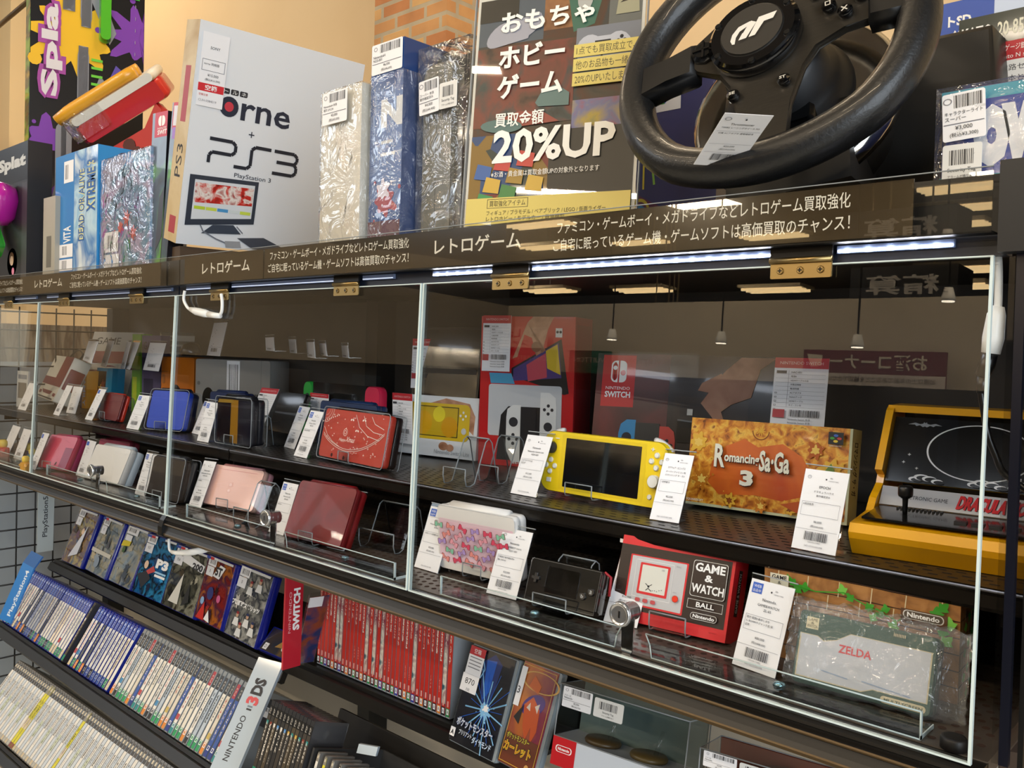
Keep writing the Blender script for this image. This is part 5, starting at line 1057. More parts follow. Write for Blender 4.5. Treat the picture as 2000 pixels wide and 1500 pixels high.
# broad face canvas measured on the face itself
a.rr(.155, .71, .20, .735, .006, INK); a.rr(.206, .71, .251, .735, .006, INK); a.rr(.257, .71, .302, .735, .006, INK)
for i, ch in enumerate('トルネ'): a.text(ch, .165 + .051 * i, .714, .192 + .051 * i, .731, WHITE)
a.text('t', .09, .645, .125, .70, NAVY, bold=.02); a.text('rne', .275, .605, .57, .685, NAVY, bold=.015); a.circ(.205, .655, .046, NAVY); a.circ(.205, .655, .022, M('C83A4A', .3)); a.tl('+', .335, .535, .028, NAVY)
# console maker's angular lettering
def stroke(pts, t=.016): a.line(pts, t, M('1C2230', .4))
stroke([(.12, .50), (.25, .50), (.27, .485), (.27, .455), (.25, .44), (.14, .44), (.125, .425), (.125, .39)]); stroke([(.48, .495), (.385, .495), (.365, .48), (.365, .405), (.345, .39), (.27, .39)])
stroke([(.50, .495), (.625, .495), (.645, .48), (.645, .46), (.63, .445), (.52, .445)]); stroke([(.63, .445), (.645, .43), (.645, .405), (.625, .39), (.50, .39)])
a.text('PlayStation 3', .28, .335, .50, .362, NAVY)
a.poly([(.035, .09), (.43, .13), (.43, .335), (.035, .325)], M('343B48', .3)); a.poly([(.065, .12), (.41, .155), (.41, .315), (.065, .305)], M('D8DCE0', .35)); a.poly([(.07, .20), (.405, .215), (.405, .30), (.07, .292)], MN('printed_tomatoes', ['5A1410', 'C8281E', 'E8E0D8', 'A01E18'], 60, .4))
for i, c in enumerate(('B8CE3A', 'C8D850', '4A94C8', 'D0D8D8', 'C8D850')): a.rect(.075 + .066 * i, .17, .137 + .066 * i, .185, M(c, .4))
a.poly([(.13, .06), (.36, .075), (.31, .115), (.19, .105)], M('3E4654', .3)); a.line([(.12, .10), (.14, .07), (.22, .04), (.30, .02)], .006, M('6E7480')); a.line([(.33, .11), (.37, .08)], .005, M('6E7480'))
a.poly([(.34, .055), (.50, .07), (.66, .02), (.64, -.0 + .005), (.44, .01)], M('4A4E58', .25)); a.poly([(.27, .035), (.36, .04), (.37, .01), (.28, .005)], M('9A9CA0', .4))
# price slip with red band, top left
a.rect(.02, .635, .165, .955, PAPER); a.rect(.022, .70, .163, .735, M('D02A36', .4)); a.text('空箱', .06, .706, .125, .73, WHITE, bold=.02); a.frame(.03, .79, .155, .84, .002, LINE); a.tl('torne 同梱版', .04, .815, .012, INK, mx=.1); a.tl('SONY', .092, .885, .012, INK, 'c'); a.tl('¥15,000', .095, .765, .013, INK, 'c'); a.tl('(税込¥16,500)', .095, .745, .013, INK, 'c', mx=.12); a.tl('空箱注意', .03, .68, .010, M('C02A30')); a.tl('CUH-0384019', .03, .655, .010, GREY)
l_ = Art(mb, (0, .055, 0), (0, -1, 0), (0, 0, 1), .055, h); l_.rect(0, 0, 1, 1, MN('printed_spine_gold', ['C0A268', 'D8C296', 'B08A4A'], 10, .3, coat=.5)); l_.rect(.3, .04, .8, .12, M('A8323A', .4)); l_.rect(.3, .55, .7, .8, M('A8323A', .4)); l_.text('PS3', .3, .3, .75, .45, INK, rot=90)
tag(mb.build('console_box', X=X), 'tall white console box with dark lettering and a television picture on its broad face', 'console box')
zc = a_.z - .002; ub = MB().box((0, 0, 0), (.05, .25, zc - .001 - ZT), M('4A3826', .7)); tag(ub.build('carton', X=stand(a_.x - .055, .045, ZT, -5)), 'flat brown carton under the tall white console box', 'carton')
# pale box in clear wrap
X, wd, h = topbox((625, 400), (702, 400), (668, 172), .04, .2); o = MB().box((0, 0, 0), (wd, .20, h), M('D6CFBE', .45, coat=.3))
right(o, wd, h, .2).rect(.1, .1, .9, .9, M('C9C2B2', .4)); o = tag(o.build('console_box', X=X), 'pale cream box in clear wrap with a price sticker, right of the tall white box', 'console box')
wrap_box(o, (0, 0, 0), (wd, .2, h), seed=5); sticker(o, Matrix.Translation((wd * .12, -.0062, h * .78)), wd * .62, h * .2, ('Nintendo64 本体', '箱欠 LP1234', '¥3,000', '(税込¥3,300)'))
# blue box with big letters
X, wd, h = topbox((720, 400), (782, 400), (750, 84), .05, .2); BL_ = M('16498E', .35, coat=.5); mb = MB().box((0, 0, 0), (wd, .2, h), BL_); a = front(mb, wd, h)
a.text('N', .34, .58, 1.0, .72, M('DADDE0', .4), bold=.06); a.rect(.36, .50, .72, .515, M('DADDE0')); a.rect(.36, .44, .8, .455, M('DADDE0')); a.splat(.5, .22, .10, M('A82A34', .3), 4, 7); a.splat(.45, .27, .06, M('E4DCE8', .3), 6, 6); a.rect(0, .02, 1, .12, M('5A1E30', .35))
right(mb, wd, h, .2).rect(0, 0, 1, 1, M('123A74', .35, coat=.5)); o = tag(mb.build('console_box', X=X), 'deep blue console box with a large white letter and barcode price sticker', 'console box')
sticker(o, Matrix.Translation((wd * .03, -.001, h * .85)), wd * .95, h * .15); wrap_box(o, (0, 0, 0), (wd, .2, h * .84), seed=9)
# grey console standing on end in wrap
X, wd, h = topbox((822, 400), (915, 400), (840, 100), .075, .2, 0); GC = M('6E6C60', .4, coat=.2); DG = M('2A2924', .4)
t = thing('game_console', 'grey game console standing on end in crinkled clear wrap with two white stickers', 'game console', X)
mb = MB().slab(rrect(0, 0, wd * .62, h * .93, .014), 0, .19, GC, .003); a = front(mb, wd, h); a.line([(.30, .05), (.30, .88)], .003, DG); a.line([(.08, .30), (.5, .30)], .003, DG); mb.build('body', t)
mb = MB().slab(rrect(wd * .60, 0, wd, h * .80, .02), .006, .18, M('4C4B44', .35, coat=.3), .004); a = front(mb, wd, h, .006); a.ring(.80, .28, .16, .24, .03, DG, 30, math.pi * .5, math.pi * 1.5); mb.build('lid', t)
mb = MB().slab([(wd * .10, h * .84), (wd * .55, h * .84), (wd * .62, h * .93), (wd * .42, h * 1.0), (wd * .16, h * .98), (wd * .05, h * .92)], .01, .17, DG, .004); mb.build('cartridge_slot', t)
mb = MB(); [mb.box((wd * (.6 + .06 * i), .02, h * .80), (wd * (.63 + .06 * i), .16, h * .97), DG) for i in range(6)]; mb.build('vent', t)
wrap_box(t, (-.004, -.004, 0), (wd, .195, h * 1.01), th=.007, seed=12)
sticker(t, Matrix.Translation((wd * .08, -.012, h * .655)) @ Matrix.Rotation(math.radians(-3), 4, 'Y'), wd * .42, h * .175, ('スーパー 本体', '動作確認済み', '¥4,000', '(税込¥4,400)')); security(t, Matrix.Translation((wd * .50, -.012, h * .665)), wd * .36, h * .13)
# sale poster in an acrylic stand
X, wd, h = pose((905, 447), (1237, 433), (937, -8), y=.045); kz = (X.to_translation().z - ZT) / X.to_3x3().col[2].z
t = thing('sale_poster', 'tall poster in an acrylic stand announcing toys, hobby and games with 20 percent up', 'poster', X)
mb = MB().box((0, 0, -kz), (wd, .0015, h), M('EDEAE2', .35)); a = Art(mb, (0, 0, -.145 * h), (1, 0, 0), (0, 0, 1), wd, h * 1.13)
a.rect(.018, .145, .982, .985, MN('printed_photo_dark', ['2A2824', '4E4438', '5A3A2A', '3A4A4C', '6A604E'], 16, .35, detail=5, coat=.4)); 
a.rect(.018, .81, .42, .985, M('5A6470', .4)); a.rect(.42, .84, .60, .985, MN('printed_cork', ['8A5A3C', 'A8744A', '6A4430'], 30, .4)); a.poly([(.55, .985), (.78, .985), (.72, .84), (.60, .82)], M('3A6A58', .4)); a.rect(.80, .83, .982, .985, M('6A6C68', .4)); a.rect(.018, .90, .26, .985, M('24221E', .4))
a.rect(.018, .50, .62, .80, MN('printed_toy_cars', ['1E1A16', '5A3A2C', '7A3A2E', '3A4240', '2A2622'], 22, .35, coat=.4)); a.rect(.62, .66, .982, .83, M('7E828C', .4)); a.rect(.62, .47, .982, .57, MN('printed_drawing', ['4A7A6A', 'B8A048', '7A7AA0', 'A8504A'], 26, .4)); a.rect(.018, .20, .982, .47, MN('printed_bricks_pile', ['3A2A20', '7A2E24', '2A4A7A', '8A6A2A', '2E3A34', '24201C'], 30, .35, kind='voronoi', coat=.4, const=True)); a.rect(.5, .20, .982, .47, M('3A3630', .4))
PADW = M('A8A8B4', .4)
a.ell(.15, .845, .035, .06, PADW, 16, -.9); a.ell(.33, .87, .035, .06, PADW, 16, -.9); a.poly([(.13, .80), (.20, .90), (.36, .90), (.33, .82)], PADW); a.ell(.66, .945, .03, .06, M('B8B8B4', .4), 14); a.poly([(.84, .86), (.97, .86), (.96, .95), (.86, .97)], M('A8A488', .4)); a.poly([(.86, .90), (.96, .91), (.94, .94)], M('2A241C', .4))
a.ell(.86, .73, .055, .07, M('C4C6D0', .35), 18); a.ell(.70, .745, .05, .055, M('C4C6D0', .35), 18); a.rect(.70, .73, .86, .79, M('C4C6D0', .35)); a.rect(.73, .745, .82, .775, INK); [a.circ(.88 + dx * .018, .765 + dy * .014, .007, INK, 8) for dx, dy in ((0, 1), (0, -1), (1, 0), (-1, 0))]
a.poly([(.40, .575), (.44, .62), (.52, .635), (.60, .60), (.60, .555), (.42, .56)], M('56706C', .35)); a.poly([(.15, .52), (.30, .55), (.45, .54), (.55, .50), (.2, .49)], M('8A3A2C', .35)); a.ell(.20, .50, .025, .085, M('4A6A66', .35), 16, 1.5)
for x, y, c in ((.10, .33, '2E5A9A'), (.16, .28, 'C8A23A'), (.22, .36, 'B83A30'), (.30, .31, '9A7A2A'), (.36, .37, 'B83A30'), (.42, .28, 'C8A23A'), (.26, .25, '3A7A3A'), (.12, .22, '2E8A4A')): a.poly([(x - .05, y - .02), (x + .05, y - .03), (x + .06, y + .02), (x - .03, y + .035)], M(c, .35))
PW = M('F4F2EA', .4); SAND = M('D8C468', .4)
a.text('おもちゃ', .16, .845, .72, .925, PW, bold=.03); a.text('ホビー', .16, .715, .56, .80, PW, bold=.035); a.text('ゲーム', .16, .60, .56, .69, PW, bold=.035); a.text('買取金額', .16, .495, .46, .55, PW, bold=.015); a.text('20%UP', .16, .36, .88, .485, PW, bold=.03); a.text('※お酒・貴金属は買取金額UPの対象外となります', .16, .31, .80, .332, PW)
for i, (s_, xe) in enumerate((('1点でも買取成立で、', .96), ('他のお品物も一緒に', .96), ('20%のUPいたします', .94))): y = .725 - .052 * i; a.rect(.615, y - .004, .982, y + .042, SAND); a.text(s_, .63, y + .004, xe, y + .034, M('4A4430', .5))
a.rect(.018, .135, .982, .235, SAND); a.frame(.15, .196, .40, .230, .002, M('5A5034', .5)); a.text('買取強化アイテム', .165, .202, .385, .224, M('5A5034', .5)); a.text('フィギュア / プラモデル / ベアブリック / LEGO / 仮面ライダー', .15, .170, .85, .188, M('5A5034', .5)); a.text('レトロホビー / モデルカー / 鉄道模型', .15, .148, .62, .166, M('5A5034', .5))
mb.build('printed_sheet', t); MB().box((-.003, -.0018, -kz), (wd + .003, -.0004, h + .004), SHEET).build('front_cover', t)
for x in (-.003, wd + .003): MB().box((x - .0006, -.002, -kz), (x + .0006, .002, h + .004), RIM).build('cover_edge', t)
# second console box behind the wheel
X, wd, h = topbox((1243, 330), (1345, 330), (1290, 128), .20, .1); X = stand(X.to_translation().x, .20, ZT, 0)
mb = MB().box((0, 0, 0), (wd * 1.5, .10, h * 1.02), M('1E2A6A', .35, coat=.4)); a = front(mb, wd * 1.5, h * 1.02); a.poly([(.0, .0), (.5, .0), (.3, .2), (.0, .28)], M('5A1E4A', .35)); a.line([(.02, .66), (.12, .50), (.20, .46), (.24, .32)], .014, M('8ABF4A', .4)); a.line([(.04, .74), (.18, .56), (.24, .52), (.32, .36)], .012, M('C84A3A', .4)); a.line([(.02, .58), (.1, .44), (.1, .3)], .012, M('D8C83A', .4)); a.circ(.06, .16, .05, M('2A8AC8', .3)); a.ring(.06, .16, .07, .09, .2, M('C8B83A'))
a.rect(.08, .72, .55, .96, M('D9DBE2', .4)); a.text('NINTENDO', .10, .90, .50, .945, M('1E2A6A')); a.text('64', .505, .915, .535, .945, M('C83A30'))
a.poly([(.17, .76), (.22, .76), (.22, .86), (.30, .76), (.35, .76), (.35, .88), (.30, .88), (.30, .80), (.22, .88), (.17, .88)], M('2E8A3E', .4)); a.poly([(.17, .88), (.20, .895), (.25, .895), (.22, .88)], M('D8A82E', .4)); a.poly([(.30, .88), (.33, .895), (.38, .895), (.35, .88)], M('2A52B8', .4)); a.poly([(.35, .76), (.38, .775), (.38, .895), (.35, .88)], M('2A52B8', .4)); a.poly([(.22, .88), (.22, .86), (.30, .78), (.30, .80)], M('C8322A', .4))
tag(mb.build('console_box', X=X), 'dark blue patterned console box behind the racing wheel rim', 'console box')
# ---------------------------------------------------------------- racing wheel
N = V((.076, -.908, .412)).normalized(); C0 = V((-.201, .045, .1945 + ZO)); A_ = V((0, 0, 1)).cross(N).normalized(); B_ = N.cross(A_)
ang = math.radians(11); A2 = A_ * math.cos(ang) + B_ * math.sin(ang); B2 = -A_ * math.sin(ang) + B_ * math.cos(ang)
XW = Matrix(((A2.x, -N.x, B2.x, C0.x), (A2.y, -N.y, B2.y, C0.y), (A2.z, -N.z, B2.z, C0.z), (0, 0, 0, 1)))
t = thing('racing_wheel', 'large black game racing wheel with a white hub emblem, tilted back on the top board', 'racing wheel', XW)
RUB = MN('perforated_rubber', ['121212', '1A1A1B'], 260, .42, coat=.15, bump=.12); PLA = MN('brushed_black_plate', ['26231E', '302C26'], 60, .38, metal=.3, stretch=(1, 1, 12)); PLB = M('111112', .4)
rim = []; RR, rr = .1265, .0185
mb = MB(); n1, n2 = 64, 14; vs = []
for i in range(n1):
    a1 = 2 * math.pi * i / n1; fl = 1.0 - (.06 * max(0, -math.sin(a1) - .75) / .25)
    for j in range(n2):
        a2 = 2 * math.pi * j / n2; rad = RR * fl + rr * math.cos(a2) * .92; vs.append((rad * math.cos(a1), rr * math.sin(a2) * 1.05, rad * math.sin(a1)))
mb.add(vs, [(i * n2 + j, i * n2 + (j + 1) % n2, ((i + 1) % n1) * n2 + (j + 1) % n2, ((i + 1) % n1) * n2 + j) for i in range(n1) for j in range(n2)], RUB, True).build('rim', t)
def plate(name, pts, y0, y1, m, ch=.002): return MB().slab(pts, y0, y1, m, ch).build(name, t)
plate('spoke_plate', [(-.062, -.006), (-.040, -.020), (-.030, -.038), (-.022, -.075), (-.020, -.108), (.020, -.108), (.024, -.075), (.036, -.040), (.048, -.022), (.072, -.012), (.118, -.012), (.118, .024), (.080, .032), (.045, .045), (.020, .056), (-.020, .056), (-.045, .042), (-.066, .026), (-.066, .0)], -.012, -.004, PLA)
plate('left_spoke_grip', [(-.118, -.016), (-.090, -.012), (-.062, -.008), (-.062, .028), (-.092, .024), (-.118, .020)], -.015, .008, PLB, .004); plate('right_spoke_grip', [(.088, -.014), (.118, -.018), (.120, .024), (.090, .030)], -.015, .008, PLB, .004); plate('lower_spoke_grip', [(-.021, -.118), (.021, -.118), (.021, -.096), (-.021, -.096)], -.010, .008, PLB, .003)
def disc(r, cx=0, cz=0, n=36): return [(cx + r * math.cos(2 * math.pi * i / n), cz + r * math.sin(2 * math.pi * i / n)) for i in range(n)]
hub = MB().slab(disc(.041, -.004, .006), -.026, -.011, M('0D0D0E', .12, coat=1), .003); hub = hub.build('hub_ring', t)
mb = MB().slab(disc(.0285, -.004, .006), -.0275, -.020, M('1D1B19', .5), .001); a = Art(mb, (-.0325, -.0275, -.0225), (1, 0, 0), (0, 0, 1), .057, .057)
EW = M('E6E2DA', .4)
a.poly([(.20, .30), (.24, .29), (.26, .42), (.32, .52), (.50, .60), (.48, .66), (.30, .62), (.20, .50), (.17, .38)], EW); a.poly([(.30, .34), (.42, .34), (.58, .60), (.50, .66), (.40, .60), (.44, .58)], EW); a.poly([(.46, .34), (.56, .34), (.70, .56), (.84, .56), (.90, .68), (.62, .68)], EW); a.poly([(.30, .34), (.36, .46), (.42, .46), (.36, .34)], EW); mb.build('emblem_cap', t)
for i in range(6): a1 = math.pi / 6 + i * math.pi / 3; MB().slab(disc(.0032, -.004 + .0355 * math.cos(a1), .006 + .0355 * math.sin(a1), 12), -.0275, -.022, M('242424', .3, .6), .0006).build('hub_bolt', hub)
def wbtn(nm, x, z, r, txt):
    mb = MB().slab(disc(r, x, z, 18), -.019, -.010, M('0C0C0D', .15, coat=1), .0018); a = Art(mb, (x - r * .55, -.019, z - r * .55), (1, 0, 0), (0, 0, 1), r * 1.1, r * 1.1); SY = M('C9C4B8', .4)
    if txt == 'X': a.line([(.15, .15), (.85, .85)], .16, SY); a.line([(.15, .85), (.85, .15)], .16, SY)
    elif txt == 'O': a.ring(.5, .5, .42, .42, .3, SY, 20)
    elif txt == 'S': a.frame(.15, .15, .85, .85, .13, SY)
    elif txt == 'T': a.line([(.1, .15), (.5, .9), (.9, .15), (.1, .15)], .12, SY)
    else: a.text(txt, .05, .25, .95, .75, SY, bold=.03)
    mb.build(nm, t)
for x, z, s_ in ((.072, .026, 'T'), (.085, .014, 'O'), (.059, .013, 'S'), (.072, .001, 'X')): wbtn('symbol_button', x, z, .0062, s_)
for x, z, s_ in ((.048, .034, 'R2'), (-.036, .030, 'L2'), (-.024, -.052, 'SE'), (.020, -.052, 'ST')): wbtn('function_button', x, z, .0056, s_)
MB().slab(disc(.0125, -.0525, .012, 8), -.018, -.010, M('141516', .2, coat=1), .003).box((-.0535, -.0195, .002), (-.0515, -.0175, .022), M('060607', .3)).box((-.0625, -.0195, .011), (-.0425, -.0175, .013), M('060607', .3)).build('direction_pad', t)
YY = Matrix.Rotation(-math.pi / 2, 4, 'X')
MB().lathe([(.030, .004), (.044, .012), (.046, .035), (.052, .04), (.060, .055), (.062, .075)], M('17181B', .45), 36, YY).build('wheel_shaft', t)
mb = MB().slab(disc(.077, .0, .0, 44), .072, .15, M('23211E', .42), .012); mb.build('motor_housing', t)
MB().lathe([(.060, .062), (.090, .064), (.098, .070), (.099, .082), (.094, .086)], M('C8C6C0', .12, 1.0), 44, YY).build('chrome_ring', t)
mb = MB().prism([(.05, -.117), (.15, -.072), (.15, -.03), (.05, -.03)], -.055, .055, M('1B1A19', .45)); mb.build('pedestal', t)
MB().slab(rrect(-.030, -.055, .030, -.030, .006), .035, .06, M('101011', .3), .003).build('shift_paddle', t)
tagm = MB().box((0, 0, 0), (.046, .0004, .082), PAPER); a = front(tagm, .046, .082); a.tl('Thrustmaster', .5, .80, .035, INK, 'c', mx=.6); a.tl('T500RS レーシングホイール PS3', .5, .74, .032, INK, 'c', mx=.8); a.rect(.04, .69, .96, .693, LINE); a.tl('付属 ACアダプタ 通電確認済', .1, .64, .03, INK, mx=.8); a.rect(.04, .45, .96, .453, LINE); a.tl('¥20,000', .5, .39, .034, INK, 'c'); a.tl('(税込¥22,000)', .5, .33, .036, INK, 'c', mx=.75); a.rect(.04, .29, .96, .293, LINE); a.bars(.25, .13, .8, .26); a.tl('241087000175', .5, .05, .024, INK, 'c'); a.ring(.13, .92, .04, .03, .25, GREY, 14); a.circ(.5, .92, .012, INK)
o = tagm.build('price_tag', X=(pose(*k14(580, 1205, 905, 1222, 810, 828), y=.004)[0]))
a1 = pose(*k14(580, 1205, 905, 1222, 810, 828), y=-.033)[0]; X, wd, h = pose(k14(580, 1205)[0], k14(905, 1222)[0], k14(810, 828)[0], y=-.033)
o.matrix_basis = X @ Matrix.Diagonal((wd / .046, 1, h / .082, 1)); bpy.context.view_layer.update(); tag(o, 'white paper price tag lying over the lower rim of the racing wheel', 'price tag')
# black clamp housing and boxes at the right end
X, wd, h = topbox((1690, 200), (1950, 200), (1870, 60), .21, .1)
t = thing('pedal_housing', 'angular black plastic housing behind the racing wheel at the right edge', 'pedal housing', X)
MB().slab([(0, 0), (wd, 0), (wd, h * .5), (wd * .93, h), (0, h)], 0, .07, M('221F1B', .45), .004).build('shell', t); MB().slab([(wd * .74, h * .30), (wd * .95, h * .30), (wd * .91, h * .68), (wd * .76, h * .68)], -.002, .004, M('060606', .5), .001).build('recess', t)
def kbox(pl, pr, pt, y, depth, m, fn, name, lab, dz=0):
    X, wd, h = topbox(pl, pr, pt, y, depth); mb = MB().box((0, 0, 0), (wd, depth, h), m); fn(front(mb, wd, h)); return tag(mb.build(name, X=X), lab, 'box')
KG = M('1E2A22', .35, coat=.3)
def f_kato(a):
    a.text('KATO', .03, .885, .33, .955, PW, bold=.03); a.poly([(.10, .885), (.13, .885), (.125, .92)], M('C8322A')); a.text('20-853', .38, .885, .68, .955, M('E4E0C8', .4), bold=.02); a.rect(.38, .765, 1, .855, M('B8242C', .4)); a.text('Nゲージ鉄道模型', .42, .81, .80, .84, PW); a.text('Kato N scale', .42, .775, .75, .795, PW); a.rect(.38, .52, 1, .765, M('E6E4DE', .4))
    for i in range(4): a.text(('線路セット', '基本となる', 'のです。列車', 'せてお楽しみ')[i], .42, .715 - .05 * i, .80, .745 - .05 * i, INK)
    a.rect(.62, .1, 1, .36, M('C8A878', .4)); a.rect(.7, .12, .95, .33, M('B8683A', .4))
kbox((1868, 200), (2075, 200), (1960, 22), .26, .05, KG, f_kato, 'track_set_box', 'dark green model railway box with a red band at the right edge of the photo')
def f_sd(a): a.text('トSD', .11, .895, .31, .94, PW, bold=.04); a.text('インII', .11, .815, .31, .878, PW, bold=.05); a.rect(.5, .9, 1, .97, M('C8D4E8', .4))
kbox((1822, 200), (2060, 180), (1940, -14), .33, .05, M('1E4CA8', .35, coat=.4), f_sd, 'model_kit_box', 'blue model kit box with white lettering behind the dark green railway box')
X, wd, h = topbox((1836, 300), (2080, 300), (1960, 158), .06, .12)
mb = MB().slab(rrect(0, 0, wd, h, .012), 0, .12, M('1F3E9A', .35, coat=.4), .004); a = front(mb, wd, h); a.rect(0, .86, 1, .98, M('3AA0B8', .35)); a.rect(0, .02, 1, .14, M('3AA0B8', .35)); a.text('OW', .28, .20, .92, .80, M('E4E6EA', .4), bold=.12)
o = mb.build('lamp_box', X=X); tag(o, 'blue wrapped block-shaped lamp with fat white letters at the right end of the top board', 'lamp'); wrap_box(o, (-.002, -.002, 0), (wd, .122, h), th=.004, seed=31)
sticker(o, Matrix.Translation((.004, -.0065, h * .47)) @ Matrix.Rotation(math.radians(-3), 4, 'Y'), wd * .36, h * .46, ('キャラクターライト', 'スーパー', '¥3,000', '(税込¥3,300)')); security(o, Matrix.Translation((.004, -.0065, h * .08)), wd * .33, h * .36)
# ---------------------------------------------------------------- left end of the top board
X, wd, h = topbox((108, 400), (190, 400), (150, 295), .03, .22)
mb = MB().box((0, 0, 0), (wd, .07, h), M('1F86C8', .35, coat=.4)); a = front(mb, wd, h); a.rect(0, 0, .47, 1, M('0F7CC8', .35, coat=.4)); a.rect(.47, 0, 1, 1, MN('printed_sky', ['5AA8D8', 'BEDCEC', '3A7CC0', 'E4EEF2'], 12, .35, coat=.4)); a.text('VITA', .22, .26, .40, .40, WHITE, rot=90, bold=.02)
YB_ = M('E8E08A', .4); BLT = M('1E5AA0', .4)
a.text('DEAD OR ALIVE', .58, .26, .72, .84, YB_, rot=90, bold=.08); a.text('DEAD OR ALIVE', .58, .26, .72, .84, BLT, rot=90, bold=.02); a.text('XTREME 3', .76, .48, .96, .90, YB_, rot=90, bold=.08); a.text('XTREME 3', .76, .48, .96, .90, BLT, rot=90, bold=.04)
a.rect(.22, .76, .45, .94, PAPER); a.bars(.25, .79, .33, .91, n=6)
a.rect(.12, .14, .46, .25, PAPER); a.bars(.2, .16, .32, .235, n=8); a.rect(.12, .03, .46, .125, PAPER); a.bars(.2, .04, .32, .115, n=8)
o = tag(mb.build('game_box', X=X), 'bright blue game box with a sky-patterned half and vertical yellow lettering', 'game box')
X, wd, h = topbox((197, 400), (293, 400), (240, 302), .035, .2); IRI = MN('iridescent_cover', ['2A4A7A', '8AA0C8', '5A8AA8', 'B8A8C8', '3A7A9A', 'A8C0D0'], 14, .25, detail=5, coat=.8); mb = MB().box((0, 0, 0), (wd, .07, h), IRI); a = front(mb, wd, h)
a.poly([(0, 1), (0, .55), (.25, .80), (.6, .97), (1, 1)], M('A8A4BC', .3)); [a.splat(.3 + .13 * i, .3 + .07 * (i % 3), .07, M('C84A3A', .35), i + 3, 7) for i in range(4)]; a.rect(.10, .16, .40, .34, PAPER); a.bars(.17, .19, .30, .31, n=7); a.rect(.10, .0, .42, .14, PAPER)
o = tag(mb.build('game_box', X=X), 'shiny blue box in crumpled clear wrap with red specks, right of the sky-patterned box', 'game box'); wrap_box(o, (0, 0, 0), (wd, .07, h), th=.006, seed=41)
# tall black box with paint splashes: broad face to the right
X = stand(-2.13, .085, ZT, 80); hB = .80; wB = .26
PUR = M('7A3AA8', .4); YLW = M('E8B81E', .4); LIME = M('B8D81E', .4); SQG = M('8A8C94', .4)
mb = MB().box((0, 0, 0), (wB, .06, hB), M('131214', .3, coat=.3)); a = front(mb, wB, hB)
a.splat(.38, .77, .15, YLW, 21, 11); a.splat(.95, .80, .10, PUR, 5, 9); a.splat(.14, .44, .07, PUR, 8, 6); a.splat(.18, .24, .08, PUR, 13, 8); a.splat(.06, .12, .07, LIME, 3, 8); a.splat(.06, .955, .05, LIME, 30, 7)
for x0, y0, x1, y1 in ((.28, .84, .36, .98), (.42, .80, .52, .94), (.40, .45, .50, .74), (.22, .10, .36, .50)): a.rr(x0, y0, x1, y1, .03, SQG)
a.poly([(.5, .98), (.58, .94), (.74, .80), (.68, .76), (.52, .88)], SQG); a.poly([(.6, .66), (.84, .56), (.78, .53), (.56, .62)], SQG); a.poly([(.22, .30), (.50, .12), (.44, .07), (.18, .24)], SQG)
a.text('Spla', .06, .56, .30, .86, M('A0489A', .35), rot=90, bold=.12); a.text('Spla', .09, .57, .27, .85, M('D8D4D8', .35), rot=90, bold=.04); a.rect(.84, .92, .95, .985, M('3AA83A', .4)); a.text('Xi', .86, .935, .93, .975, WHITE, bold=.05); a.ring(.75, .945, .03, .022, .2, GREY, 16)
for i in range(5): a.rect(.52, .70 - .025 * i, .62, .708 - .025 * i, M('6AC83A', .4))
a.poly([(.64, .62), (.74, .70), (.82, .68), (.74, .64), (.72, .55), (.64, .55)], M('5A4AA8', .4))
o = mb.build('toy_box', X=X); tag(o, 'tall black toy box splashed with yellow and purple paint at the upper left', 'toy box')
G_ = M('54B42C', .25, coat=.5)
MB().slab(rrect(wB * .58, hB * .76, wB * .68, hB * 1.0, .011), -.02, 0, G_, .006).build('green_tube', o); l_ = MB().box((-.0008, .002, .01), (0, .058, hB - .01), MN('hazard_spine', ['C8A21E', '2A2612', '7AB02A', 'C8A83A'], 8, .3, stretch=(1, 1, 3), coat=.4)); Art(l_, (-.0008, .058, 0), (0, -1, 0), (0, 0, 1), .056, hB).text('CHU', .25, .12, .75, .34, M('D8D4C8'), rot=90, bold=.04); l_.build('printed_spine', o)
st = MB(); Rz = V((0, 0, 0))
cs = thing('clip_strip', 'white toothed plastic clip strip hanging right of the tall black toy box', 'clip strip', Matrix.Translation(at_y((262, 0), .32)))
st = MB(); [st.add([(0, 0, -.03 * i), (.016, -.002, -.03 * i + .004), (.016, -.002, -.03 * i + .010), (0, 0, -.03 * i + .022)], [(0, 1, 2, 3)], M('EFEBE0', .4)) for i in range(-3, 7)]; st.box((-.006, .0, -.2), (.001, .001, .12), M('E4DECE', .4)); st.build('strip', cs)
# red toy with white tray and yellow handle
p = at_y((240, 268), .17); t = thing('toy_machine', 'red and white plastic toy tray with a yellow handle, tilted on a red stand', 'toy', Matrix.Translation(p) )
RT_ = M('C8141A', .2, coat=.8); XT = Matrix.Translation((-.012, 0, .082)) @ Matrix.Rotation(math.radians(38), 4, 'Z') @ Matrix.Rotation(math.radians(-31), 4, 'Y') @ Matrix.Rotation(math.radians(30), 4, 'X')
MB().slab(rrect(-.108, -.040, .108, .006, .010), -.05, .05, RT_, .006, X=XT).build('tray', t); MB().slab(rrect(-.110, .004, .110, .024, .009), -.052, .052, M('E6E0D2', .35), .006, X=XT).build('white_rim', t)
hd = MB()
for yy in (-.035, .0): hd.tube([tuple(XT @ V(q)) for q in ((-.13, yy, .034), (-.10, yy, .038), (.05, yy, .038), (.075, yy, .036))], .0135, M('E0A028', .35, coat=.4), 10)
hd.build('handle', t)
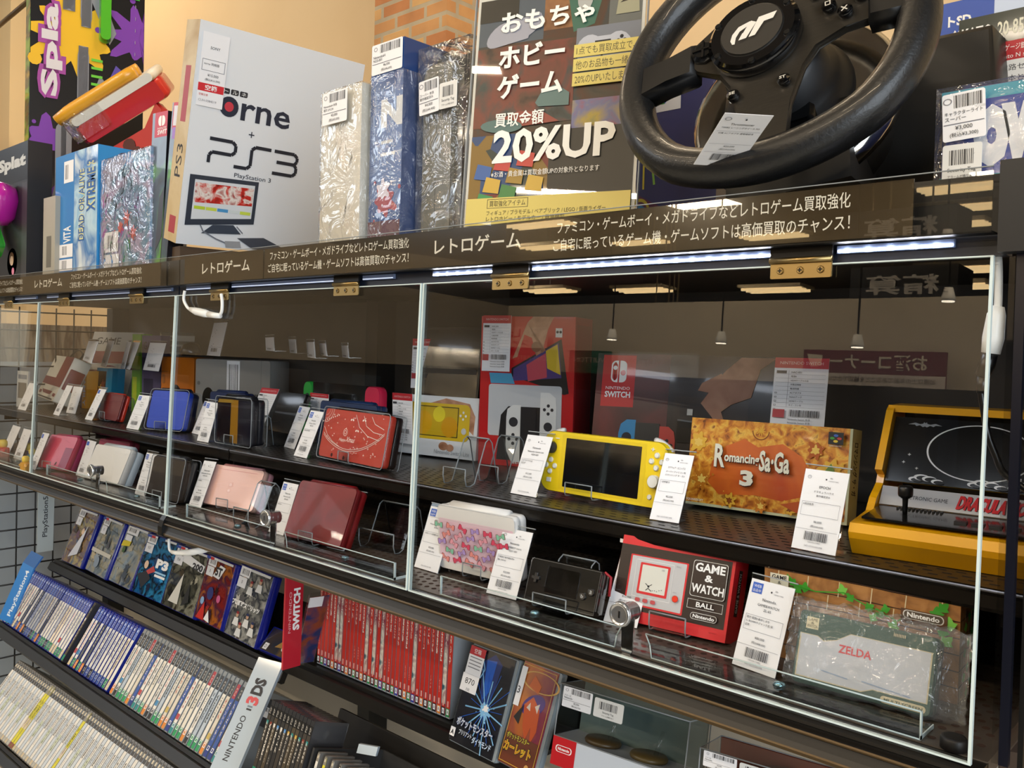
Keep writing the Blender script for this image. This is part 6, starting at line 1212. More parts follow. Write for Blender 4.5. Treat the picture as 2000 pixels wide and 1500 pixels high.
MB().slab([(-.10, -.075), (.085, -.075), (.10, .06), (.085, .075), (.06, .02), (-.06, -.04)], -.004, .022, M('B8161C', .4, coat=.3), .003, X=Matrix.Rotation(math.radians(30), 4, 'Z')).build('stand', t); MB().slab(disc(.016, .02, -.02, 10), -.0055, -.003, M('4A0A0C', .5), X=Matrix.Rotation(math.radians(30), 4, 'Z')).slab(disc(.013, .04, -.035, 10), -.006, -.0035, M('4A0A0C', .5), X=Matrix.Rotation(math.radians(30), 4, 'Z')).build('stand_hole', t)
MB().slab(rrect(-.121, -.028, -.03, .030, .006), -.06, .08, WRAP, .004, X=XT).build('clear_film', t)
zb = p.z - .075 - ZT
o = MB().slab(rrect(0, 0, .17, max(.05, zb - .002), .015), 0, .14, M('BDB4A4', .5), .006); front(o, .17, max(.05, zb - .002)).rr(.30, .2, .95, .88, .1, M('9AA2B4', .4)); tag(o.build('base_unit', X=stand(p.x - .085, .125, ZT, 0)), 'beige plastic base unit carrying the red toy stand, behind the shiny blue box', 'device')
# two thin game boxes standing beside the white box
for px_l, px_r, py, y, lab, c in (((286, 490), (315, 490), 221, .040, 'thin game box with a red logo corner beside the shiny blue box', 1), ((312, 490), (325, 490), 204, .035, 'second thin game box tucked against the tall white box', 2)):
    X, wd, h = topbox(px_l, px_r, ((px_l[0] + px_r[0]) / 2, py), y, .1); mb = MB().box((0, 0, 0), (wd, .028, h), M('12131A', .3, coat=.4)); a = front(mb, wd, h); a.rect(.12, 0, 1, 1, MN('printed_green_scene', ['2A5A2A', '5A9A3A', '3A4A5A', '2A2A30', '7AA84A'], 9, .35, coat=.4)); a.rect(.18, .84, 1, 1, M('C41E3A', .4))
    if c == 1: a.rr(.40, .91, .85, .975, .03, WHITE); a.rect(.60, .90, .64, .98, M('C41E3A')); a.text('SWIT', .38, .855, .98, .885, WHITE, bold=.03); a.text('NINTE', .38, .888, .95, .902, WHITE); a.poly([(.55, .1), (.95, .2), (1, .52), (.7, .45)], M('3A3A44', .4))
    else: a.rect(.3, .86, .95, .98, M('D8D4E0', .4)); a.rect(.3, .78, .8, .85, M('9A6AC0', .4))
    tag(mb.build('game_box', X=X @ Matrix.Rotation(math.radians((3.5, 8)[c - 1]), 4, 'Y')), lab, 'game box')
# toy blaster box with a window and a badge package at the left photo edge
X, wd, h = topbox((-60, 480), (52, 480), (0, 295), .012, .05)
t = thing('toy_box', 'dark toy box showing a green and magenta plastic blaster at the left photo edge', 'toy box', X)
mb = MB().box((0, 0, 0), (wd, .05, h), M('26262A', .4)); a = front(mb, wd, h); a.rect(0, .72, 1, 1, M('1E1E22', .35)); a.text('Splat', .52, .80, .97, .92, M('C8CCCC', .4), bold=.06); a.rect(.92, 0, 1, .7, M('3A3A3E', .4)); mb.build('box', t)
MB().lathe([(.001, .05), (.028, .042), (.04, .02), (.04, -.02), (.03, -.04)], M('B81E9A', .25, coat=.5), 20, Matrix.Translation((wd * .78, -.03, h * .55)) @ Matrix.Rotation(.5, 4, 'Y')).build('magenta_tank', t); MB().slab(rrect(-.07, -.022, .045, .022, .008), -.05, -.015, M('3AA03A', .25, coat=.5), .004, X=Matrix.Translation((wd * .68, 0, h * .30)) @ Matrix.Rotation(math.radians(48), 4, 'Y')).build('green_barrel', t)
for dx in (-.03, .02): MB().slab(disc(.012, dx, 0, 12), -.058, -.045, M('44B044', .25, coat=.5), .003, X=Matrix.Translation((wd * .68, 0, h * .30)) @ Matrix.Rotation(math.radians(48), 4, 'Y')).build('knob', t)
p = at_y((12, 520), .0); mb = MB().slab(disc(.034, 0, .036, 28), 0, .006, M('C8D4E0', .3, coat=.5), .002); a = Art(mb, (-.034, 0, .002), (1, 0, 0), (0, 0, 1), .068, .068); a.circ(.45, .62, .22, M('6A4A34', .4)); a.circ(.47, .55, .16, M('EBC8A8', .4)); a.circ(.6, .2, .12, M('E48AA8', .4)); tag(mb.build('badge', X=Matrix.Translation((p.x, .012, ZT))), 'round pale badge package with pink trim at the left photo edge', 'badge')
X, wd, h = topbox((84, 480), (107, 480), (96, 385), .02, .02); o = MB().box((0, 0, 0), (wd, .03, h), M('A8A294', .45)); front(o, wd, h).rect(.3, .1, .7, .5, M('6A6458', .5)); tag(o.build('parcel', X=X), 'small beige package left of the bright blue game box', 'package')
# ---------------------------------------------------------------- game racks below the showcase
def loc(X, px):
    """local (x,z) of a sighting on the plane y=0 of pose X"""
    Xi = X.inverted(); o = Xi @ CAM; d = (Xi.to_3x3() @ ray(px)); k = -o.y / d.y; p = o + d * k; return p.x, p.z
RACKM = M('151311', .4, .2); BLUER = M('16206E', .4, coat=.3)
def rack(lab, X, x0, x1, h, depth, lipm=RACKM, back=True, ps=False):
    t = thing('game_rack', lab, 'rack', X @ Matrix.Translation((x0, 0, 0))); L = x1 - x0
    MB().box((0, -.006, -.007), (L, depth + .012, -.0008), RACKM).build('tray_board', t)
    MB().prism([(-.006, -.007), (-.014, -.009), (-.016, -.026), (-.010, -.030), (-.004, -.028), (-.002, -.0075)], 0, L, RACKM).build('front_lip', t)
    if back: MB().box((0, depth + .004, 0), (L, depth + .010, h), RACKM).build('back_board', t)
    for x in (.01, L - .016): MB().box((x, depth + .011, -.02), (x + .006, depth + .06, .05), RACKM).build('bracket', t)
    return t
COV = [
 ('covergold', ['3A2A1E', 'A87A2E', '6A4A5A', 'D8B85A', '4A5A7A'], 'gold fantasy cover'), ('covergrey', ['3A4048', '8A8E90', 'C0B08A', '5A6870', '9AA4AC'], 'misty grey cover'),
 ('coverblue', ['4A5A6A', '8A9AA8', 'B0A890', '3A4858', '9AA8B8'], 'pale blue cover with a yellow sticker'), ('coverp3', ['0E3A6A', '1E7AC0', '10141E', '3AA0D8', '0A1A3A'], 'vivid blue cover'),
 ('covermono', ['1A1A18', '6A685A', '2E2E2A', 'A8A490', '4A4030'], 'black and grey comic cover'), ('coverred', ['2A1014', 'A02A22', '5A2A4A', 'D87A2A', '3A1A2A'], 'red crowded cover'), ('coverball', ['5A5A5C', 'A8A6A0', '3A3E4A', 'C8C4BC', '6A5E58'], 'grey baseball cover'), ('coverdark', ['101018', '3A2E2A', '1E2438', '6A5430'], 'dark cover')]
def ps_case(q, y, ci, lab, k=0, num=None, title=None):
    X, wd, h = pose(*q, y=y); nm, cols, desc = COV[ci]
    t = thing('game_case', lab, 'game case', X, 'blue front-facing game cases'); BL = M('16208A', .2, coat=.6); D = .014
    mb = MB().slab(rrect(-.003, -.002, wd + .010, h + .002, .003), .001, D, BL, .001); mb.build('case_shell', t)
    mb = MB().box((0, 0, 0), (wd, .001, h), MN('printed_' + nm, cols, 26, .25, detail=6, coat=.7)); a = front(mb, wd, h); R_ = random.Random(ci * 3 + k)
    for i in range(9): a.splat(R_.uniform(.15, .85), R_.uniform(.1, .7), R_.uniform(.04, .12), M(cols[R_.randrange(len(cols))], .3, coat=.5), ci * 20 + i, R_.choice((5, 6, 7, 8)))
    if title == 'P3': a.text('P3', .55, .50, .95, .66, WHITE, bold=.06); a.rect(.55, .42, .95, .45, M('9AC8E8')); a.rect(.6, .36, .95, .40, WHITE); a.poly([(.05, .30), (.35, .42), (.5, .3), (.3, .1)], M('141620')); a.circ(.25, .5, .07, M('E0C0A8', .4)); a.poly([(.3, .4), (.5, .52), (.6, .44), (.4, .36)], M('B83A3A'))
    if title == 'TOP': a.poly([(.25, .78), (.95, .70), (.98, .82), (.3, .93)], WHITE); a.text('200', .62, .71, .94, .82, INK, bold=.05); a.poly([(.2, .1), (.45, .6), (.5, .1)], M('D8D6CC', .4)); a.poly([(.6, .1), (.8, .2), (.7, .5)], M('121210'))
    if title == 'RED': a.poly([(.35, .72), (.55, .92), (.75, .90), (.6, .70)], WHITE); a.text('5T', .42, .74, .66, .88, INK, bold=.05); a.circ(.42, .45, .10, M('2A3070', .4)); a.circ(.75, .42, .06, M('C85A8A', .4)); a.poly([(.1, .02), (.4, .02), (.3, .3)], M('C8281E', .4)); a.poly([(.5, .2), (.62, .02), (.4, .04)], WHITE); a.circ(.2, .3, .06, M('8AB0D8', .4))
    if title == 'BALL':
        a.text('プロ野球スピリッツ', .08, .44, .92, .52, WHITE, bold=.05)
        for x, y_ in ((.25, .78), (.5, .72), (.75, .8), (.35, .25), (.65, .28), (.5, .12), (.85, .2)): a.circ(x, y_ + .07, .035, M('C8A084', .4)); a.poly([(x - .09, y_ - .08), (x + .09, y_ - .08), (x + .06, y_ + .03), (x - .06, y_ + .03)], M('E4E4E2', .4)); a.ell(x, y_ + .10, .04, .02, M(('1E2A5A', '8A2028')[int(x * 10) % 2], .4), 12)
    if title == 'CASTLE': a.poly([(.45, .55), (.52, .85), (.58, .55)], M('3A4048', .4)); a.poly([(.62, .5), (.7, .75), (.76, .5)], M('4A4A50', .4)); a.circ(.45, .2, .10, M('8A98A8', .3)); a.rect(0, .35, 1, .42, M('C8C4B8', .4))
    if title == 'GOLD': a.poly([(.3, .1), (.75, .75), (.7, .2)], M('D8DCE8', .3)); a.circ(.6, .62, .06, M('E8C8A8', .4))
    if title == 'YEL': a.poly([(.02, .62), (.40, .66), (.42, .76), (.04, .72)], M('E8D21E', .4)); a.circ(.2, .58, .06, M('3A5A2A', .4)); a.rect(.1, .74, .4, .84, PAPER); a.rect(.08, .86, .6, .99, PAPER); a.bars(.12, .9, .5, .97, n=10)
    else:
        x0 = .05 if num else .10; a.rect(x0, .86, x0 + .30, 1.0, PAPER); a.bars(x0 + .05, .89, x0 + .27, .97, n=9); a.rect(x0, .70, x0 + .26, .85, PAPER)
        a.tl(num or '0', x0 + .13, .755, .05, INK, 'c')
    a.rect(.4 if not num else .62, .965, 1, 1, M('D8DADC', .4))
    if k % 2 or num: a.rect(.0, .955, .28, .995, M('2A4AA8', .4)); a.rect(.15, .955, .28, .995, M('C82A30', .4))
    mb.build('cover_sheet', t); MB().slab(rrect(-.001, 0, wd + .001, h, .001), -.0012, -.0006, CLEAR).build('clear_sleeve', t)
    return X, wd, h
PY = .21
QS = [(k28(480, 850, 620, 915, 632, 450), 0, 'GOLD', None, 'leftmost front-facing blue case, with a gold fantasy cover'), (k28(668, 922, 808, 1000, 825, 515), 1, 'CASTLE', None, 'second front-facing blue case, with a misty grey castle cover'), (k28(850, 1008, 1005, 1085, 1012, 580), 2, 'YEL', None, 'third front-facing blue case, with a yellow sticker over a pale cover'),
      (k28(1030, 1092, 1250, 1190, 1170, 650), 3, 'P3', '937', 'fourth front-facing blue case, with a vivid blue cover'), (k28(1258, 1195, 1500, 1310, 1395, 735), 4, 'TOP', '934', 'fifth front-facing blue case, with a black and white comic cover'), (k28(1515, 1295, 1715, 1400, 1635, 815), 5, 'RED', None, 'sixth front-facing blue case, with a crowded red cover'), (k32(615, 1010, 860, 1140, 765, 490), 6, 'BALL', None, 'seventh front-facing blue case, with a grey baseball cover')]
Xs = []
for i, (q, ci, ti, num, lab) in enumerate(QS): Xs.append(ps_case(q, PY - .002 * i, ci, lab, i, num, ti))
X0, _, h0 = Xs[0]; X6, w6, _ = Xs[6]
rX = pose(k28(480, 850)[0], k32(860, 1140)[0], k28(632, 450)[0], y=PY)
rack('black sloping rack carrying the front-facing blue cases', rX[0] @ Matrix.Translation((0, -.002, -.004)), -.02, rX[1] + .13, .11, .03)
# case lying at the right end of that rack, and its red sign
X, wd, h = pose(*k32(890, 1150, 1085, 1235, 1000, 1000), y=.19); mb = MB().slab(rrect(0, 0, wd, h * 1.2, .002), 0, .014, M('16208A', .2, coat=.6), .001); a = front(mb, wd, h * 1.2); a.rect(.05, .05, 1, .95, MN('printed_coverdark', COV[7][1], 26, .25, coat=.7)); a.rect(.12, .1, .28, .35, PAPER); a.tl('D', .20, .16, .12, INK, 'c'); a.text('Co', .75, .25, .95, .45, PW, bold=.05); a.poly([(.5, .3), (.8, .9), (.95, .4)], M('A8803A', .4)); tag(mb.build('game_case', X=X), 'dark game case leaning low at the foot of the red vertical sign', 'game case', 'blue front-facing game cases')
def sign(q, y, m, fn, lab, depth=.004, name='divider_sign', down=None, ext=0, top=None):
    X, wd, h = pose(*q, y=y, down=down)
    if top: ext = (top - X.to_translation().z) / X.to_3x3().col[2].z - h
    mb = MB().box((0, 0, 0), (wd, depth, h + ext), m); fn(front(mb, wd, h)); return tag(mb.build(name, X=X), lab, 'sign'), X, wd, h
SIGNR = M('B82030', .35, coat=.3)
def f_sw(a): a.text('NINTENDO', .22, .38, .36, .82, M('E8B0B4', .4), rot=90); a.text('SWITCH', .46, .40, .84, .85, WHITE, rot=90, bold=.05)
sign(k33(195, 785, 325, 748, 222, 95), .10, SIGNR, f_sw, 'red vertical divider sign with white lettering beside the red game spines', ext=.02)
def f_3ds(a): a.text('NINTENDO', .30, .12, .52, .50, INK, rot=90, bold=.01); a.rect(.38, .55, .58, .565, INK); a.rect(.38, .575, .58, .59, M('6A7A8A')); a.text('3', .24, .60, .72, .67, M('C8323E', .4), rot=90, bold=.05); a.text('DS', .26, .685, .72, .83, INK, rot=90, bold=.05)
sign(k31(1480, 1480, 1655, 1545, 1838, 665), .03, M('A8B8C6', .35, coat=.3), f_3ds, 'tall pale blue vertical divider sign with a red numeral before the dark spines', .006)
PSB = M('2A7AC8', .35, coat=.3)
def f_ps4(a): a.text('PlayStation4', .50, .10, .88, .90, M('D8E4F0', .4), rot=90, bold=.02)
ps4s = sign(k28(-10, 1310, 78, 1352, 180, 872), .03, PSB, f_ps4, 'bright blue leaning divider sign at the left edge of the disc game rack', .004)
X, wd, h = pose(*k28(180, 872, 266, 920, 246, 782), y=.035); MB().box((0, 0, 0), (wd, .003, h), M('1E5AA0', .35, coat=.3)).build('folded_top', ps4s[0], ps4s[1].inverted() @ X)
def f_ps5(a): a.text('PlayStation5', .30, .25, .70, .93, M('3A3E44', .4), rot=90, bold=.01)
sign(k28(288, 798, 415, 780, 300, 330), at_x(k28(288, 798)[0], -2.4585).y, M('C2CCCE', .35, coat=.3), f_ps5, 'white vertical divider sign hanging before the wire grid', top=ZB - .0125)
# ---- a row of spines
def row_x(X, px): return loc(X, px)[0]
VAR = {}
def spine(kind, k):
    """one game case seen from its spine; variants are shared meshes"""
    key = (kind, k)
    if key in VAR: return VAR[key]
    wd, h, D = {'blue': (.0142, .171, .135), 'clear': (.0142, .171, .135), 'red': (.0105, .170, .104), 'dark': (.0142, .171, .10), 'white': (.0142, .18, .12)}[kind]
    t = bpy.data.objects.new('game_case', None); 
    shell = {'blue': M('1C2A8E', .2, coat=.6), 'clear': M('8C9296', .15, coat=.8), 'red': M('9EA4AA', .2, coat=.6), 'dark': M('3A3A3C', .2, coat=.6), 'white': M('6E6C68', .3, coat=.3)}[kind]
    MB().slab(rrect(.0006, 0, wd - .0006, h, .0015), 0, D, shell, .001).build('case_shell', t)
    z0, z1 = .004, h - (.012 if kind in ('clear', 'dark') else .006); hh = z1 - z0; mb = MB()
    base = {'blue': ('E6E4DE', 'DAD8D2', 'E6E4E0', 'C8CCD4', 'E8DCC8', '4A505A', 'E2E0DA'), 'clear': ('E8E4DA', 'E4DED0', 'EAE6DE', '3A5AA8', 'DCD4C4', 'E6E2D8', 'B8C4D0', 'E8E4DC'), 'red': ('C8281E', 'C02A20', 'CC3024', 'B8241E'), 'dark': ('3A342C', '2A2826', '4A4030', '33302C'), 'white': ('E6E2DA', 'E0DCD2', 'D8CFA8', 'E8E6E0', 'C8D0D8', '5A5A50', 'D8CE3A', 'E0DCD4')}[kind]
    bc = base[k % len(base)]; mb.box((.0012, -.0009, z0), (wd - .0012, .0004, z1), M(bc, .5, coat=.12)); a = Art(mb, (.0012, -.0009, z0), (1, 0, 0), (0, 0, 1), wd - .0024, hh)
    dark = bc in ('C8281E', 'C02A20', 'CC3024', 'B8241E', '3A342C', '2A2826', '4A4030', '33302C', '3A5AA8', '4A505A', '5A5A50'); ink = M('EDE6DA', .4) if dark else M(('3A342E', '2A2A30', 'B83A30', '3A4A8A', '4A4A44')[k % 5], .5)
    words = ('ファイナル ファンタジー', 'テイルズ オブ', 'ドラゴンクエスト', 'FINAL FANTASY XIII', 'メタルギア', 'PERSONA', 'デモンズソウル', '龍が如く', '戦国無双', 'アトリエ', 'モンスターハンター', 'グランツーリスモ', 'レーシング', 'サッカー')
    wv = words[(k * 5 + len(kind)) % len(words)]
    if kind == 'blue':
        a.rect(0, .80, 1, 1, M(('2A3FA8', '2F55B8', '24389A')[k % 3], .35, coat=.4)); a.rect(.3, .93, .7, .97, M('C8D4F0')); a.text('PS4', .30, .83, .70, .91, M('C8D4F0'), rot=90); a.rect(0, 0, 1, .14, M(('2A8A5A', '2A4A9A', 'D8C8A0', '1E1E22', '2A8A5A', 'E08A2E', '2A4A9A')[k % 7], .4)); a.frame(.2, .05, .8, .10, .004, PAPER)
    elif kind == 'clear':
        a.rect(0, .80, 1, 1, M(('2A2622', '2A2622', '2A2622', 'A8242C', '2A2622')[k % 5], .35, coat=.4)); a.text('PS3', .28, .84, .72, .95, M('C8C4BC'), rot=90); c = ('E08A2E', '2A9A5A', '2A8A8A', '2A3A8A', 'E08A2E', '2A9A5A', '2A9A5A', '2A2622')[k % 8]; a.rect(0, 0, 1, .15, M(c, .4)); a.rect(.15, .085, .85, .145, PAPER); a.rect(.3, .095, .7, .135, M(c, .4))
    elif kind == 'red':
        if k % 4 == 3: a.rect(0, .12, 1, 1, MN('printed_mixed_spine', ['2A1A1A', '3A6A7A', 'E0D8C8', '8A2A4A', '7A9A3A'], 30, .3, coat=.4))
        a.rect(0, 0, 1, .085, M(('141414', '141414', '1E8A4A', '2A3A9A', '141414', '1E8A4A', 'D8883A')[k % 7], .4)); a.rect(.18, .02, .82, .075, PAPER); a.tl('A', .5, .03, .035, INK, 'c', mx=.5); a.rect(.3, .10, .7, .16, M('E0A8A0', .4)); wv = wv
    elif kind == 'dark':
        a.rect(0, .86, 1, 1, M('141312', .4)); a.text('PSP', .25, .88, .75, .97, M('B8B4AC'), rot=90); a.rect(.2, .73, .8, .78, M(('2A8A8A', 'D8D4CC', 'C8A03A', '8A3A2A', '4A8AC8')[k % 5], .4)); a.rect(0, 0, 1, .1, M('2A8A6A', .4))
    else: a.rect(0, .86, 1, 1, M(('3A3630', '8A8478', '2E2A26', '5A5650', '4A4238')[k % 5], .4)); a.rect(.2, .92, .8, .97, M('C8BEA8', .4)); a.rect(0, 0, 1, .07, M(('B8B4A8', '8A4A40', '3A3A38', '4A6A8A', 'C8B89A')[k % 5], .4)); a.rect(0, .3, 1, .3 + .08 * (k % 4), M(('D8C8B0', 'B8C8D4', 'D0B8B0', 'C8D0B8', 'E4D8A8', 'A8A4B8')[k % 6], .5))
    y1 = .78 if kind != 'red' else .96; a.text(wv, .28, y1 - (.30 + .06 * (k % 4)), .72, y1 - .02, ink, rot=90, bold=.03)
    if k % 3 == 0: a.text(words[(k + 4) % len(words)], .36, .22, .62, .36, ink, rot=90)
    if k % 5 == 2 and not dark: a.rect(.0, .2, 1, .28, M(('C8B060', '4A8AB8', 'B84A4A')[k % 3], .4))
    mb.build('spine_sheet', t)
    VAR[key] = t; return t
used = set()
def put(kind, k, X, x, lab, group, sc_=1.0, dz=0.0, dy=0.0, tilt=0.0):
    src = spine(kind, k); 
    if (kind, k) not in used: used.add((kind, k)); o = src; COL.objects.link(o)
    else: o = copy_tree(src)
    o.matrix_basis = X @ Matrix.Translation((x, dy, dz)) @ Matrix.Rotation(math.radians(tilt), 4, 'Y') @ Matrix.Scale(sc_, 4); tag(o, lab, 'game case', group); return o
# disc game row: blue-topped, then clear cases
RX, rw, rh = pose(*k31(10, 410, 1500, 1425, 235, 45), y=.08); S = rh / .171; PITCH = .0144 * S
def spanx(a, b): return row_x(RX, k31(*a)[0]), row_x(RX, k31(*b)[0])
xa, xb = spanx((10, 410), (425, 690)); n = 28; dx = (xb - xa) / n; 
rack('black sloping rack of blue-topped and clear disc game cases', RX @ Matrix.Translation((0, -.004, 0)), xa - .01, row_x(RX, k31(1500, 1425)[0]) + .12, .12, .14)
kb = [0, 1, 2, 6, 3, 4, 8, 9, 10, 13, 14, 15, 16, 5, 7, 11, 12]
for i in range(n): R2 = (i * 7 + i // 5) % 17; put('blue', kb[R2], RX, xa + dx * i, f'blue-topped game case, {nth(i + 1)} right of the bright blue divider sign', 'blue-topped game cases', S)
bx = xb + .003; put('dark', 6, RX, bx, 'black-spined game case with a small red label between the two blue-topped blocks', 'blue-topped game cases', S)
xc, xd = spanx((460, 745), (745, 945)); n = 14; dx = (xd - xc) / n
for i in range(n):
    o = put('blue', (i * 5 + 2) % 17, RX, xc + dx * i, f'orange or blue footed game case in the second blue-topped block, {nth(i + 1)} from its left', 'blue-topped game cases', min(S, dx / .0144))
xe, xf = spanx((762, 945), (1520, 1440)); n = 30; dx = (xf - xe) / n
for i in range(n): put('clear', (i * 7 + i // 4) % 16, RX, xe + dx * i, f'clear-cased disc game with a dark spine head, {nth(i + 1)} right of the blue-topped block', 'clear disc game cases', S)
YLC = M('D8DA3A', .4)
# lowest left row
CX_, cw, ch = pose(*k31(50, 1305, 200, 1440, 375, 850), y=-.03); S2 = ch / .18
x1 = row_x(CX_, k31(200, 1440)[0]); xl = row_x(CX_, k31(-330, 960)[0]); 
xr = row_x(CX_, k31(960, 2120)[0])
rack('lowest black sloping rack of white-spined game cases at the lower left', CX_ @ Matrix.Translation((0, -.004, 0)), -.22, .80, .1, .13)
WK = [0, 3, 1, 7, 8, 4, 9, 0, 5, 11, 15, 3, 12, 1, 16, 4, 6, 8, 17, 5, 13]
for i in range(66): put('white', WK[(i * 5 + i // 4) % 21] if i not in (17, 18, 34) else 6, CX_, -.20 + .0146 * S2 * i, f'pale-spined game case in the lowest rack, {nth(i + 1)} from its left end', 'pale-spined game cases', S2)
# red spines
SX, sw, sh_ = pose(*k33(445, 735, 1420, 1150, 475, 200), y=.19); S3 = 1.0; x9 = sw; n = 34; dx = sw / n
rack('black rack of red-spined game cases right of the red sign', SX @ Matrix.Translation((0, -.004, 0)), -.075, sw + .16, .10, .11)
for i in range(n): put('red', (i * 5 + i // 6) % 14, SX, dx * i, f'red-spined game case, {nth(i + 1)} right of the red vertical sign', 'red-spined game cases', dx / .0107)
X, wd, h = pose(*k33(280, 760, 425, 735, 400, 250), y=.145); t = thing('game_case', 'tilted clear case with a red cover between the red sign and the red spines', 'game case', X)
mb = MB().slab(rrect(0, 0, wd, h, .004), 0, .010, CLEAR, .001); mb.build('case_shell', t); mb = MB().box((.001, .002, .003), (wd - .001, .004, h - .004), MN('printed_red_blue', ['5A1E20', '2A3A6A', '9A4A2E', '3A2A3A'], 24, .3, coat=.5)); front(mb, wd, h, .002).rect(.0, .84, .7, .98, PAPER); mb.build('cover_sheet', t)
# two front-facing cases right of the red spines
def sw_case(q, y, cols, fn, lab):
    X, wd, h = pose(*q, y=y); t = thing('game_case', lab, 'game case', X); MB().slab(rrect(-.002, -.002, wd + .006, h + .002, .003), .001, .011, M('8C969C', .15, coat=.8), .001).build('case_shell', t)
    mb = MB().box((0, 0, 0), (wd, .001, h), MN('printed_' + cols[0], cols[1], cols[2], .25, coat=.7)); fn(front(mb, wd, h)); mb.build('cover_sheet', t); MB().slab(rrect(0, 0, wd, h, .001), -.0012, -.0006, CLEAR).build('clear_sleeve', t)
def f_dia(a):
    BLU = M('2A6AD8', .25, coat=.5); LB = M('8AC4F0', .25, coat=.5); a.poly([(.30, .86), (.55, .98), (.75, .9), (.68, .5), (.56, .30), (.44, .55)], M('26387A', .3)); a.poly([(.40, .90), (.62, .92), (.60, .6), (.5, .5)], BLU)
    for i in range(22):
        an = i * 2 * math.pi / 22 + .1; r = .30 + .14 * ((i * 7) % 5) / 4; a.line([(.62 + .05 * math.cos(an), .42 + .04 * math.sin(an)), (.62 + r * 1.2 * math.cos(an), .42 + r * math.sin(an))], .006 + .008 * (i % 2), (BLU, LB)[i % 2])
    a.splat(.62, .42, .10, LB, 4, 8); a.splat(.64, .44, .05, WHITE, 9, 6); a.line([(.35, .88), (.42, .80), (.36, .70)], .01, LB)
    a.text('ポケットモンスター', .09, .17, .93, .27, M('2A3A6A', .4), bold=.09); a.text('ポケットモンスター', .10, .175, .92, .265, M('D8DEE8', .3), bold=.03); a.text('ブリリアント', .20, .10, .50, .15, M('D8DEE8', .3), bold=.03); a.text('ダイヤモンド', .52, .07, .95, .14, M('BCD0E8', .3), bold=.03)
    a.rect(.01, .05, .12, .14, PAPER); a.tl('A', .065, .065, .05, INK, 'c', bold=.04); a.rect(.0, .70, .36, .955, PAPER); a.rect(.0, .90, .36, .99, M('C0242C', .4)); a.text('空箱', .10, .92, .26, .97, WHITE); [a.rect(.04, .87 - .035 * i, .32, .88 - .035 * i, GREY) for i in range(4)]; a.rect(-.02, .52, .36, .70, PAPER); a.text('870', .06, .60, .28, .66, INK); [a.rect(.13 + .03 * i, .53, .14 + .03 * i, .56, GREY) for i in range(3)]
sw_case(k34(385, 1215, 800, 1430, 625, 290), .165, ('night', ['16161A', '24242C', '1A2038'], 10), f_dia, 'front-facing game case with a blue starburst cover and number slip, right of the red spines')
def f_sca(a):
    OR = M('D85A20', .3, coat=.5); PU = M('4A2A8A', .3, coat=.5); CRm = M('E8DCD4', .4)
    a.ell(.55, .62, .16, .10, PU, 20, .5); a.poly([(.30, .60), (.50, .70), (.75, .60), (.80, .40), (.70, .26), (.62, .42), (.55, .28), (.40, .40)], OR); a.poly([(.38, .58), (.46, .64), (.5, .56)], CRm); a.poly([(.6, .62), (.72, .66), (.70, .56)], CRm); a.ring(.6, .85, .26, .10, .10, M('E8B45A', .3), 26); a.poly([(.3, .78), (.6, .74), (.64, .82), (.4, .9)], M('E06A24', .3)); a.poly([(.1, .45), (.3, .6), (.28, .4)], M('1A1416')); a.poly([(.66, .2), (.8, .3), (.9, .18)], CRm)
    a.rect(0, .0, 1, .30, M('6A3016', .3)); a.text('ポケットモンスター', .05, .24, .72, .31, M('3A1A08'), bold=.08); a.text('ポケットモンスター', .06, .245, .71, .305, M('D8CC3A', .3), bold=.02); a.text('カーレット', .02, .11, .86, .235, M('3A1208'), bold=.09); a.text('カーレット', .04, .12, .84, .225, M('F0D82A', .3), bold=.06); a.text('カーレット', .045, .125, .835, .22, M('D85A1E', .3), bold=-.0)
    a.frame(.02, .02, .98, .98, .006, M('D8A83A', .3)); a.circ(.80, .055, .03, M('B88A4A', .4)); a.rect(.0, .56, .16, .95, PAPER); a.text('3', .02, .68, .10, .75, INK)
sw_case(k34(865, 1425, 1195, 1600, 1130, 450), .16, ('scarlet', ['B8481E', '8A2A4A', 'D87A2A', 'A83A22'], 9), f_sca, 'front-facing game case with an orange cover beside the blue starburst one')
# figure boxes at the lower right
def fig_box(q, y, d, lab, blister, body, wide, fn):
    X, wd, h = pose(*q, y=y); t = thing('figure_box', lab, 'figure box', X); b0 = h * .18
    MB().box((0, 0, -.02), (wd, d, b0), M('C3CBD6', .4)).build('card_tray', t); mb = MB().box((-.0003, -.0006, -.02), (wd * .19, .0, b0), M('C01C26', .35)); a = Art(mb, (0, -.0006, -.02), (1, 0, 0), (0, 0, 1), wd * .19, b0 + .02); a.rr(.15, .48, .85, .72, .1, WHITE); a.rr(.19, .50, .81, .70, .09, M('C01C26', .35)); a.text('Nintendo', .25, .55, .75, .65, WHITE, bold=.03); mb.build('brand_panel', t)
    MB().box((.002, d * .92, b0), (wd - .002, d, h), M(body, .5)).build('back_card', t)
    MB().box((0, 0, b0), (wd, d * .9, h), CLEAR).build('clear_window', t); ed = MB()
    for p in ((0, 0), (wd, 0), (wd, d), (0, d)): ed.tube([(p[0], p[1], b0), (p[0], p[1], h)], .0008, RIM, 5)
    for z in (b0, h): ed.tube([(0, 0, z), (wd, 0, z), (wd, d, z), (0, d, z)], .0008, RIM, 5, closed=True)
    ed.build('window_edge', t); fn(t, wd, d, b0, h)
    s1 = sticker(t, Matrix.Translation((wd * .03, -.0006, h * .66)), wd * .24, h * .32, ('アミーボ', 'Nintendo', '¥2,500', '(税込¥2,750)')); security(t, Matrix.Translation((wd * .29, -.0006, h * .66)), wd * .23, h * .29)
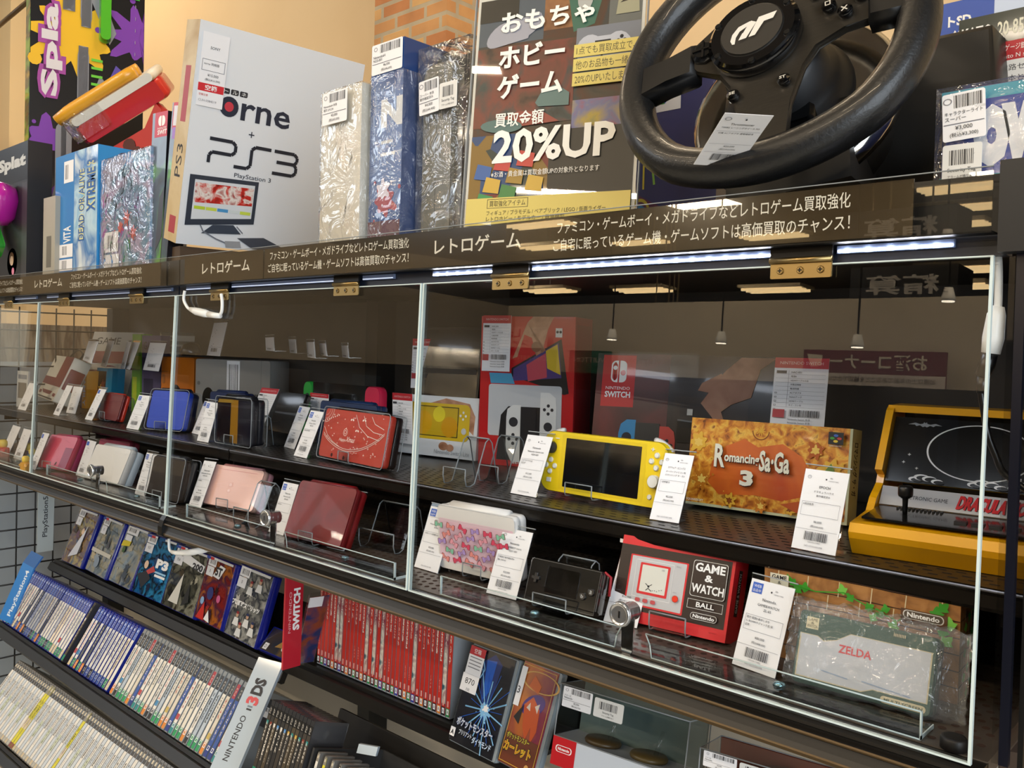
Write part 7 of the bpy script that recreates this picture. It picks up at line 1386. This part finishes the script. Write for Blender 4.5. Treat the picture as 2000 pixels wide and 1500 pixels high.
def f_f1(t, wd, d, b0, h):
    for x, c in ((.30, '4A3A20'), (.66, '5A4A28')): MB().lathe([(.022, 0), (.023, .003), (.021, .006)], M(c, .4), 24, Matrix.Translation((wd * x, d * .5, b0 + .0003))).build('figure_stand', t)
    for x in (.34, .70): MB().tube([(wd * x, d * .55, b0 + .006), (wd * x + .006, d * .58, b0 + (h - b0) * .55)], .003, CLEAR, 8).build('support_peg', t)
fig_box(k35(98, 690, 940, 990, 155, 280), .15, .06, 'clear figure box with a red corner panel and white stickers under the rail', 1, '5A6A66', 1, f_f1)
def f_f2(t, wd, d, b0, h): MB().slab([(wd * .55 + wd * .33 * math.cos(q), b0 + (h - b0) * .8 * math.sin(q)) for q in [math.pi * j / 14 for j in range(15)]], d * .2, d * .85, M('4A3026', .35, coat=.6), .006).build('brown_blister', t)
fig_box(k35(1035, 1010, 2000, 1330, 1060, 700), .13, .06, 'second clear figure box with brown backing, right of the one with the red corner', 1, '7A4030', 1, f_f2)
rack('black rack board under the figure boxes at the lower right', stand(at_y(k35(98, 760)[0], .15).x, .15, at_y(k35(98, 760)[0], .15).z - .045, 0), -.02, .60, .06, .07, back=False)
# lower middle rack: dark spines, a leaning case and a grey box
EX, ew, eh = pose(*k33(-40, 1545, 320, 1776, 80, 1135), y=.02)
rack('black sloping rack at the bottom centre with dark spines', EX @ Matrix.Translation((0, -.004, 0)), -.01, .50, .1, .145)
xr = row_x(EX, k33(345, 1500)[0]); n = 12; dx = (loc(EX, k33(400, 1290)[0])[0]) / n
for i in range(n): put('dark', (i * 3) % 11, EX, dx * i, f'dark slim game spine in the bottom centre rack, {nth(i + 1)} right of the pale blue sign', 'dark slim game cases', max(.6, dx / .0146))
X, wd, h = pose(*k33(0, 1180, 260, 1290, 60, 985), y=.12); mb = MB().slab(rrect(0, 0, wd, h, .002), 0, .014, M('4A4C50', .2, coat=.7), .001); a = front(mb, wd, h); a.rect(0, .78, 1, 1, M('101012', .35)); a.text('PS3', .40, .83, .75, .95, M('8A8C90', .4), bold=.02); a.rect(.0, 0, 1, .78, M('24262E', .3)); a.rect(.06, .35, .55, .72, PAPER); a.bars(.12, .56, .45, .70, n=12); a.rect(.45, .1, .95, .5, M('5A2A34', .3)); tag(mb.build('game_case', X=X), 'dark front-facing disc case leaning behind the dark slim spines', 'game case')
gx = loc(EX, k33(440, 1290)[0])[0]; t = MB(); t.box((gx, -.001, .0005), (gx + .004, .135, eh * .95), M('2E2E2E', .5)).box((gx, .131, .0005), (gx + .16, .135, eh * .95), M('2E2E2E', .5)); tag(t.build('divider_tray', X=EX), 'grey open divider tray beside the dark slim spines', 'tray')
for i in range(6): put('white', (i * 5 + 1) % 16, EX, gx + .012 + .0165 * i, f'white rounded game case in the bottom centre tray, {nth(i + 1)} from the left', 'white cases in the bottom tray', eh / .18 * .93)
X, wd, h = pose(*k33(735, 1390, 875, 1415, 745, 1325), y=.10); tag(MB().prism([(0, 0), (.004, h), (.010, h * 1.05), (.012, h), (.006, 0)], 0, wd, M('B4C4D0', .3, coat=.4)).build('label_holder', X=X), 'small pale blue curved label holder in the bottom centre rack', 'label holder')
# things beyond the wire grid and the right edge
o = MB().box((0, 0, 0), (.5, .5, .02), M('A87A4A', .6)); tag(o.build('wooden_board', X=Matrix.Translation((-3.3, .3, ZO - 1.05))), 'brown wooden board seen low beyond the wire grid', 'board')
o = MB().box((0, 0, 0), (.30, .02, .012), M('0A0A0A', .5)); p1, p2 = at_z((1998, 1392), .55), at_z((1945, 1460), .55)
o = MB().tube([tuple(p1 + (p1 - p2) * 3), tuple(p2), tuple(p2 - (p1 - p2) * 2)], .012, M('0B0B0B', .5), 4); tag(o.build('floor_trim'), 'black bar crossing the pale floor at the lower right corner', 'bar')
X, wd, h = pose((1950, 1540), (2040, 1560), (1955, 1464), y=.18); tag(MB().box((0, 0, 0), (.14, .2, h), M('4A3A30', .6)).build('brown_box', X=X), 'dark brown box top at the lower right corner', 'box')
bpy.context.view_layer.update()
